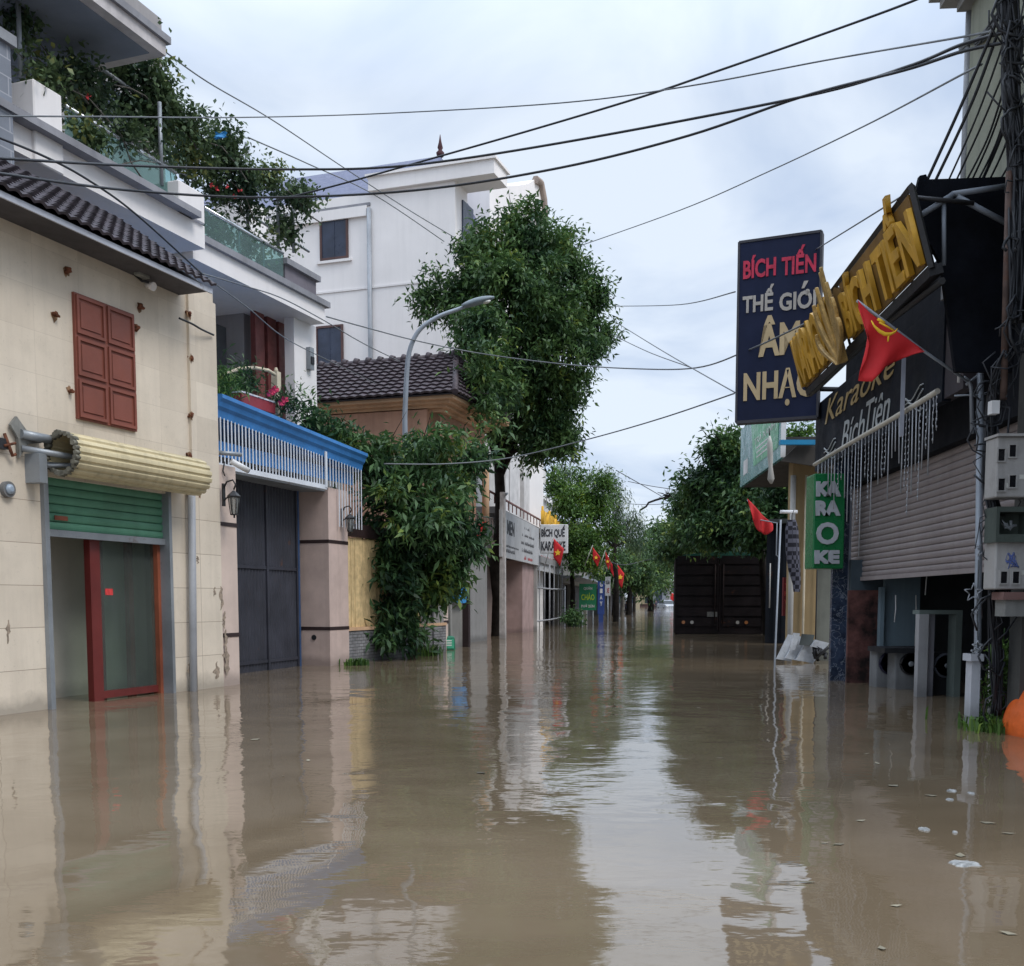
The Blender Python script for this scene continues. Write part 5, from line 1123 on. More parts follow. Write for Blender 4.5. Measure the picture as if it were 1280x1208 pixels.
# inner light-blue wall, door with brown pattern, white columns
nI = -.9
def rbox(u0, u1, v0, v1, n0, th, name, m, par, vb=None):
    a, b = sorted((Rf.s_(u0, 780, n0), Rf.s_(u1, 780, n0))); z0 = -.9 if v1 is None else Rf.z_(u0, v1, n0); z1 = Rf.z_(u0, v0, n0)
    mb = MB(); mb.box(Rf, a, b, n0-th, n0, z0, z1); return mb.build(name, m, par)
M_lb = mat('pale_blue_wall', (.16, .22, .26), var=.1, streak=.3, wet=.5)
IF = Frame(*at(1062, 750, 13.3).to_2d(), d=(1, 0))       # cross wall facing the camera
IF.n = Vector((0, -1, 0))
def ibox(u0, u1, v0, v1, Y, th, name, m, par):
    x0_, x1_ = at(u0, 750, Y).x, at(u1, 750, Y).x; z0 = -.9 if v1 is None else at(u0, v1, Y).z; z1 = at(u0, v0, Y).z
    mb = MB(); mb.box(WF, x0_, x1_, Y, Y+th, z0, z1); return mb.build(name, m, par)
ibox(1061, 1103, 738, None, 13.6, .06, 'carved_door', mat('reddish_carved_door', (.075, .030, .026), var=.9, vs=4, bump=1, bs=14), ks)
ibox(1101, 1106, 734, None, 13.5, .1, 'door_frame', M_lb, ks)
ibox(1106, 1150, 700, None, 13.6, .08, 'blue_wall', M_lb, ks)
ibox(1063, 1150, 700, 738, 13.7, .08, 'blue_beam', mat('dark_blue_beam', (.05, .07, .085)), ks)
ibox(1150, 1162, 768, None, 11.6, .1, 'white_column', mat('column_grey_white', (.33, .33, .34), grime=.3, wet=.6), ks)
ibox(1162, 1169.5, 768, None, 11.72, .35, 'column_side', mat('column_side_shade', (.30, .30, .34), grime=.3, wet=.6), ks)  # side of the white column, its shade put into a darker copy
ibox(1196, 1204, 768, None, 11.6, .2, 'inner_jamb', mat('green_grey_jamb', (.12, .15, .14)), ks)
ibox(1150, 1204, 763, 768, 11.6, .2, 'lintel', mat('green_grey_jamb'), ks)
for u, v0, v1 in ((1119.5, 744, 778), (1145, 744, 810), (1158, 700, 744)):
    q = at(u, v0, 13.0); q2 = at(u-1.5, v1, 13.0); mb = MB(); mb.tube([q, (q+q2)/2+Vector((.01, 0, 0)), q2], .008, 5); c_ = mb.build('hanging_cord', M_wht, None); setp(c_, {1119.5: 'thin pale cord hanging beside the carved door in the shop', 1145: 'pale cord with a lump hanging in the middle of the blue shop wall', 1158: 'short pale cord below the raised grey shutter'}[u], 'cord')
def speaker(lab, u, v, Y, sz, m1, m2, r=.42):
    q = at(u, v, Y); t = thing('loudspeaker', lab, 'loudspeaker', (q.x, Y, q.z-sz*.5), 'loudspeakers floating in the karaoke shop')
    mb = MB(); mb.box(WF, q.x-sz*.5, q.x+sz*.5, Y, Y+sz*.7, -.2, q.z+sz*.5); bevel(mb.build('cabinet', m1, t), .02, 2)
    mb = MB(); mb.tube([(q.x, Y-.002, q.z), (q.x, Y-.03, q.z), (q.x, Y-.03, q.z), (q.x, Y+.05, q.z)], [sz*r, sz*r, sz*r*.85, sz*.12], 24); mb.build('cone', m2, t)
    mb = MB(); mb.tube([(q.x, Y-.01, q.z), (q.x, Y-.045, q.z)], [sz*.14, sz*.06], 14); mb.build('dust_cap', M_steel, t); return t
M_cab = mat('white_cabinet', (.17, .175, .18), grime=.6, wet=.4)
speaker('pale loudspeaker with a dark blue cone next to the carved door', 1113, 829, 12.9, .36, M_cab, mat('navy_cone', (.012, .012, .035), rough=.4))
speaker('pale loudspeaker with a black cone left of the white column', 1138, 830, 12.6, .38, M_cab, mat('black_cone', (.015, .015, .018), rough=.4), .36)
speaker('dark loudspeaker with a grey ring in the doorway between white column and jamb', 1182, 832, 11.9, .30, M_black, mat('grey_cone', (.12, .13, .16), rough=.4), .48)
mb = MB(); q = at(1125, 812, 12.8); mb.box(WF, q.x-.3, q.x+.32, 12.5, 13.1, q.z-.03, q.z+.03); setp(mb.build('table_plank', M_black), 'thin dark plank lying across the pale loudspeakers', 'plank')
# black script signboard
z0_, z1_ = 2.93, 3.86
s0_, s1_ = Rf.s_(1178, 480, .28), Rf.s_(1019, 560, .28)
M_bs = mat('black_signboard', (.008, .011, .018), rough=.6, var=.3, streak=.2, spec=.12)
t = thing('script_signboard', 'black signboard with silver script lettering Bích Tiên and gold Karaoke over the shutter', 'sign', Rf.P(s0_, .28, z0_))
mb = MB(); mb.box(Rf, s0_, s1_, .2, .28, z0_, z1_); mb.build('board', M_bs, t)
M_sil = mat('silver_script', (.42, .45, .46), rough=.4, bump=0); M_gsc = mat('gold_script', (.38, .28, .13), rough=.4, bump=0)
rd_ = -Rf.d
def rtext(s, uL, uR, z0, h, m, par, n=.285, bold=.0, shear=.35, **k):
    a, b = Rf.s_(uL, 550, n), Rf.s_(uR, 500, n); return text(s, Rf.P(a, n, z0), rd_, UP, a-b, h, m, par, .006, bold, shear, **k)
rtext('Bích', 1052, 1082, 2.99, .36, M_sil, t); rtext('Tiên', 1082, 1113, 3.02, .38, M_sil, t)
rtext('Karaoke', 1031, 1118, 3.49, .31, M_gsc, t, bold=.0)
for (u0, u1, zc2) in ((1031, 1046, 3.02), (1131, 1154, 3.0)):
    mb = MB()
    for j in range(4):
        a, b = Rf.s_(u0, 550, .285), Rf.s_(u1, 500, .285); pts = [Rf.P(a+(b-a)*i/6, .29, zc2+.05*j+.05*math.sin(i*.9+j)) for i in range(7)]; mb.tube(pts, .008, 5)
    mb.build('scroll_ornament', M_sil, t)
s2_, s3_ = Rf.s_(1201, 400, .30), Rf.s_(1172, 400, .3)
t2 = thing('side_panel', 'dark brown end panel with a thin white tube right of the script signboard', 'panel', Rf.P(s2_, .3, 3.0))
mb = MB(); mb.box(Rf, s2_, s3_, .15, .26, 2.95, Rf.z_(1190, 345, .26)); mb.build('panel', mat('aubergine_panel', (.045, .038, .045), var=.2), t2)
mb = MB(); mb.tube([Rf.P(s2_, .3, Rf.z_(1199, 478, .3)), Rf.P(s2_, .3, Rf.z_(1199, 338, .3))], .014, 8); mb.build('white_tube', M_wht, t2)
mb = MB(); a = Rf.s_(1178, 350, .3); mb.box(Rf, s2_-.02, a, .27, .31, Rf.z_(1199, 358, .3), Rf.z_(1199, 334, .3)); mb.build('cap_plate', M_steel, t2)
# white pipe with icicle lights
n_ = .42; pp = [(1018, 581), (1060, 556), (1110, 527), (1150, 503), (1172, 489)]
pz = [Rf.hit(u, v, n_) for u, v in pp]
t = thing('light_pipe', 'long off white pipe hung with rows of drooping light tubes above the shutter', 'light string', Rf.P(pz[-1][0], n_, pz[-1][1]))
mb = MB(); mb.tube([Rf.P(a, n_, z) for a, z in pz], .026, 8); mb.build('pipe', mat('ivory_pipe', (.50, .47, .40), rough=.5, var=.15, streak=.4), t)
rr = random.Random(5); k = 0; ntube = 36
for i in range(ntube):
    f = (i+.5)/ntube; u = 1022+(1172-1022)*f; s_ = Rf.s_(u, 540, n_); zt2 = np.interp(u, [q[0] for q in pp], [pz[j][1] for j in range(5)])-.02
    L_ = rr.choice([.42, .55, .62, .75, .95, 1.1])*(.75+.5*rr.random()); thick = rr.random() < .45
    mb = MB(); pts = [Rf.P(s_+rr.uniform(-.006, .006), n_+rr.uniform(-.006, .006), zt2-L_*j/5) for j in range(6)]
    if thick: mb.tube([pts[0], pts[-1]], .006, 6)
    else:
        mb.tube(pts, .0035, 4)
        for j in range(int(L_/.06)): q = pts[0].lerp(pts[-1], (j+.5)/int(L_/.06)); mb.tube([q-UP*.008, q+UP*.012], .007, 5)
    mb.build('light_tube' if thick else 'light_strand', mat('frosted_tube', (.36, .38, .41), rough=.4, bump=0), t)
# grey perforated strut
t = thing('perforated_strut', 'grey perforated steel strut hanging in front of the script signboard', 'strut', Rf.P(Rf.s_(1127, 500, .5), .5, 2.9))
s_ = Rf.s_(1127, 500, .5); za, zb = Rf.z_(1127, 545, .5), Rf.z_(1127, 440, .5)
mb = MB(); mb.box(Rf, s_-.035, s_+.035, .48, .5, za, zb); mb.box(Rf, s_-.035, s_-.03, .5, .52, za, zb); mb.build('strut', mat('pale_strut', (.38, .40, .46), rough=.45, metal=.3), t)
mb = MB()
for f in (.1, .35, .6, .85): q = za+(zb-za)*f; mb.tube([Rf.P(s_, .499, q), Rf.P(s_, .503, q)], .014, 8)
mb.build('bolt_hole', M_black, t)
# ---- gold letter rack
GA = at(1165, 335, 8.35); GBt = at(1140, 232, 8.35); GC = at(1010, 489, 13.2); GD = at(990, 430, 13.2)
xv = (GA-GC).normalized(); up0 = (GBt-GA); yv = (up0-xv*up0.dot(xv)).normalized(); H_ = (GBt-GA).length; LN = (GA-GC).length; nv = xv.cross(yv)
t = thing('gold_letter_sign', 'tilted rack of thick ochre block letters with a gilded leaf ornament above the shop', 'sign', (GA+GC)/2)
def gp(x, y, n=0): return GC+xv*x+yv*y+nv*n
class GFr:
    def P(s, a, n, z): return gp(a, z, n)
GFm = GFr()
mb = MB()
for y in (0, H_): mb.tube([gp(0, y), gp(LN, y)], .03, 4, sm=False)
for x in (0, LN): mb.tube([gp(x, 0), gp(x, H_)], .03, 4, sm=False)
for i in range(1, 9): mb.tube([gp(LN*i/9, 0, -.02), gp(LN*i/9, H_, -.02)], .015, 4)
mb.build('frame', M_dark, t)
mb = MB(); mb.box(GFm, .05, LN*.42, -.0, .02, .04, H_-.04); mb.box(GFm, LN*.5, LN-.06, -.0, .02, .04, H_-.04); mb.build('backing', mat('dark_ochre_backing', (.16, .085, .015), rough=.6, var=.3), t)
mb = MB(); mb.box(GFm, 0, LN, -.08, .03, -.06, .02); mb.build('bottom_trough', M_black, t)
M_och = mat('ochre_letter_paint', (.52, .285, .028), rough=.45, var=.22, vs=3, streak=.45, bump=.2)
text('KARAOKE', gp(.02, .05, .03), xv, yv, LN*.40, H_*.93, M_och, t, .045, .028, sp=1.0)
text('BÍCH TIẾN', gp(LN*.51, .05, .03), xv, yv, LN*.485, H_*1.08, M_och, t, .045, .028, sp=1.0)
M_gild = mat('worn_gilt', (.42, .27, .09), rough=.35, metal=.35, var=.3, vs=10)
c0x = LN*.46
for side, lvs in ((-1, ((H_*1.5, .0), (H_*1.35, .20), (H_*1.15, .40), (H_*.7, .5))), (1, ((H_*1.55, -.10), (H_*1.25, .06), (H_*.95, .22), (H_*.6, .34)))):
    for j, (hgt_, spread) in enumerate(lvs):
        mb = MB(); K = 12; L1, R1 = [], []
        for i in range(K+1):
            f = i/K; y = -.12+hgt_*f; x = c0x+side*(.03+spread*abs(math.sin(f*1.9))**1.2+.05*f*f); wd = .11*math.sin(math.pi*min(1, f*.9+.08))+.006
            L1.append((x-wd*.5, y)); R1.append((x+wd*.5, y))
        mb.prism(GFm, L1+R1[::-1], .07+.025*j, .11+.025*j); bevel(mb.build('gilt_leaf', M_gild, t), .008, 1)
mb = MB(); mb.prism(GFm, [(c0x-.26, .12), (c0x+.26, .12), (c0x+.32, H_*.8), (c0x, H_*1.0), (c0x-.32, H_*.8)], -.01, .02); mb.build('gilt_shield', mat('dark_gilt', (.20, .12, .04), rough=.5), t)
# supports
sp_ = thing('sign_supports', 'dark steel arms bracing the tilted letter rack against the shop wall', 'frame', Rf.P(rs(1160), .3, 3.8))
mb = MB()
for f in (.1, .5, .95):
    mb.tube([gp(LN*f, H_, -.03), gp(LN*f, H_, -.03)+Vector((.55, 0, -.05))], .02, 5)
mb.tube([gp(0, -.05, -.02), gp(LN*.55, -.03, -.02), gp(LN, -.12, -.05)], .03, 6)
mb.build('arm', M_steel if 0 else M_dark, sp_)
# ---- big blue-black sign
PL, PR = at(920, 530, 15.0), at(1021.5, 524, 14.55); BF = Frame(PL.x, PL.y, d=(PR.x-PL.x, PR.y-PL.y)); BF.n = Vector((BF.d.y, -BF.d.x, 0)); bw_ = (PR.to_2d()-PL.to_2d()).length; bz0 = PL.z+.02; bz1 = at(919.5, 303, 15.0).z
t = thing('music_shop_sign', 'tall navy sign with pink and sand coloured lettering over the street', 'sign', BF.P(bw_/2, 0, bz0))
M_navy = mat('navy_sign', (.010, .015, .042), spec=.15, rough=.55, var=.15, vs=1.5, streak=.25, bump=.05)
mb = MB(); mb.box(BF, 0, bw_, -.16, 0, bz0, bz1); bevel(mb.build('panel', M_navy, t), .01, 1)
mb = MB()
for (a, b, c, d) in ((0, bw_, bz0-.02, bz0+.02), (0, bw_, bz1-.02, bz1+.015), (-.015, .015, bz0, bz1), (bw_-.015, bw_+.015, bz0, bz1)): mb.box(BF, a, b, -.17, .012, c, d)
mb.build('edge_frame', mat('sign_edge', (.05, .05, .06)), t)
M_pk = mat('faded_red_letters', (.46, .035, .075), var=.2, vs=8, bump=0); M_sd = mat('sand_letters', (.47, .36, .21), var=.12, bump=0); M_sg = mat('grey_sand_letters', (.40, .37, .34), var=.12, bump=0)
def bt(s, u0, u1, v0, v1, m, bold, **k):
    hgt = bz1-bz0; vt, vb = 303, 530
    fz = lambda v, u: bz0+hgt*((vb-6*(u-920)/100)-v)/((vb-6*(u-920)/100)-(vt-15*(u-920)/100))
    um = (u0+u1)/2; z0, z1 = fz(v1, um), fz(v0, um); x0, x1 = (u0-920)/101.5*bw_, (u1-920)/101.5*bw_
    return text(s, BF.P(x0, .002, z0), BF.d, UP, x1-x0, z1-z0, m, t, .012, bold, **k)
bt('BÍCH', 926, 967, 318, 347, M_pk, .03); bt('TIẾN', 974, 1016, 306, 342, M_pk, .03)
bt('THẾ', 926, 965, 357, 390, M_sg, .03); bt('GIOI', 972, 1017, 364, 387, M_sg, .03); bt('´', 999, 1007, 351, 360, M_sg, .03); bt('’', 1004, 1009, 361, 369, M_sg, .02)
bt('ÂM', 947, 998, 393, 445, M_sd, .035); bt('NHẠC', 929, 1016, 462, 510, M_sd, .03)
mb = MB(); a = BF.P(bw_, -.08, bz0+.5); 
for z in (bz0+.4,): mb.tube([BF.P(bw_-.05, -.08, z), BF.P(bw_-.05, -.08, z)+Vector((1.2, .1, .0))], .035, 6)
mb.build('wall_arm', M_dark, t)
# ---- green karaoke box sign
ky = 13.6; xa, xb = at(1017, 650, ky).x, at(1056, 650, ky).x; za, zb = at(1010, 711, ky).z, at(1010, 592, ky).z; GFr2 = Frame(xa, ky, d=(1, .0)); GFr2.n = Vector((0, -1, 0)); kw = xb-xa
t = thing('green_karaoke_sign', 'vertical green box sign with grey stacked letters KARAOKE on the shop corner', 'sign', (xa, ky, za))
M_grn = mat('sign_green_acrylic', (.008, .15, .045), rough=.3, var=.08, bump=0)
mb = MB(); mb.box(GFr2, -.0, kw, -.38, 0, za, zb); bevel(mb.build('light_box', M_grn, t), .015, 2)
M_gl = mat('grey_letters', (.42, .44, .47), rough=.4, bump=0)
hh = zb-za
for s, v0, v1 in (('KA', 602, 621), ('RA', 626, 645), ('O', 653, 681), ('KE', 688, 705)):
    z1 = at(1017, v0, ky).z; z0 = at(1017, v1, ky).z; x0_ = .02 if s != 'O' else .035; text(s, GFr2.P(x0_, .002, z0), GFr2.d, UP, kw*.80 if s != 'O' else kw*.72, z1-z0, M_gl, t, .02, .07 if s != 'O' else .03)

# ================================================================ Yellow house end + canopy beyond
yy = 18.5; YF = Frame(at(988, 750, yy).x, yy, d=(1, 0)); YF.n = Vector((0, -1, 0)); M_yel = mat('dull_yellow_render', (.30, .215, .11), var=.08, streak=.35, wet=.6)
yh = thing('yellow_house', 'narrow dull yellow house end behind the green karaoke sign', 'house', YF.P(0, 0, 0))
w1_, w2_ = at(1021, 750, yy).x-YF.o.x, at(1045, 750, yy).x-YF.o.x
mb = MB(); mb.box(YF, 0, w1_, -.3, 0, -.95, 3.7); mb.box(YF, 1.6, w1_+2, -5.5, -.3, -.95, 3.5); mb.build('wall', M_yel, yh)
mb = MB(); mb.box(YF, w1_, w2_+2.2, -.3, -.05, -.95, 3.7); mb.build('grey_wall', mat('green_grey_render', (.14, .145, .125), streak=.4, wet=.5), yh)
for u, r_, m_ in ((988.5, .05, M_concrete), (1004.5, .022, mat('cream_rail', (.55, .48, .36))), (1020.5, .012, M_wire)):
    mb = MB(); q = at(u, 750, yy-.06).x; mb.tube([(q, yy-.06, -.9), (q, yy-.06, 3.3)], r_, 8); mb.build('drain_pipe', m_, yh)
CFm = Frame(*at(977, 572, 18.0).to_2d(), 731, side=-1); cs1 = CFm.s_(925, 610); cz = CFm.z_(977, 572)
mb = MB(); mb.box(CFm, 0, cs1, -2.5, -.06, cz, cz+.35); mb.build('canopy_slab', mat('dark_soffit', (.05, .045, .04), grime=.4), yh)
tb = thing('teal_fascia_sign', 'green and white advertising fascia on the canopy under the navy sign', 'sign', CFm.P(cs1/2, 0, cz))
ztb = at(925, 531, CFm.P(cs1, 0, 0).y).z; zta = cz+.9
mb = MB(); mb.prism(CFm, [(0, cz), (cs1, cz), (cs1, cz+1.25), (0, cz+1.05)], -.06, 0); mb.build('board', mat('teal_board', (.06, .22, .22), rough=.3, var=.15), tb)
mb = MB(); mb.prism(CFm, [(cs1*.08, cz+.22), (cs1*.62, cz+.22), (cs1*.70, cz+1.12), (cs1*.05, cz+1.02)], .001, .006); mb.build('green_patch', mat('bright_green_print', (.03, .32, .13), rough=.3), tb)
text('TRÀ XANH', CFm.P(cs1*.60, .007, cz+.62), -CFm.d, UP, cs1*.46, .16, M_wht, tb, .003)
for j in range(3): mb = MB(); mb.box(CFm, cs1*(.2+.04*j), cs1*.55, .007, .009, cz+.34+.09*j, cz+.37+.09*j); mb.build('faded_print', M_wht, tb)
mb = MB(); mb.box(CFm, cs1*.78, cs1*.9, .001, .006, cz+.2, cz+.5); mb.build('white_patch', M_wht, tb)
mb = MB(); mb.box(CFm, -.04, .0, -.06, .02, cz, cz+1.08); mb.build('edge_strip', M_wht, tb)
# sloping dark end & blue strip
mb = MB(); q0 = at(977, 575, 17.9); q1 = at(1022, 548, 17.9); q2 = at(1022, 600, 17.9); q3 = at(1000, 553, 17.9)
mb.prism(Frame(q0.x, 17.9, d=(1, 0)), [(0, q0.z), (q3.x-q0.x, q3.z), (q1.x-q0.x+1.5, q1.z), (q1.x-q0.x+1.5, q2.z), (0, q0.z-.03)], 0, .06); mb.build('end_panel', mat('dark_soffit'), yh)
mb = MB(); mb.box(WF, at(985, 0, 17.8).x, at(1030, 0, 17.8).x, 17.7, 17.8, at(985, 557, 17.8).z, at(985, 551, 17.8).z); mb.build('blue_gutter', mat('bright_blue_pipe', (.02, .22, .42), rough=.4), yh)
# hanging closed umbrella / wrapped cloth on canopy edge
t = thing('furled_parasol', 'furled off white parasol hanging from the canopy edge', 'parasol', at(963, 605, 17.8)); q = at(964, 605, 17.8); q1 = at(962, 545, 17.8)
mb = MB(); mb.tube([q, q.lerp(q1, .1), q.lerp(q1, .35), q.lerp(q1, .6), q.lerp(q1, .85), q1], [.02, .06, .035, .05, .045, .015], 9); mb.build('cloth', mat('offwhite_cloth', (.40, .39, .36), grime=.3), t)
mb = MB(); mb.tube([q1, q1+UP*.12], .012, 5); mb.build('tip', M_dark, t)
# flag and its pole (second)
pb_ = wat(968, 838); t = thing('flag_pole', 'thin leaning grey flag pole in front of the yellow house', 'pole', pb_)
pt_ = at(976, 650, 16.3); mb = MB(); mb.tube([pb_-UP*.9, pb_, pt_], .015, 8); mb.build('pole', M_pole, t)
mb = MB(); q = at(959, 660, 16.4); mb.tube([pt_-UP*.6, pt_-UP*.55+Vector((-.06, 0, 0)), pt_-UP*.05+Vector((-.06, 0, 0)), at(949, 650, 16.5), at(934, 625, 16.6)], .010, 6); mb.build('flag_arm', M_pole, t)
def hangflag(lab, pts_top, pts_bot, m=M_flag, seed=1, emb=None, cat='flag'):
    t = thing('flag', lab, cat, pts_top[0]); mb = MB(); n = 14; k = 10
    def L_(pts, f):
        x = f*(len(pts)-1); i = min(int(x), len(pts)-2); return pts[i].lerp(pts[i+1], x-i)
    g = [[L_(pts_top, i/n).lerp(L_(pts_bot, i/n), j/k)+Vector((0, .05*math.sin(i*1.1+j*.25+seed)*(j/k), 0)) for j in range(k+1)] for i in range(n+1)]
    for i in range(n):
        for j in range(k): mb.quad([g[i][j], g[i+1][j], g[i+1][j+1], g[i][j+1]], sm=True)
    c = mb.build('cloth', m, t, merge=True); s = c.modifiers.new('s', 'SOLIDIFY'); s.thickness = .006
    return t
Y1 = 16.5
t = hangflag('red flag drooping from the thin pole under the furled parasol', [at(934, 623, Y1), at(943, 632, Y1), at(953, 644, Y1), at(966, 655, Y1)], [at(938, 640, Y1), at(947, 664, Y1), at(958, 669, Y1), at(967, 663, Y1)], seed=2)
# plaid shirt
t = thing('plaid_shirt', 'black and white plaid shirt hanging from the canopy beside the yellow wall', 'shirt', at(990, 650, 17.6))
M_pl = mat('plaid_cloth', (.012, .012, .018), bump=0); nt = M_pl.node_tree; pr = [n for n in nt.nodes if n.type == 'BSDF_PRINCIPLED'][0]; g_ = nt.nodes.new('ShaderNodeNewGeometry'); ck = nt.nodes.new('ShaderNodeTexChecker'); ck.inputs['Scale'].default_value = 14; ck.inputs[1].default_value = (.012, .012, .02, 1); ck.inputs[2].default_value = (.10, .10, .13, 1)
nt.links.new(g_.outputs[0], ck.inputs[0]); nt.links.new(ck.outputs[0], pr.inputs['Base Color'])
mb = MB(); Q_ = [(990, 650, 10), (990, 662, 16), (991, 690, 17), (993, 712, 15), (996, 730, 10), (996, 740, 8)]; pts = []
for (u, v, w_) in Q_: pts.append((at(u, v, 17.7), w_*17.7/F_PX/2))
K = 12
for i in range(len(pts)-1):
    for k in range(K):
        a, b = 2*math.pi*k/K, 2*math.pi*(k+1)/K
        f = lambda P_, an: P_[0]+Vector((P_[1]*math.cos(an)*(1+.15*math.sin(3*an)), P_[1]*.55*math.sin(an)*(1+.2*math.sin(4*an)), 0))
        mb.quad([f(pts[i], a), f(pts[i], b), f(pts[i+1], b), f(pts[i+1], a)], sm=True)
mb.build('cloth', M_pl, t); mb = MB(); q = at(990, 650, 17.7); mb.tube([q, q+UP*.08, q+UP*.16+Vector((.03, 0, 0))], .008, 5); mb.build('hanger', M_dark, t)
# red vertical banner
t, F, w_, z0, z1 = frontsign('red_banner', 'narrow dark red banner with stacked letters beside the plaid shirt', 978.5, 985.5, 722, 770, 18.9, mat('dark_red_banner', (.13, .012, .015), bump=0), [('T', .25, .72, .5, .12, M_redink), ('H', .25, .52, .5, .12, M_redink), ('V', .25, .30, .5, .12, M_redink)])
mb = MB(); q = at(986, 640, 18.2); mb.tube([q-Vector((.15, 0, 0)), q+Vector((.15, 0, 0))], .03, 8); lt = mb.build('tube_lamp', mat('white_lamp', (.8, .8, .8))); setp(lt, 'short white tube lamp under the dark canopy', 'lamp')
# junk panels
jt = thing('panel_heap', 'broken silver insulation panels heaped in the water by the yellow wall', 'debris', wat(1005, 824), None)
rj = random.Random(12); M_foil = mat('silver_panel', (.50, .53, .57), rough=.35, metal=.25, var=.2, vs=6, grime=.3)
for i, (u, v, w_, h_, an) in enumerate(((986, 810, 20, 34, .45), (998, 812, 24, 30, .55), (1012, 814, 26, 30, .5), (1008, 800, 16, 14, .2), (1024, 806, 22, 10, .6), (992, 802, 8, 22, .3))):
    Yj = 18.0-i*.06; c = at(u, v, Yj); k = Yj/F_PX; JF = Frame(c.x, c.y, d=(1, .1)); ca, sa = math.cos(an), math.sin(an); hw_, hh_ = w_*k/2, h_*k/2
    poly = [(ca*x+sa*y*-1*-1, c.z-sa*x*0+y-.25*x) for x, y in ((-hw_, -hh_), (hw_, -hh_), (hw_, hh_), (-hw_, hh_))]
    poly = [(x*ca+y*sa, c.z+y*ca-x*sa*.35) for x, y in ((-hw_, -hh_), (hw_, -hh_), (hw_, hh_), (-hw_, hh_))]
    mb = MB(); mb.prism(JF, poly, 0, .04); mb.build('panel', M_foil if i not in (3,) else mat('mixed_scrap', (.06, .07, .07), var=.5), jt)
mb = MB(); c = at(1028, 812, 17.7); 
for i in range(6): mb.tube([c+Vector((rj.uniform(-.15, .1), rj.uniform(-.1, .1), rj.uniform(-.2, .1))) for _ in range(3)], .03, 6)
mb.build('dark_scrap', M_black, jt)

# ================================================================ canopy structure top right and building above
cs = thing('tarp_canopy', 'black tarpaulin canopy end on grey steel tubes above the letter rack', 'canopy', at(1200, 300, 8.7))
yc_ = 8.75; xl, xr = at(1149, 250, yc_).x, at(1256, 250, yc_).x
cf = Frame(xl, yc_, d=(1, 0)); cf.n = Vector((0, -1, 0)); zt_ = at(1150, 218, yc_).z
mb = MB(); mb.prism(cf, [(-.06, at(1150, 262, yc_).z), (0, zt_-.01), (.05, zt_), (.07, zt_-.04), (xr-xl, zt_-.02), (xr-xl+.8, zt_-.02), (xr-xl+.8, 3.0), (.35, 3.0), (.2, at(1170, 330, yc_).z)], -.05, 0); mb.build('tarp_end', mat('black_tarp', (.005, .006, .009), spec=.08, rough=.8, var=.4, vs=3), cs)  # black tarp, its lower part standing for the shaded void under the canopy
mb = MB(); mb.box(WF, xl+.25, xr+.8, yc_+.06, yc_+.5, zt_-.15, zt_-.05); mb.build('roof_sheet', mat('dark_sheet', (.04, .05, .06)), cs)
mb = MB()
for a, b in (((1150, 270), (1192, 243)), ((1190, 243), (1258, 233)), ((1196, 246), (1258, 279)), ((1180, 250), (1180, 332))):
    mb.tube([at(*a, yc_-.12), at(*b, yc_-.12)], .024 if a != (1180, 250) else .018, 8)
mb.build('brace', mat('grey_tube', (.16, .18, .21), rough=.5, rust=.2), cs)
# building
bx0 = at(1211, 120, 9.3).x; bl_ = thing('corner_building', 'tall greenish beige building with stepped white cornice at the top right corner', 'building', (bx0+2, 8, 0))
b1s = rs(1211, 110)
mb = MB(); mb.box(Rf, sN-5, b1s, -6, -.0, 4.56, 8.5); mb.build('wall', mat('greenish_render', (.26, .27, .21), streak=.5, grime=.2, var=.1), bl_)
mb = MB(); zc2 = Rf.z_(1205, 22)
for i, (e, h0, h1) in enumerate(((.10, 0, .10), (.22, .10, .2), (.30, .2, .34), (.38, .34, .7))): mb.box(Rf, sN-5, b1s+e, -6, e, zc2+h0, zc2+h1)
mb.build('cornice', mat('weathered_cornice', (.34, .34, .33), grime=.5), bl_)
qq = Rf.P(rs(1206, 110), -.02, 0); mb = MB(); mb.tube([(qq.x, qq.y, zc2), (qq.x, qq.y, 4.5)], .033, 10); mb.build('drain_pipe', mat('pvc_grey', (.30, .31, .33)), bl_)
mb = MB(); zj = Rf.z_(1206, 62); mb.tube([(qq.x, qq.y, zj), (qq.x, qq.y, zj+.10)], .045, 10); mb.build('pipe_joint', M_steel, bl_)
# utility pole at the right edge
up_ = thing('utility_pole', 'stained concrete utility pole crowded with cables at the right edge', 'pole', (at(1280, 750, 8.3).x+.05, 8.3, 0))
px_ = up_.location.x; mb = MB(); mb.box(WF, px_-.06, px_+.16, 8.3, 8.5, -.95, 8.5, .0, .0); mb.build('shaft', mat('dirty_concrete_pole', (.055, .055, .052), grime=.6, var=.3), up_)
rp = thing('rusty_pipe', 'thin rusty brown pipe rising beside the meter boxes', 'pipe', (at(1258, 600, 8.2).x, 8.2, 1)); q = at(1258, 400, 8.2).x
mb = MB(); mb.tube([(q, 8.2, at(1262, 500, 8.2).z), (q-.02, 8.2, at(1258, 215, 8.2).z)], .028, 8); mb.build('pipe', mat('rusty_brown', (.085, .055, .045), rust=.6, var=.4, vs=5), rp)
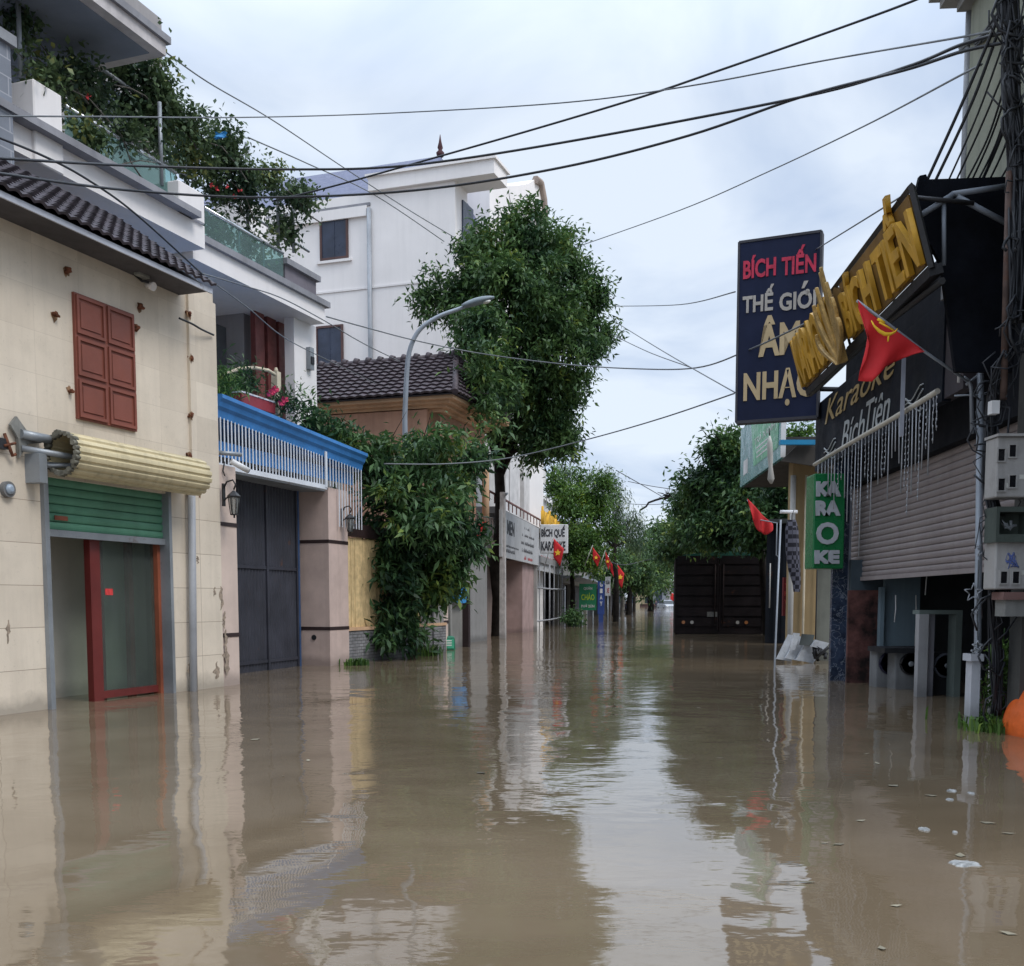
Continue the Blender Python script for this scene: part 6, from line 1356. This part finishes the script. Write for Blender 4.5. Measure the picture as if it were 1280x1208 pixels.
# meter boxes
def meter(lab, v0, v1, u0, wins, Y, group='electricity meter boxes on the pole'):
    x0_ = at(u0, 600, Y).x; z0, z1 = at(u0, v1, Y).z, at(u0, v0, Y).z; t = thing('meter_box', lab, 'meter box', (x0_, Y, z0), group); w_ = .30
    mb = MB(); mb.box(WF, x0_, x0_+w_, Y, Y+.2, z0, z1); bevel(mb.build('case', mat('meter_grey', (.34, .33, .32), grime=.45, var=.1, rough=.5), t), .012, 2)
    mb = MB(); mb.box(WF, x0_-.01, x0_+w_+.01, Y-.03, Y+.2, z1, z1+.02); mb.build('lid', mat('meter_grey'), t)
    for k in range(2): mb = MB(); a_ = x0_+.05+.13*k; zz = z0+(z1-z0)*(.30 if k else .16); mb.box(WF, a_, a_+.06, Y-.003, Y, zz, zz+.035); mb.build('sticker', mat('worn_sticker', (.5, .5, .46), grime=.5, vs=20), t)
    for (u, v) in wins:
        q = at(u, v, Y); mb = MB(); F_ = Frame(q.x-.035, Y, d=(1, 0)); F_.n = Vector((0, -1, 0)); mb.wall(F_, -.004, .066, q.z-.055, q.z+.055, 0, .012, [(.006, .056, q.z-.045, q.z+.045)]); wd_ = mb.build('window_frame', mat('meter_grey'), t)
        mb = MB(); mb.box(F_, .006, .056, .001, .004, q.z-.045, q.z+.045); mb.build('pane', mat('dark_pane', (.01, .01, .012), rough=.2), wd_)
    return t
meter('upper grey electricity meter box with four dark windows', 546, 622, 1245, [(1252, 569), (1266, 564), (1252, 606), (1266, 602)], 8.0)
meter('lower grey electricity meter box with graffiti and two dark windows', 676, 737, 1248, [(1255, 722), (1270, 722)], 8.05)
t = thing('cable_box', 'open dark junction box with a pale lump of wire between the meter boxes', 'box', at(1245, 660, 8.0)); x0_ = at(1246, 640, 8.0).x; z0, z1 = at(1246, 668, 8.0).z, at(1246, 640, 8.0).z
mb = MB(); F_ = Frame(x0_, 8.0, d=(1, 0)); F_.n = Vector((0, -1, 0)); mb.wall(F_, 0, .32, z0-.06, z1+.04, -.18, 0, [(.025, .26, z0, z1)]); mb.box(F_, 0, .32, -.2, -.18, z0-.06, z1+.04); mb.build('case', mat('old_green_case', (.06, .075, .065), grime=.5), t)
mb = MB(); rr = random.Random(3); mb.tube([F_.P(.06+.12*rr.random(), -.05, z0+.03+rr.random()*.09) for _ in range(9)], .011, 6); mb.build('wire_coil', M_wireg, t)
t = thing('small_lamp_box', 'small rusty topped lamp box hanging below the lower meter box', 'lamp', at(1260, 760, 8.0)); x0_ = at(1254, 760, 8.0).x; z1 = at(1254, 750, 8).z
mb = MB(); mb.box(WF, x0_, x0_+.25, 8.0, 8.2, z1, z1+.06); mb.build('hood', mat('rusty_hood', (.16, .09, .08), rust=.5), t); mb = MB(); mb.box(WF, x0_+.03, x0_+.22, 8.03, 8.2, z1-.13, z1); mb.build('housing', mat('housing_grey', (.2, .2, .19), grime=.5), t)
gx = at(1266, 700, 8.05); t_ = [o for o in bpy.data.objects if o.get('label', '').startswith('lower grey electricity')][0]
rr = random.Random(9); mb = MB()
for i in range(5): mb.tube([Vector((gx.x+rr.uniform(-.06, .06), 8.045, gx.z+rr.uniform(-.07, .07))) for _ in range(5)], .0035, 4)
mb.build('scribble', mat('blue_scribble', (.10, .14, .35), bump=0), t_)
# ---- metal flag stand pole with bracket
fb = wat(1221, 905); fp = thing('steel_flag_stand', 'tall thin galvanised pole with a welded flag bracket in front of the shutter', 'pole', fb)
ft = at(1226, 452, fb.y); mb = MB(); mb.tube([fb-UP*.9, fb, ft], .030, 12); mb.tube([ft, ft+UP*.02, ft+UP*.035], [.034, .034, .015], 12); mb.build('pole', M_pole, fp)
mb = MB(); Yf = fb.y; mb.tube([at(1225, 495, Yf), at(1213, 495, Yf)], .012, 6); mb.tube([at(1225, 536, Yf), at(1213, 536, Yf)], .012, 6); mb.tube([at(1215, 542, Yf), at(1214, 486, Yf), at(1212, 478, Yf-.01), at(1205, 472, Yf-.02)], .017, 8); mb.tube([at(1208, 481, Yf), at(1240, 455, Yf+.1)], .012, 6); mb.tube([at(1193, 495, Yf+.05), at(1252, 492, Yf+.05)], .008, 5); mb.build('bracket', M_pole, fp)
fl = [at(u, v, Yf-.02-.0*u) for u, v in ((1210, 477), (1156, 440), (1110, 405), (1071, 376))]
mb = MB(); mb.tube(fl, .013, 8); setp(mb.build('flag_staff', M_pole), 'slanting grey flag staff held by the steel stand', 'pole')
Y1 = Yf-.06
t = hangflag('large red flag with yellow hammer and sickle hanging from the slanted staff', [at(1072, 375, Y1), at(1088, 392, Y1), at(1105, 404, Y1), at(1130, 420, Y1), at(1154, 438, Y1)], [at(1076, 384, Y1), at(1086, 440, Y1), at(1073, 474, Y1), at(1088, 478, Y1), at(1110, 456, Y1), at(1140, 443, Y1), at(1153, 441, Y1)], seed=0)
Ye = Y1-.07
mb = MB(); arc = [at(u, v, Ye) for u, v in ((1089, 401), (1093, 408), (1099, 414), (1106, 418), (1113, 418), (1119, 415), (1122, 411))]; mb.tube(arc, [.004, .009, .014, .017, .014, .009, .003], 6); mb.tube([at(1111, 418, Ye), at(1110, 427, Ye)], .008, 6); mb.tube([at(1099, 403, Ye), at(1117, 413, Ye)], .008, 6); mb.tube([at(1097, 399, Ye), at(1106, 404, Ye)], .013, 5)
mb.build('emblem', M_gold, t)
# ---- white post box at the foot, with star garland
q = wat(1224, 912); t = thing('white_stump', 'square white concrete stump beside the flag stand', 'post', q)
mb = MB(); z1 = at(1224, 818, q.y).z; mb.box(WF, at(1217, 800, q.y).x, at(1229, 800, q.y).x, q.y+.02, q.y+.14, -.95, z1, .004, .004); mb.build('shaft', mat('dirty_white_concrete', (.42, .43, .46), grime=.35, wet=.7), t)
mb = MB(); mb.box(WF, at(1214.5, 800, q.y).x, at(1231, 800, q.y).x, q.y, q.y+.16, z1-.06, z1); mb.build('cap', mat('dirty_white_concrete'), t)
t = thing('pale_pipe', 'thin pale pipe behind the white stump', 'pipe', wat(1236, 905)); q2 = wat(1236, 905); mb = MB(); mb.tube([q2-UP*.9, Vector((q2.x, q2.y, at(1236, 816, q2.y).z))], .022, 8); mb.build('pipe', M_concrete, t)
gs = thing('star_garland', 'string of white star ornaments hanging from the flag stand', 'ornament', at(1222, 790, fb.y-.05))
def starmesh(u, v, r, Y, m, par):
    c = at(u, v, Y); mb = MB(); o_, i_ = [], []
    for k in range(10): rr_ = r if k % 2 == 0 else r*.42; a = math.pi*k/5; o_.append(c+Vector((rr_*math.sin(a), 0, rr_*math.cos(a))))
    for k in range(10): mb.tube([o_[k], o_[(k+1) % 10]], .0055, 5)
    return mb.build('star', m, par)
for u, v, r in ((1217, 741, .085), (1229, 686, .075), (1237, 694, .06), (1219, 764, .03), (1222, 808, .05), (1219, 815, .04), (1221, 851, .045), (1218, 838, .05)): starmesh(u, v, r, fb.y-.05, mat('frosted_tube', (.36, .38, .41)), gs)
mb = MB(); mb.tube([at(1223, 700, fb.y-.04), at(1221, 760, fb.y-.04), at(1222, 800, fb.y-.04), at(1221, 860, fb.y-.04)], .006, 5); mb.build('string', M_wireg, gs)
# ---- grass and creepers right corner
rg_ = np.random.default_rng(7)
def grass(name, lab, pts, n, h, m, cat='grass', kind='stuff'):
    V, Fc = [], []
    for _ in range(n):
        a, b, r0 = pts[rg_.integers(len(pts))]; x = a+rg_.normal()*r0; y = b+rg_.normal()*r0; an = rg_.random()*6.3; hh = h*(.5+rg_.random()*.8); w_ = .006+.006*rg_.random(); le = hh*rg_.uniform(.1, .9); dx, dy = math.cos(an), math.sin(an); k = len(V)
        V += [(x-dy*w_, y+dx*w_, -.03), (x+dy*w_, y-dx*w_, -.03), (x+dx*le*.4+dy*w_, y+dy*le*.4-dx*w_, hh*.7), (x+dx*le*.4-dy*w_, y+dy*le*.4+dx*w_, hh*.7), (x+dx*le, y+dy*le, hh*(1-.3*le/hh))]
        Fc += [(k, k+1, k+2, k+3), (k+3, k+2, k+4)]
    me = bpy.data.meshes.new(name); c = Vector((np.mean([v[0] for v in V]), np.mean([v[1] for v in V]), 0)); me.from_pydata([(v[0]-c.x, v[1]-c.y, v[2]) for v in V], [], Fc); me.materials.append(m); o = bpy.data.objects.new(name, me); COL.objects.link(o); o.location = c; setp(o, lab, cat, None, kind); return o
w1, w2 = wat(1245, 914), wat(1275, 900)
grass('grass', 'bright green grass clump in the water at the foot of the white stump', [(w1.x, w1.y, .10), (w1.x+.12, w1.y+.1, .12), (w2.x, w2.y+.1, .15), (w1.x+.3, w1.y+.3, .2)], 900, .13, LM_lite)
q3 = wat(440, 832); grass('grass', 'small tuft of green weed at the foot of the wide pink pillar', [(q3.x, q3.y, .07), (q3.x+.15, q3.y+.05, .06)], 220, .12, LM_lite)
q3 = wat(522, 820); grass('grass', 'weeds standing in the water under the dark bush', [(q3.x, q3.y, .16), (q3.x+.3, q3.y+.1, .10)], 220, .24, LM_lite)
t = thing('creeper', 'sparse green creeper climbing among the cables by the white stump', 'plant', at(1245, 880, 8.9))
leaves('foliage', cl([(1243, 790, 8.9, 6, 14), (1252, 806, 8.7, 14, 7), (1240, 830, 8.9, 5, 14), (1258, 790, 8.6, 12, 8), (1245, 860, 8.8, 9, 16), (1238, 885, 8.9, 10, 12), (1260, 840, 8.8, 8, 10)]), 420, .075, LM_lite, t, 31, aspect=.28, sub=.12, per=9, shell=.2)
mb = MB()
for i in range(7): a = at(1238+rn.random()*20, 895, 8.85); b = at(1238+rn.random()*26, 780+rn.random()*40, 8.8); limb(mb, a, b, .006, .004, rn, 5, 5, .12)
mb.build('stems', LM_lite, t)
# ---- orange float
oc = at(1306, 870, 8.3); t = thing('orange_float', 'bulging bright orange plastic float bag at the right edge', 'float', (oc.x, oc.y, 0))
M_or = mat('orange_plastic', (.70, .13, .025), rough=.45, var=.2, vs=4, bump=1.0, bs=9, grime=.2)
mb = MB(); K = 28; prof = [(0, -.10, .24), (0, -.02, .30), (0, .10, .315), (.02, .24, .285), (.05, .38, .24), (.09, .52, .19), (.13, .64, .12), (.16, .72, .04)]
for i in range(len(prof)-1):
    for k in range(K):
        a, b = 2*math.pi*k/K, 2*math.pi*(k+1)/K
        f = lambda P_, an: Vector((oc.x+.02+P_[0]+P_[2]*math.cos(an)*(1+.012*math.sin(5*an+6*P_[1])), oc.y+P_[2]*1.3*math.sin(an)*(1+.04*math.sin(4*an)), P_[1]))
        mb.quad([f(prof[i], a), f(prof[i], b), f(prof[i+1], b), f(prof[i+1], a)], sm=True)
fb_ = mb.build('bag', M_or, t, merge=True); fb_.modifiers.new('s', 'SUBSURF').render_levels = 2
mb = MB(); mb.tube([Vector((oc.x+.18, oc.y, .70)), Vector((oc.x+.22, oc.y, .80))], [.05, .03], 10); mb.build('tied_neck', M_or, t)
# ---- floating foam scraps
for (u, v, L_, W_, lab) in ((1205, 1080, 46, 13, 'long mottled scrap of foam floating nearest the camera'), (1190, 989, 14, 3, 'thin foam scrap floating farthest out, beside the longer curl'), (1214, 992, 8, 4, 'small white foam lump at the right of the upper trio'), (1187, 1000, 11, 3, 'curled white foam scrap, the lower of the upper trio'), (1155, 1037, 15, 6, 'pale blurred foam raft left of the others'), (1194, 1041, 7, 2, 'tiny pale foam sliver right of the blurred raft')):
    c = wat(u, v); k = c.y/F_PX; mb = MB(); n = 26; ring = []; rr = random.Random(u); Fo = Frame(c.x, c.y, d=(1, 0))
    sc_ = L_*k/2; dp = W_*k*c.y/CAMH/2*.8
    rad = [rr.uniform(.65, 1.15) for _ in range(n)]
    tp, bt_ = [], []
    for i in range(n):
        a = 2*math.pi*i/n; r_ = rad[i]; tp.append(c+Vector((sc_*.72*r_*math.cos(a), dp*.72*r_*math.sin(a), .004+rr.random()*.005))); bt_.append(c+Vector((sc_*r_*math.cos(a), dp*r_*math.sin(a), -.004)))
    for i in range(n): j = (i+1) % n; mb.quad([bt_[i], bt_[j], tp[j], tp[i]], sm=True); mb.quad([tp[i], tp[j], c+UP*.009], sm=True)
    setp(mb.build('foam_scrap', M_foam, merge=True), lab, 'debris', 'foam scraps floating on the right')

rr = random.Random(77); mb = MB()
for i in range(38):
    u, v = rr.choice([(rr.uniform(850, 1240), rr.uniform(805, 960)), (rr.uniform(300, 840), rr.uniform(850, 1000)), (rr.uniform(1000, 1270), rr.uniform(930, 1190))]); c = wat(u, v, .004); a = rr.random()*6.3; L_ = rr.uniform(.01, .045); w_ = L_*rr.uniform(.3, .8)
    e1, e2 = Vector((math.cos(a), math.sin(a), 0))*L_, Vector((-math.sin(a), math.cos(a), 0))*w_; mb.quad([c-e1, c-e2, c+e1+UP*.004, c+e2])
setp(mb.build('litter', mat('pale_litter', (.20, .18, .13), var=.6, vs=3), fixn=False), 'scattered leaves and tiny scraps drifting on the brown water', 'litter', None, 'stuff')
# ================================================================ TREES AND BUSHES
# big street tree
bc = cl([(655, 300, 29.5, 42, 42), (600, 320, 29, 44, 38), (700, 330, 30, 40, 44), (645, 370, 28.5, 70, 55), (560, 375, 29, 45, 30), (733, 400, 30, 32, 46), (600, 410, 26.5, 40, 38), (600, 468, 25.3, 20, 36), (612, 515, 25.3, 16, 30), (690, 430, 29, 60, 55), (655, 490, 29.5, 48, 50), (622, 470, 27, 36, 40), (705, 505, 30, 30, 45), (668, 548, 29.5, 44, 30), (700, 555, 29.5, 30, 26), (750, 380, 30, 20, 26), (635, 545, 30.5, 22, 25), (655, 273, 29.5, 20, 16)])
p = wat(618, 800); bt_ = thing('street_tree', 'tall dense evergreen street tree in front of the tall white house', 'tree', (-.45, 31.2, 0), 'street trees')
leaves('crown', bc, 60000, .175, LM_dark, bt_, 41, aspect=.36, sub=.42, shell=.6, droop=.35)
trunk(bt_, (at(621, 750, 31.2).x, 31.2, -.95), at(623, 520, 30.6), .22, bc, M_bark, 5)
# front bush
bs = cl([(525, 565, 19.5, 50, 34), (480, 590, 19.3, 32, 40), (565, 590, 20, 34, 40), (520, 640, 19, 66, 55), (575, 660, 19.8, 26, 55), (490, 690, 19.2, 40, 50), (560, 700, 19.6, 42, 45), (530, 740, 19.6, 48, 30), (600, 560, 20.5, 12, 30), (497, 745, 19.0, 30, 44), (500, 795, 18.9, 34, 26), (455, 560, 19, 16, 16)])
bo = thing('mango_bush', 'large dark leaved bushy tree overhanging the garden fence in front of the rose house', 'bush', (at(515, 750, 19.6).x, 19.6, 0))
leaves('crown', bs, 15000, .20, LM_mid, bo, 42, aspect=.30, sub=.32, per=14, shell=.55, droop=.45)
trunk(bo, (at(515, 750, 19.6).x, 19.6, -.95), at(520, 660, 19.6), .10, bs, M_bark, 6)
t = bush_at('canopy_plant', 'leafy plants growing on top of the blue canopy end', 'plant', [(405, 532, 18.6, 22, 13), (430, 545, 18.8, 22, 12), (388, 520, 18.3, 12, 8), (450, 556, 19, 12, 10)], 1600, .13, LM_mid, 43, aspect=.35, droop=.2)
# left row trees
def tree(lab, lst, n, ls, m, base, top, r, seed, name='street_tree', bm_=M_bark, **k):
    c = cl(lst); t = thing(name, lab, 'tree', (base[0], base[1], 0), 'street trees'); leaves('crown', c, n, ls, m, t, seed, **k); trunk(t, (base[0], base[1], -.95), top, r, c, bm_, seed, nl=6); return t
b = at(713, 750, 45); tree('light green leafy tree behind the red flags on the left side', [(715, 640, 45, 32, 34), (740, 620, 46, 34, 30), (715, 680, 44, 28, 30), (745, 670, 45, 30, 34), (700, 610, 46, 22, 22), (735, 705, 44, 26, 18)], 15000, .18, LM_lite, b, at(716, 690, 45), .14, 51, sub=.45)
b = at(770, 750, 52); tree('drooping willowy tree with fine hanging sprays beyond the light green tree', [(765, 625, 52, 24, 26), (785, 650, 53, 20, 30), (750, 600, 52, 26, 16), (790, 675, 53, 16, 24), (765, 670, 53, 20, 24), (700, 595, 50, 30, 14)], 9000, .20, LM_vine, b, at(768, 660, 52), .16, 52, sub=.6, droop=1.3, aspect=.18)
b = at(785, 750, 75); tree('dark tree shading the far left shops', [(790, 700, 75, 26, 22), (775, 720, 70, 22, 22), (805, 690, 80, 22, 20), (815, 712, 85, 20, 22), (795, 728, 76, 26, 16)], 15000, .30, LM_dark, b, at(787, 712, 75), .25, 53, sub=.8)
b = at(812, 750, 100); tree('dark tree spreading over the street beyond the far left shops', [(825, 680, 100, 24, 14), (835, 700, 105, 22, 18), (812, 730, 98, 22, 14), (850, 690, 100, 20, 14), (835, 665, 100, 16, 12)], 9000, .42, LM_dark, b, at(815, 718, 100), .35, 54, sub=1.1)
b = at(872, 750, 44); tree('broad dark tree behind the cargo truck', [(880, 660, 42, 42, 32), (850, 670, 46, 30, 26), (915, 670, 40, 36, 30), (865, 630, 44, 26, 24), (840, 690, 50, 26, 16)], 20000, .22, LM_dark, b, at(880, 690, 42), .2, 55, sub=.5)
b = at(963, 750, 32.0); tree('tall mid green tree rising left of the navy sign', [(915, 590, 31, 36, 34), (905, 560, 31, 20, 22), (885, 610, 32, 36, 30), (935, 625, 30, 36, 34), (870, 640, 33, 24, 22), (950, 660, 29, 30, 28), (900, 660, 31, 40, 26), (975, 640, 28, 22, 36), (985, 600, 28, 26, 30), (960, 565, 30, 22, 34)], 30000, .19, LM_mid, b, at(950, 655, 31.5), .16, 56, sub=.42)
b = at(1000, 750, 24); tree('green tree whose top shows between the navy sign and the shop', [(992, 545, 24.5, 10, 14), (1000, 560, 24.5, 18, 16)], 1500, .15, LM_lite, (at(1000, 750, 24.5).x, 24.5), at(1000, 580, 24.5), .08, 57)
t = bush_at('water_plant', 'dark potted shrub standing in the flood below the grille', 'shrub', [(716, 768, 42, 9, 10), (712, 775, 42, 8, 7), (722, 773, 43, 6, 6)], 1200, .16, LM_mid, 58)
for i, (u, Y_, lab) in enumerate(((768, 74, 'thin dark trunk before the dark shop at the far left'), (776, 80, 'pale thin trunk beside the umbrella carrier'), (792, 95, 'thin dark trunk at the far left pavement edge'))):
    t = thing('tree_trunk', lab, 'tree trunk', (at(u, 750, Y_).x, Y_, 0)); mb = MB(); limb(mb, (at(u, 750, Y_).x, Y_, -.9), at(u+2, 715, Y_), .16, .1, rn, 7, 5, .04); mb.build('trunk', M_barkl if i == 1 else M_bark, t)

# ================================================================ STREET LAMP
Yl = 22.0; lb = at(508, 750, Yl); sl_ = thing('street_lamp', 'grey street lamp with a curved arm rising out of the bush', 'street lamp', (lb.x, Yl, 0))
pts = [Vector((lb.x, Yl, -.95)), Vector((lb.x, Yl, at(508, 520, Yl).z)), at(509, 460, Yl), at(514, 432, Yl), at(526, 411, Yl), at(548, 396, Yl), at(572, 387, Yl), at(582, 383, Yl)]
def smooth(pts, k=6):
    o = []; n = len(pts)
    for i in range(n-1):
        p0, p1, p2, p3 = pts[max(i-1, 0)], pts[i], pts[i+1], pts[min(i+2, n-1)]
        for j in range(k):
            t = j/k; o.append(.5*((2*p1)+(p2-p0)*t+(2*p0-5*p1+4*p2-p3)*t*t+(3*p1-p0-3*p2+p3)*t**3))
    o.append(pts[-1]); return o
sm_ = smooth(pts[1:], 5); mb = MB(); mb.tube([pts[0]]+sm_, [.085]+[.055-.02*i/len(sm_) for i in range(len(sm_))], 10); mb.build('pole', M_pole, sl_)
ca, cb_ = at(578, 384, Yl), at(618, 372, Yl); mb = MB(); dr_ = (cb_-ca); LL = dr_.length; dr_.normalize(); sd_ = Vector((0, 1, 0)); u_ = sd_.cross(dr_).normalized(); u_ = u_ if u_.z > 0 else -u_
K = 12; rings = []
for i in range(9):
    f = i/8; w_ = .13*math.sin(math.pi*min(1, .12+.86*f))**.6+.01; c = ca+dr_*LL*f; rings.append([c+sd_*(w_*math.cos(2*math.pi*k/K))+u_*((.09 if math.sin(2*math.pi*k/K) > 0 else .045)*w_/.13*math.sin(2*math.pi*k/K)) for k in range(K)])
for i in range(8):
    for k in range(K): mb.quad([rings[i][k], rings[i][(k+1) % K], rings[i+1][(k+1) % K], rings[i+1][k]], sm=True)
mb.quad(rings[0]); mb.quad(rings[-1]); mb.build('lamp_head', mat('lamp_head_grey', (.14, .17, .19), rough=.45), sl_, merge=True)
mb = MB(); mb.tube([ca+dr_*LL*.75-u_*.04, ca+dr_*LL*.75-u_*.065], [.09, .06], 12); mb.build('lamp_glass', mat('lamp_lens', (.7, .7, .65), rough=.15), sl_)

# ================================================================ WIRES
def wire(lab, pts, r=.012, m=None, name='overhead_cable', cat='cable'):
    "pts: (u, v, Y)"
    q = smooth([at(*p) for p in pts], 8); mb = MB(); mb.tube(q, r, 6); return setp(mb.build(name, m or M_wire), lab, cat, None)
WD = [
 ('thick black cable from the beige roof to the pole, upper of the thick pair', [(-60, 193, 9.5), (0, 198, 10), (180, 208, 12), (370, 212, 13), (510, 207, 13), (700, 179, 12.5), (1000, 122, 11), (1130, 85, 9.5), (1205, 55, 8.7), (1275, 36, 8.2)], .0145),
 ('thick black cable sagging under the first, reaching the same pole', [(-60, 208, 9.3), (0, 217, 9.8), (160, 238, 12), (330, 247, 13), (520, 238, 13), (700, 210, 12.5), (860, 170, 12), (1000, 122, 11), (1130, 88, 9.5), (1205, 64, 8.7), (1275, 50, 8.2)], .0145),
 ('black cable rising from the vine steeply to the top of the sky', [(340, 252, 18), (420, 232, 18), (520, 204, 17), (660, 164, 16), (800, 122, 15), (900, 88, 14.5), (1020, 46, 14), (1140, 2, 13), (1210, -30, 12.5)], .015),
 ('long thin nearly level cable ending at the right building', [(-40, 145, 11), (120, 146, 13), (300, 147, 16), (480, 142, 18), (700, 129, 16), (860, 108, 14), (1030, 76, 12.8), (1205, 46, 9.6), (1240, 38, 8.9)], .010),
 ('thin grey cable from the upper slab corner down into the street tree', [(208, 66, 15), (260, 103, 17), (340, 150, 20), (430, 210, 23), (510, 262, 26), (573, 300, 28.5)], .011),
 ('thin grey cable from the vine down past the tall white house', [(310, 172, 17), (385, 205, 20), (470, 245, 24), (555, 302, 28.5)], .011),
 ('thin straight cable from the street tree up to the right building', [(718, 310, 29), (850, 263, 22), (960, 215, 18), (1080, 158, 14), (1205, 92, 9.6), (1225, 82, 9.2)], .010),
 ('long pale cable crossing in front of the street tree to the navy sign', [(408, 396, 18.7), (455, 409, 20), (520, 426, 22), (600, 442, 23), (700, 455, 22), (790, 461, 20), (870, 460, 17.5), (935, 438, 15), (1008, 404, 12.4)], .012),
 ('pale thin cable sagging across the bush and the street', [(480, 580, 17.5), (560, 580, 18.3), (640, 572, 19), (740, 548, 18.5), (830, 522, 17), (918, 492, 15.2)], .012),
 ('thin cable from the tree to the upper left edge of the navy sign', [(768, 383, 29), (850, 381, 22), (919, 365, 15.2)], .010),
 ('thin cable from the tree down to the lower left edge of the navy sign', [(765, 400, 29), (830, 440, 20), (919, 491, 15.2)], .009),
 ('thin cable meeting the pale one before the navy sign', [(764, 418, 29), (810, 440, 23), (865, 460, 17.7)], .009),
 ('thin cable from the navy sign up to the letter rack', [(1020, 312, 14.6), (1080, 275, 11), (1136, 240, 8.5)], .008),
 ('black cable looping along the beige roof edge to the balcony', [(-20, 165, 10), (54, 195, 10.8), (110, 225, 11.6), (170, 268, 12.6), (255, 345, 14)], .012),
 ('pale slack cable from the beige roof corner across the balcony slab', [(252, 342, 14), (300, 356, 15), (350, 372, 16.5), (400, 398, 18), (455, 430, 20), (500, 452, 23)], .009),
 ('thin dark cable hanging in front of the balcony column', [(255, 345, 13), (310, 385, 14.5), (360, 425, 16.5), (430, 460, 21), (470, 480, 24)], .008),
 ('short bent cable stub on the beige house corner', [(224, 398, 12.2), (240, 405, 12.4), (252, 412, 12.6), (267, 419, 12.9)], .012),
 ('far thin cable over the end of the street, upper of three', [(785, 602, 60), (815, 608, 55), (850, 613, 45)], .02),
 ('far thin cable over the end of the street, middle of three', [(770, 588, 52), (800, 605, 55), (826, 620, 60)], .02),
 ('far thin cable over the end of the street, lowest of three', [(785, 630, 60), (815, 631, 58), (850, 628, 50)], .018),
 ('cable drooping through the far tree tops towards the truck', [(740, 690, 45), (775, 706, 50), (810, 700, 55), (850, 690, 45)], .02)]
for lab, pts, r in WD: wire(lab, pts, r, M_wireg if 'pale' in lab or 'grey' in lab or r <= .010 else M_wire)
# tangle snagged on far wire
t = thing('snagged_branch', 'dark tuft of twigs snagged on wires above the end of the street', 'branch', at(833, 625, 55)); mb = MB(); c0_ = at(834, 622, 55)
limb(mb, at(800, 638, 55), c0_, .05, .06, rn)
for i in range(34): a = rn.random()*6.3; L_ = rn.uniform(.25, .75); limb(mb, c0_+Vector((rn.uniform(-.2, .2), 0, rn.uniform(-.1, .2))), c0_+Vector((L_*math.cos(a), rn.uniform(-.2, .2), L_*.8*math.sin(a))), .03, .008, rn, 4, 3, .2)
mb.build('twigs', M_bark, t)
# diagonal service cables at the right building
DG = [((1256, 2), (1160, 216), 8.6, 'outermost'), ((1258, 10), (1170, 217), 8.7, 'second'), ((1259, 40), (1186, 218), 8.8, 'third'), ((1255, 90), (1196, 217), 8.9, 'fourth'), ((1258, 100), (1208, 218), 8.9, 'fifth'), ((1262, 104), (1215, 218), 9.0, 'sixth'), ((1264, 118), (1223, 217), 9.0, 'seventh'), ((1266, 128), (1229, 216), 8.8, 'eighth'), ((1270, 140), (1237, 217), 8.7, 'ninth'), ((1272, 175), (1250, 216), 8.7, 'tenth')]
for i, (a, b, Y_, od) in enumerate(DG):
    b = (b[0]-4, b[1]+16); Y_ = 8.98
    m_ = ((a[0]+b[0])/2+3+rn.uniform(-2, 2), (a[1]+b[1])/2+rn.uniform(0, 5))
    wire('black service cable slanting down to the tarpaulin canopy, %s from the left' % od, [(a[0], a[1], 8.3), (m_[0], m_[1], (8.3+Y_)/2), (b[0], b[1], Y_)], .014 if i in (0, 1, 7) else .009, name='service_cable')
# tangles: cables nobody could count
def tangle(lab, path, n, spread, rmin, rmax, seed, loops=0):
    rr = random.Random(seed); mb = MB()
    for i in range(n):
        pts = []; ox = rr.uniform(-spread, spread); 
        for (u, v, Y_) in path:
            ox = ox*.6+rr.uniform(-spread, spread)*.6; pts.append(at(u+ox, v+rr.uniform(-5, 5), Y_+rr.uniform(-.06, .1)))
        mb.tube(smooth(pts, 5), rr.uniform(rmin, rmax), 5)
    for i in range(loops):
        u, v, Y_ = path[rr.randrange(len(path))]; c = at(u+rr.uniform(-spread, spread), v+rr.uniform(-25, 25), Y_-.05); R_ = rr.uniform(.05, .16); a0 = rr.random()*6
        mb.tube([c+Vector((R_*math.cos(a0+k*.7)*rr.uniform(.6, 1.1), rr.uniform(-.03, .03), R_*1.4*math.sin(a0+k*.7)*rr.uniform(.6, 1.1))) for k in range(8)], rr.uniform(rmin, rmax*.8), 5)
    return setp(mb.build('cable_tangle', M_wire), lab, 'cables', None, 'stuff')
tangle('thick bundle of black cables running down the utility pole', [(1262, -40, 8.2), (1264, 20, 8.2), (1266, 60, 8.2), (1264, 110, 8.2), (1270, 160, 8.2), (1272, 210, 8.2), (1274, 300, 8.15), (1272, 400, 8.15)], 55, 12, .006, .017, 61, 26)
tangle('hub of knotted cables against the top right building', [(1200, 62, 10.5), (1222, 52, 9.8), (1240, 30, 9), (1256, 8, 8.4), (1262, -20, 8.3)], 12, 4, .006, .013, 62)
tangle('old cables hanging between the flag stand and the meter boxes', [(1262, 440, 8.2), (1248, 470, 8.25), (1240, 510, 8.3), (1238, 560, 8.3), (1238, 610, 8.3), (1246, 650, 8.25), (1242, 690, 8.3), (1243, 760, 8.4), (1246, 830, 8.5), (1245, 890, 8.6)], 42, 8, .004, .012, 63, 30)
mb = MB(); q = at(1241, 512, 8.1); mb.box(WF, q.x-.03, q.x+.03, 8.05, 8.12, q.z-.04, q.z+.06); setp(mb.build('splice_box', M_wht), 'tiny white splice box on the hanging cables', 'box')
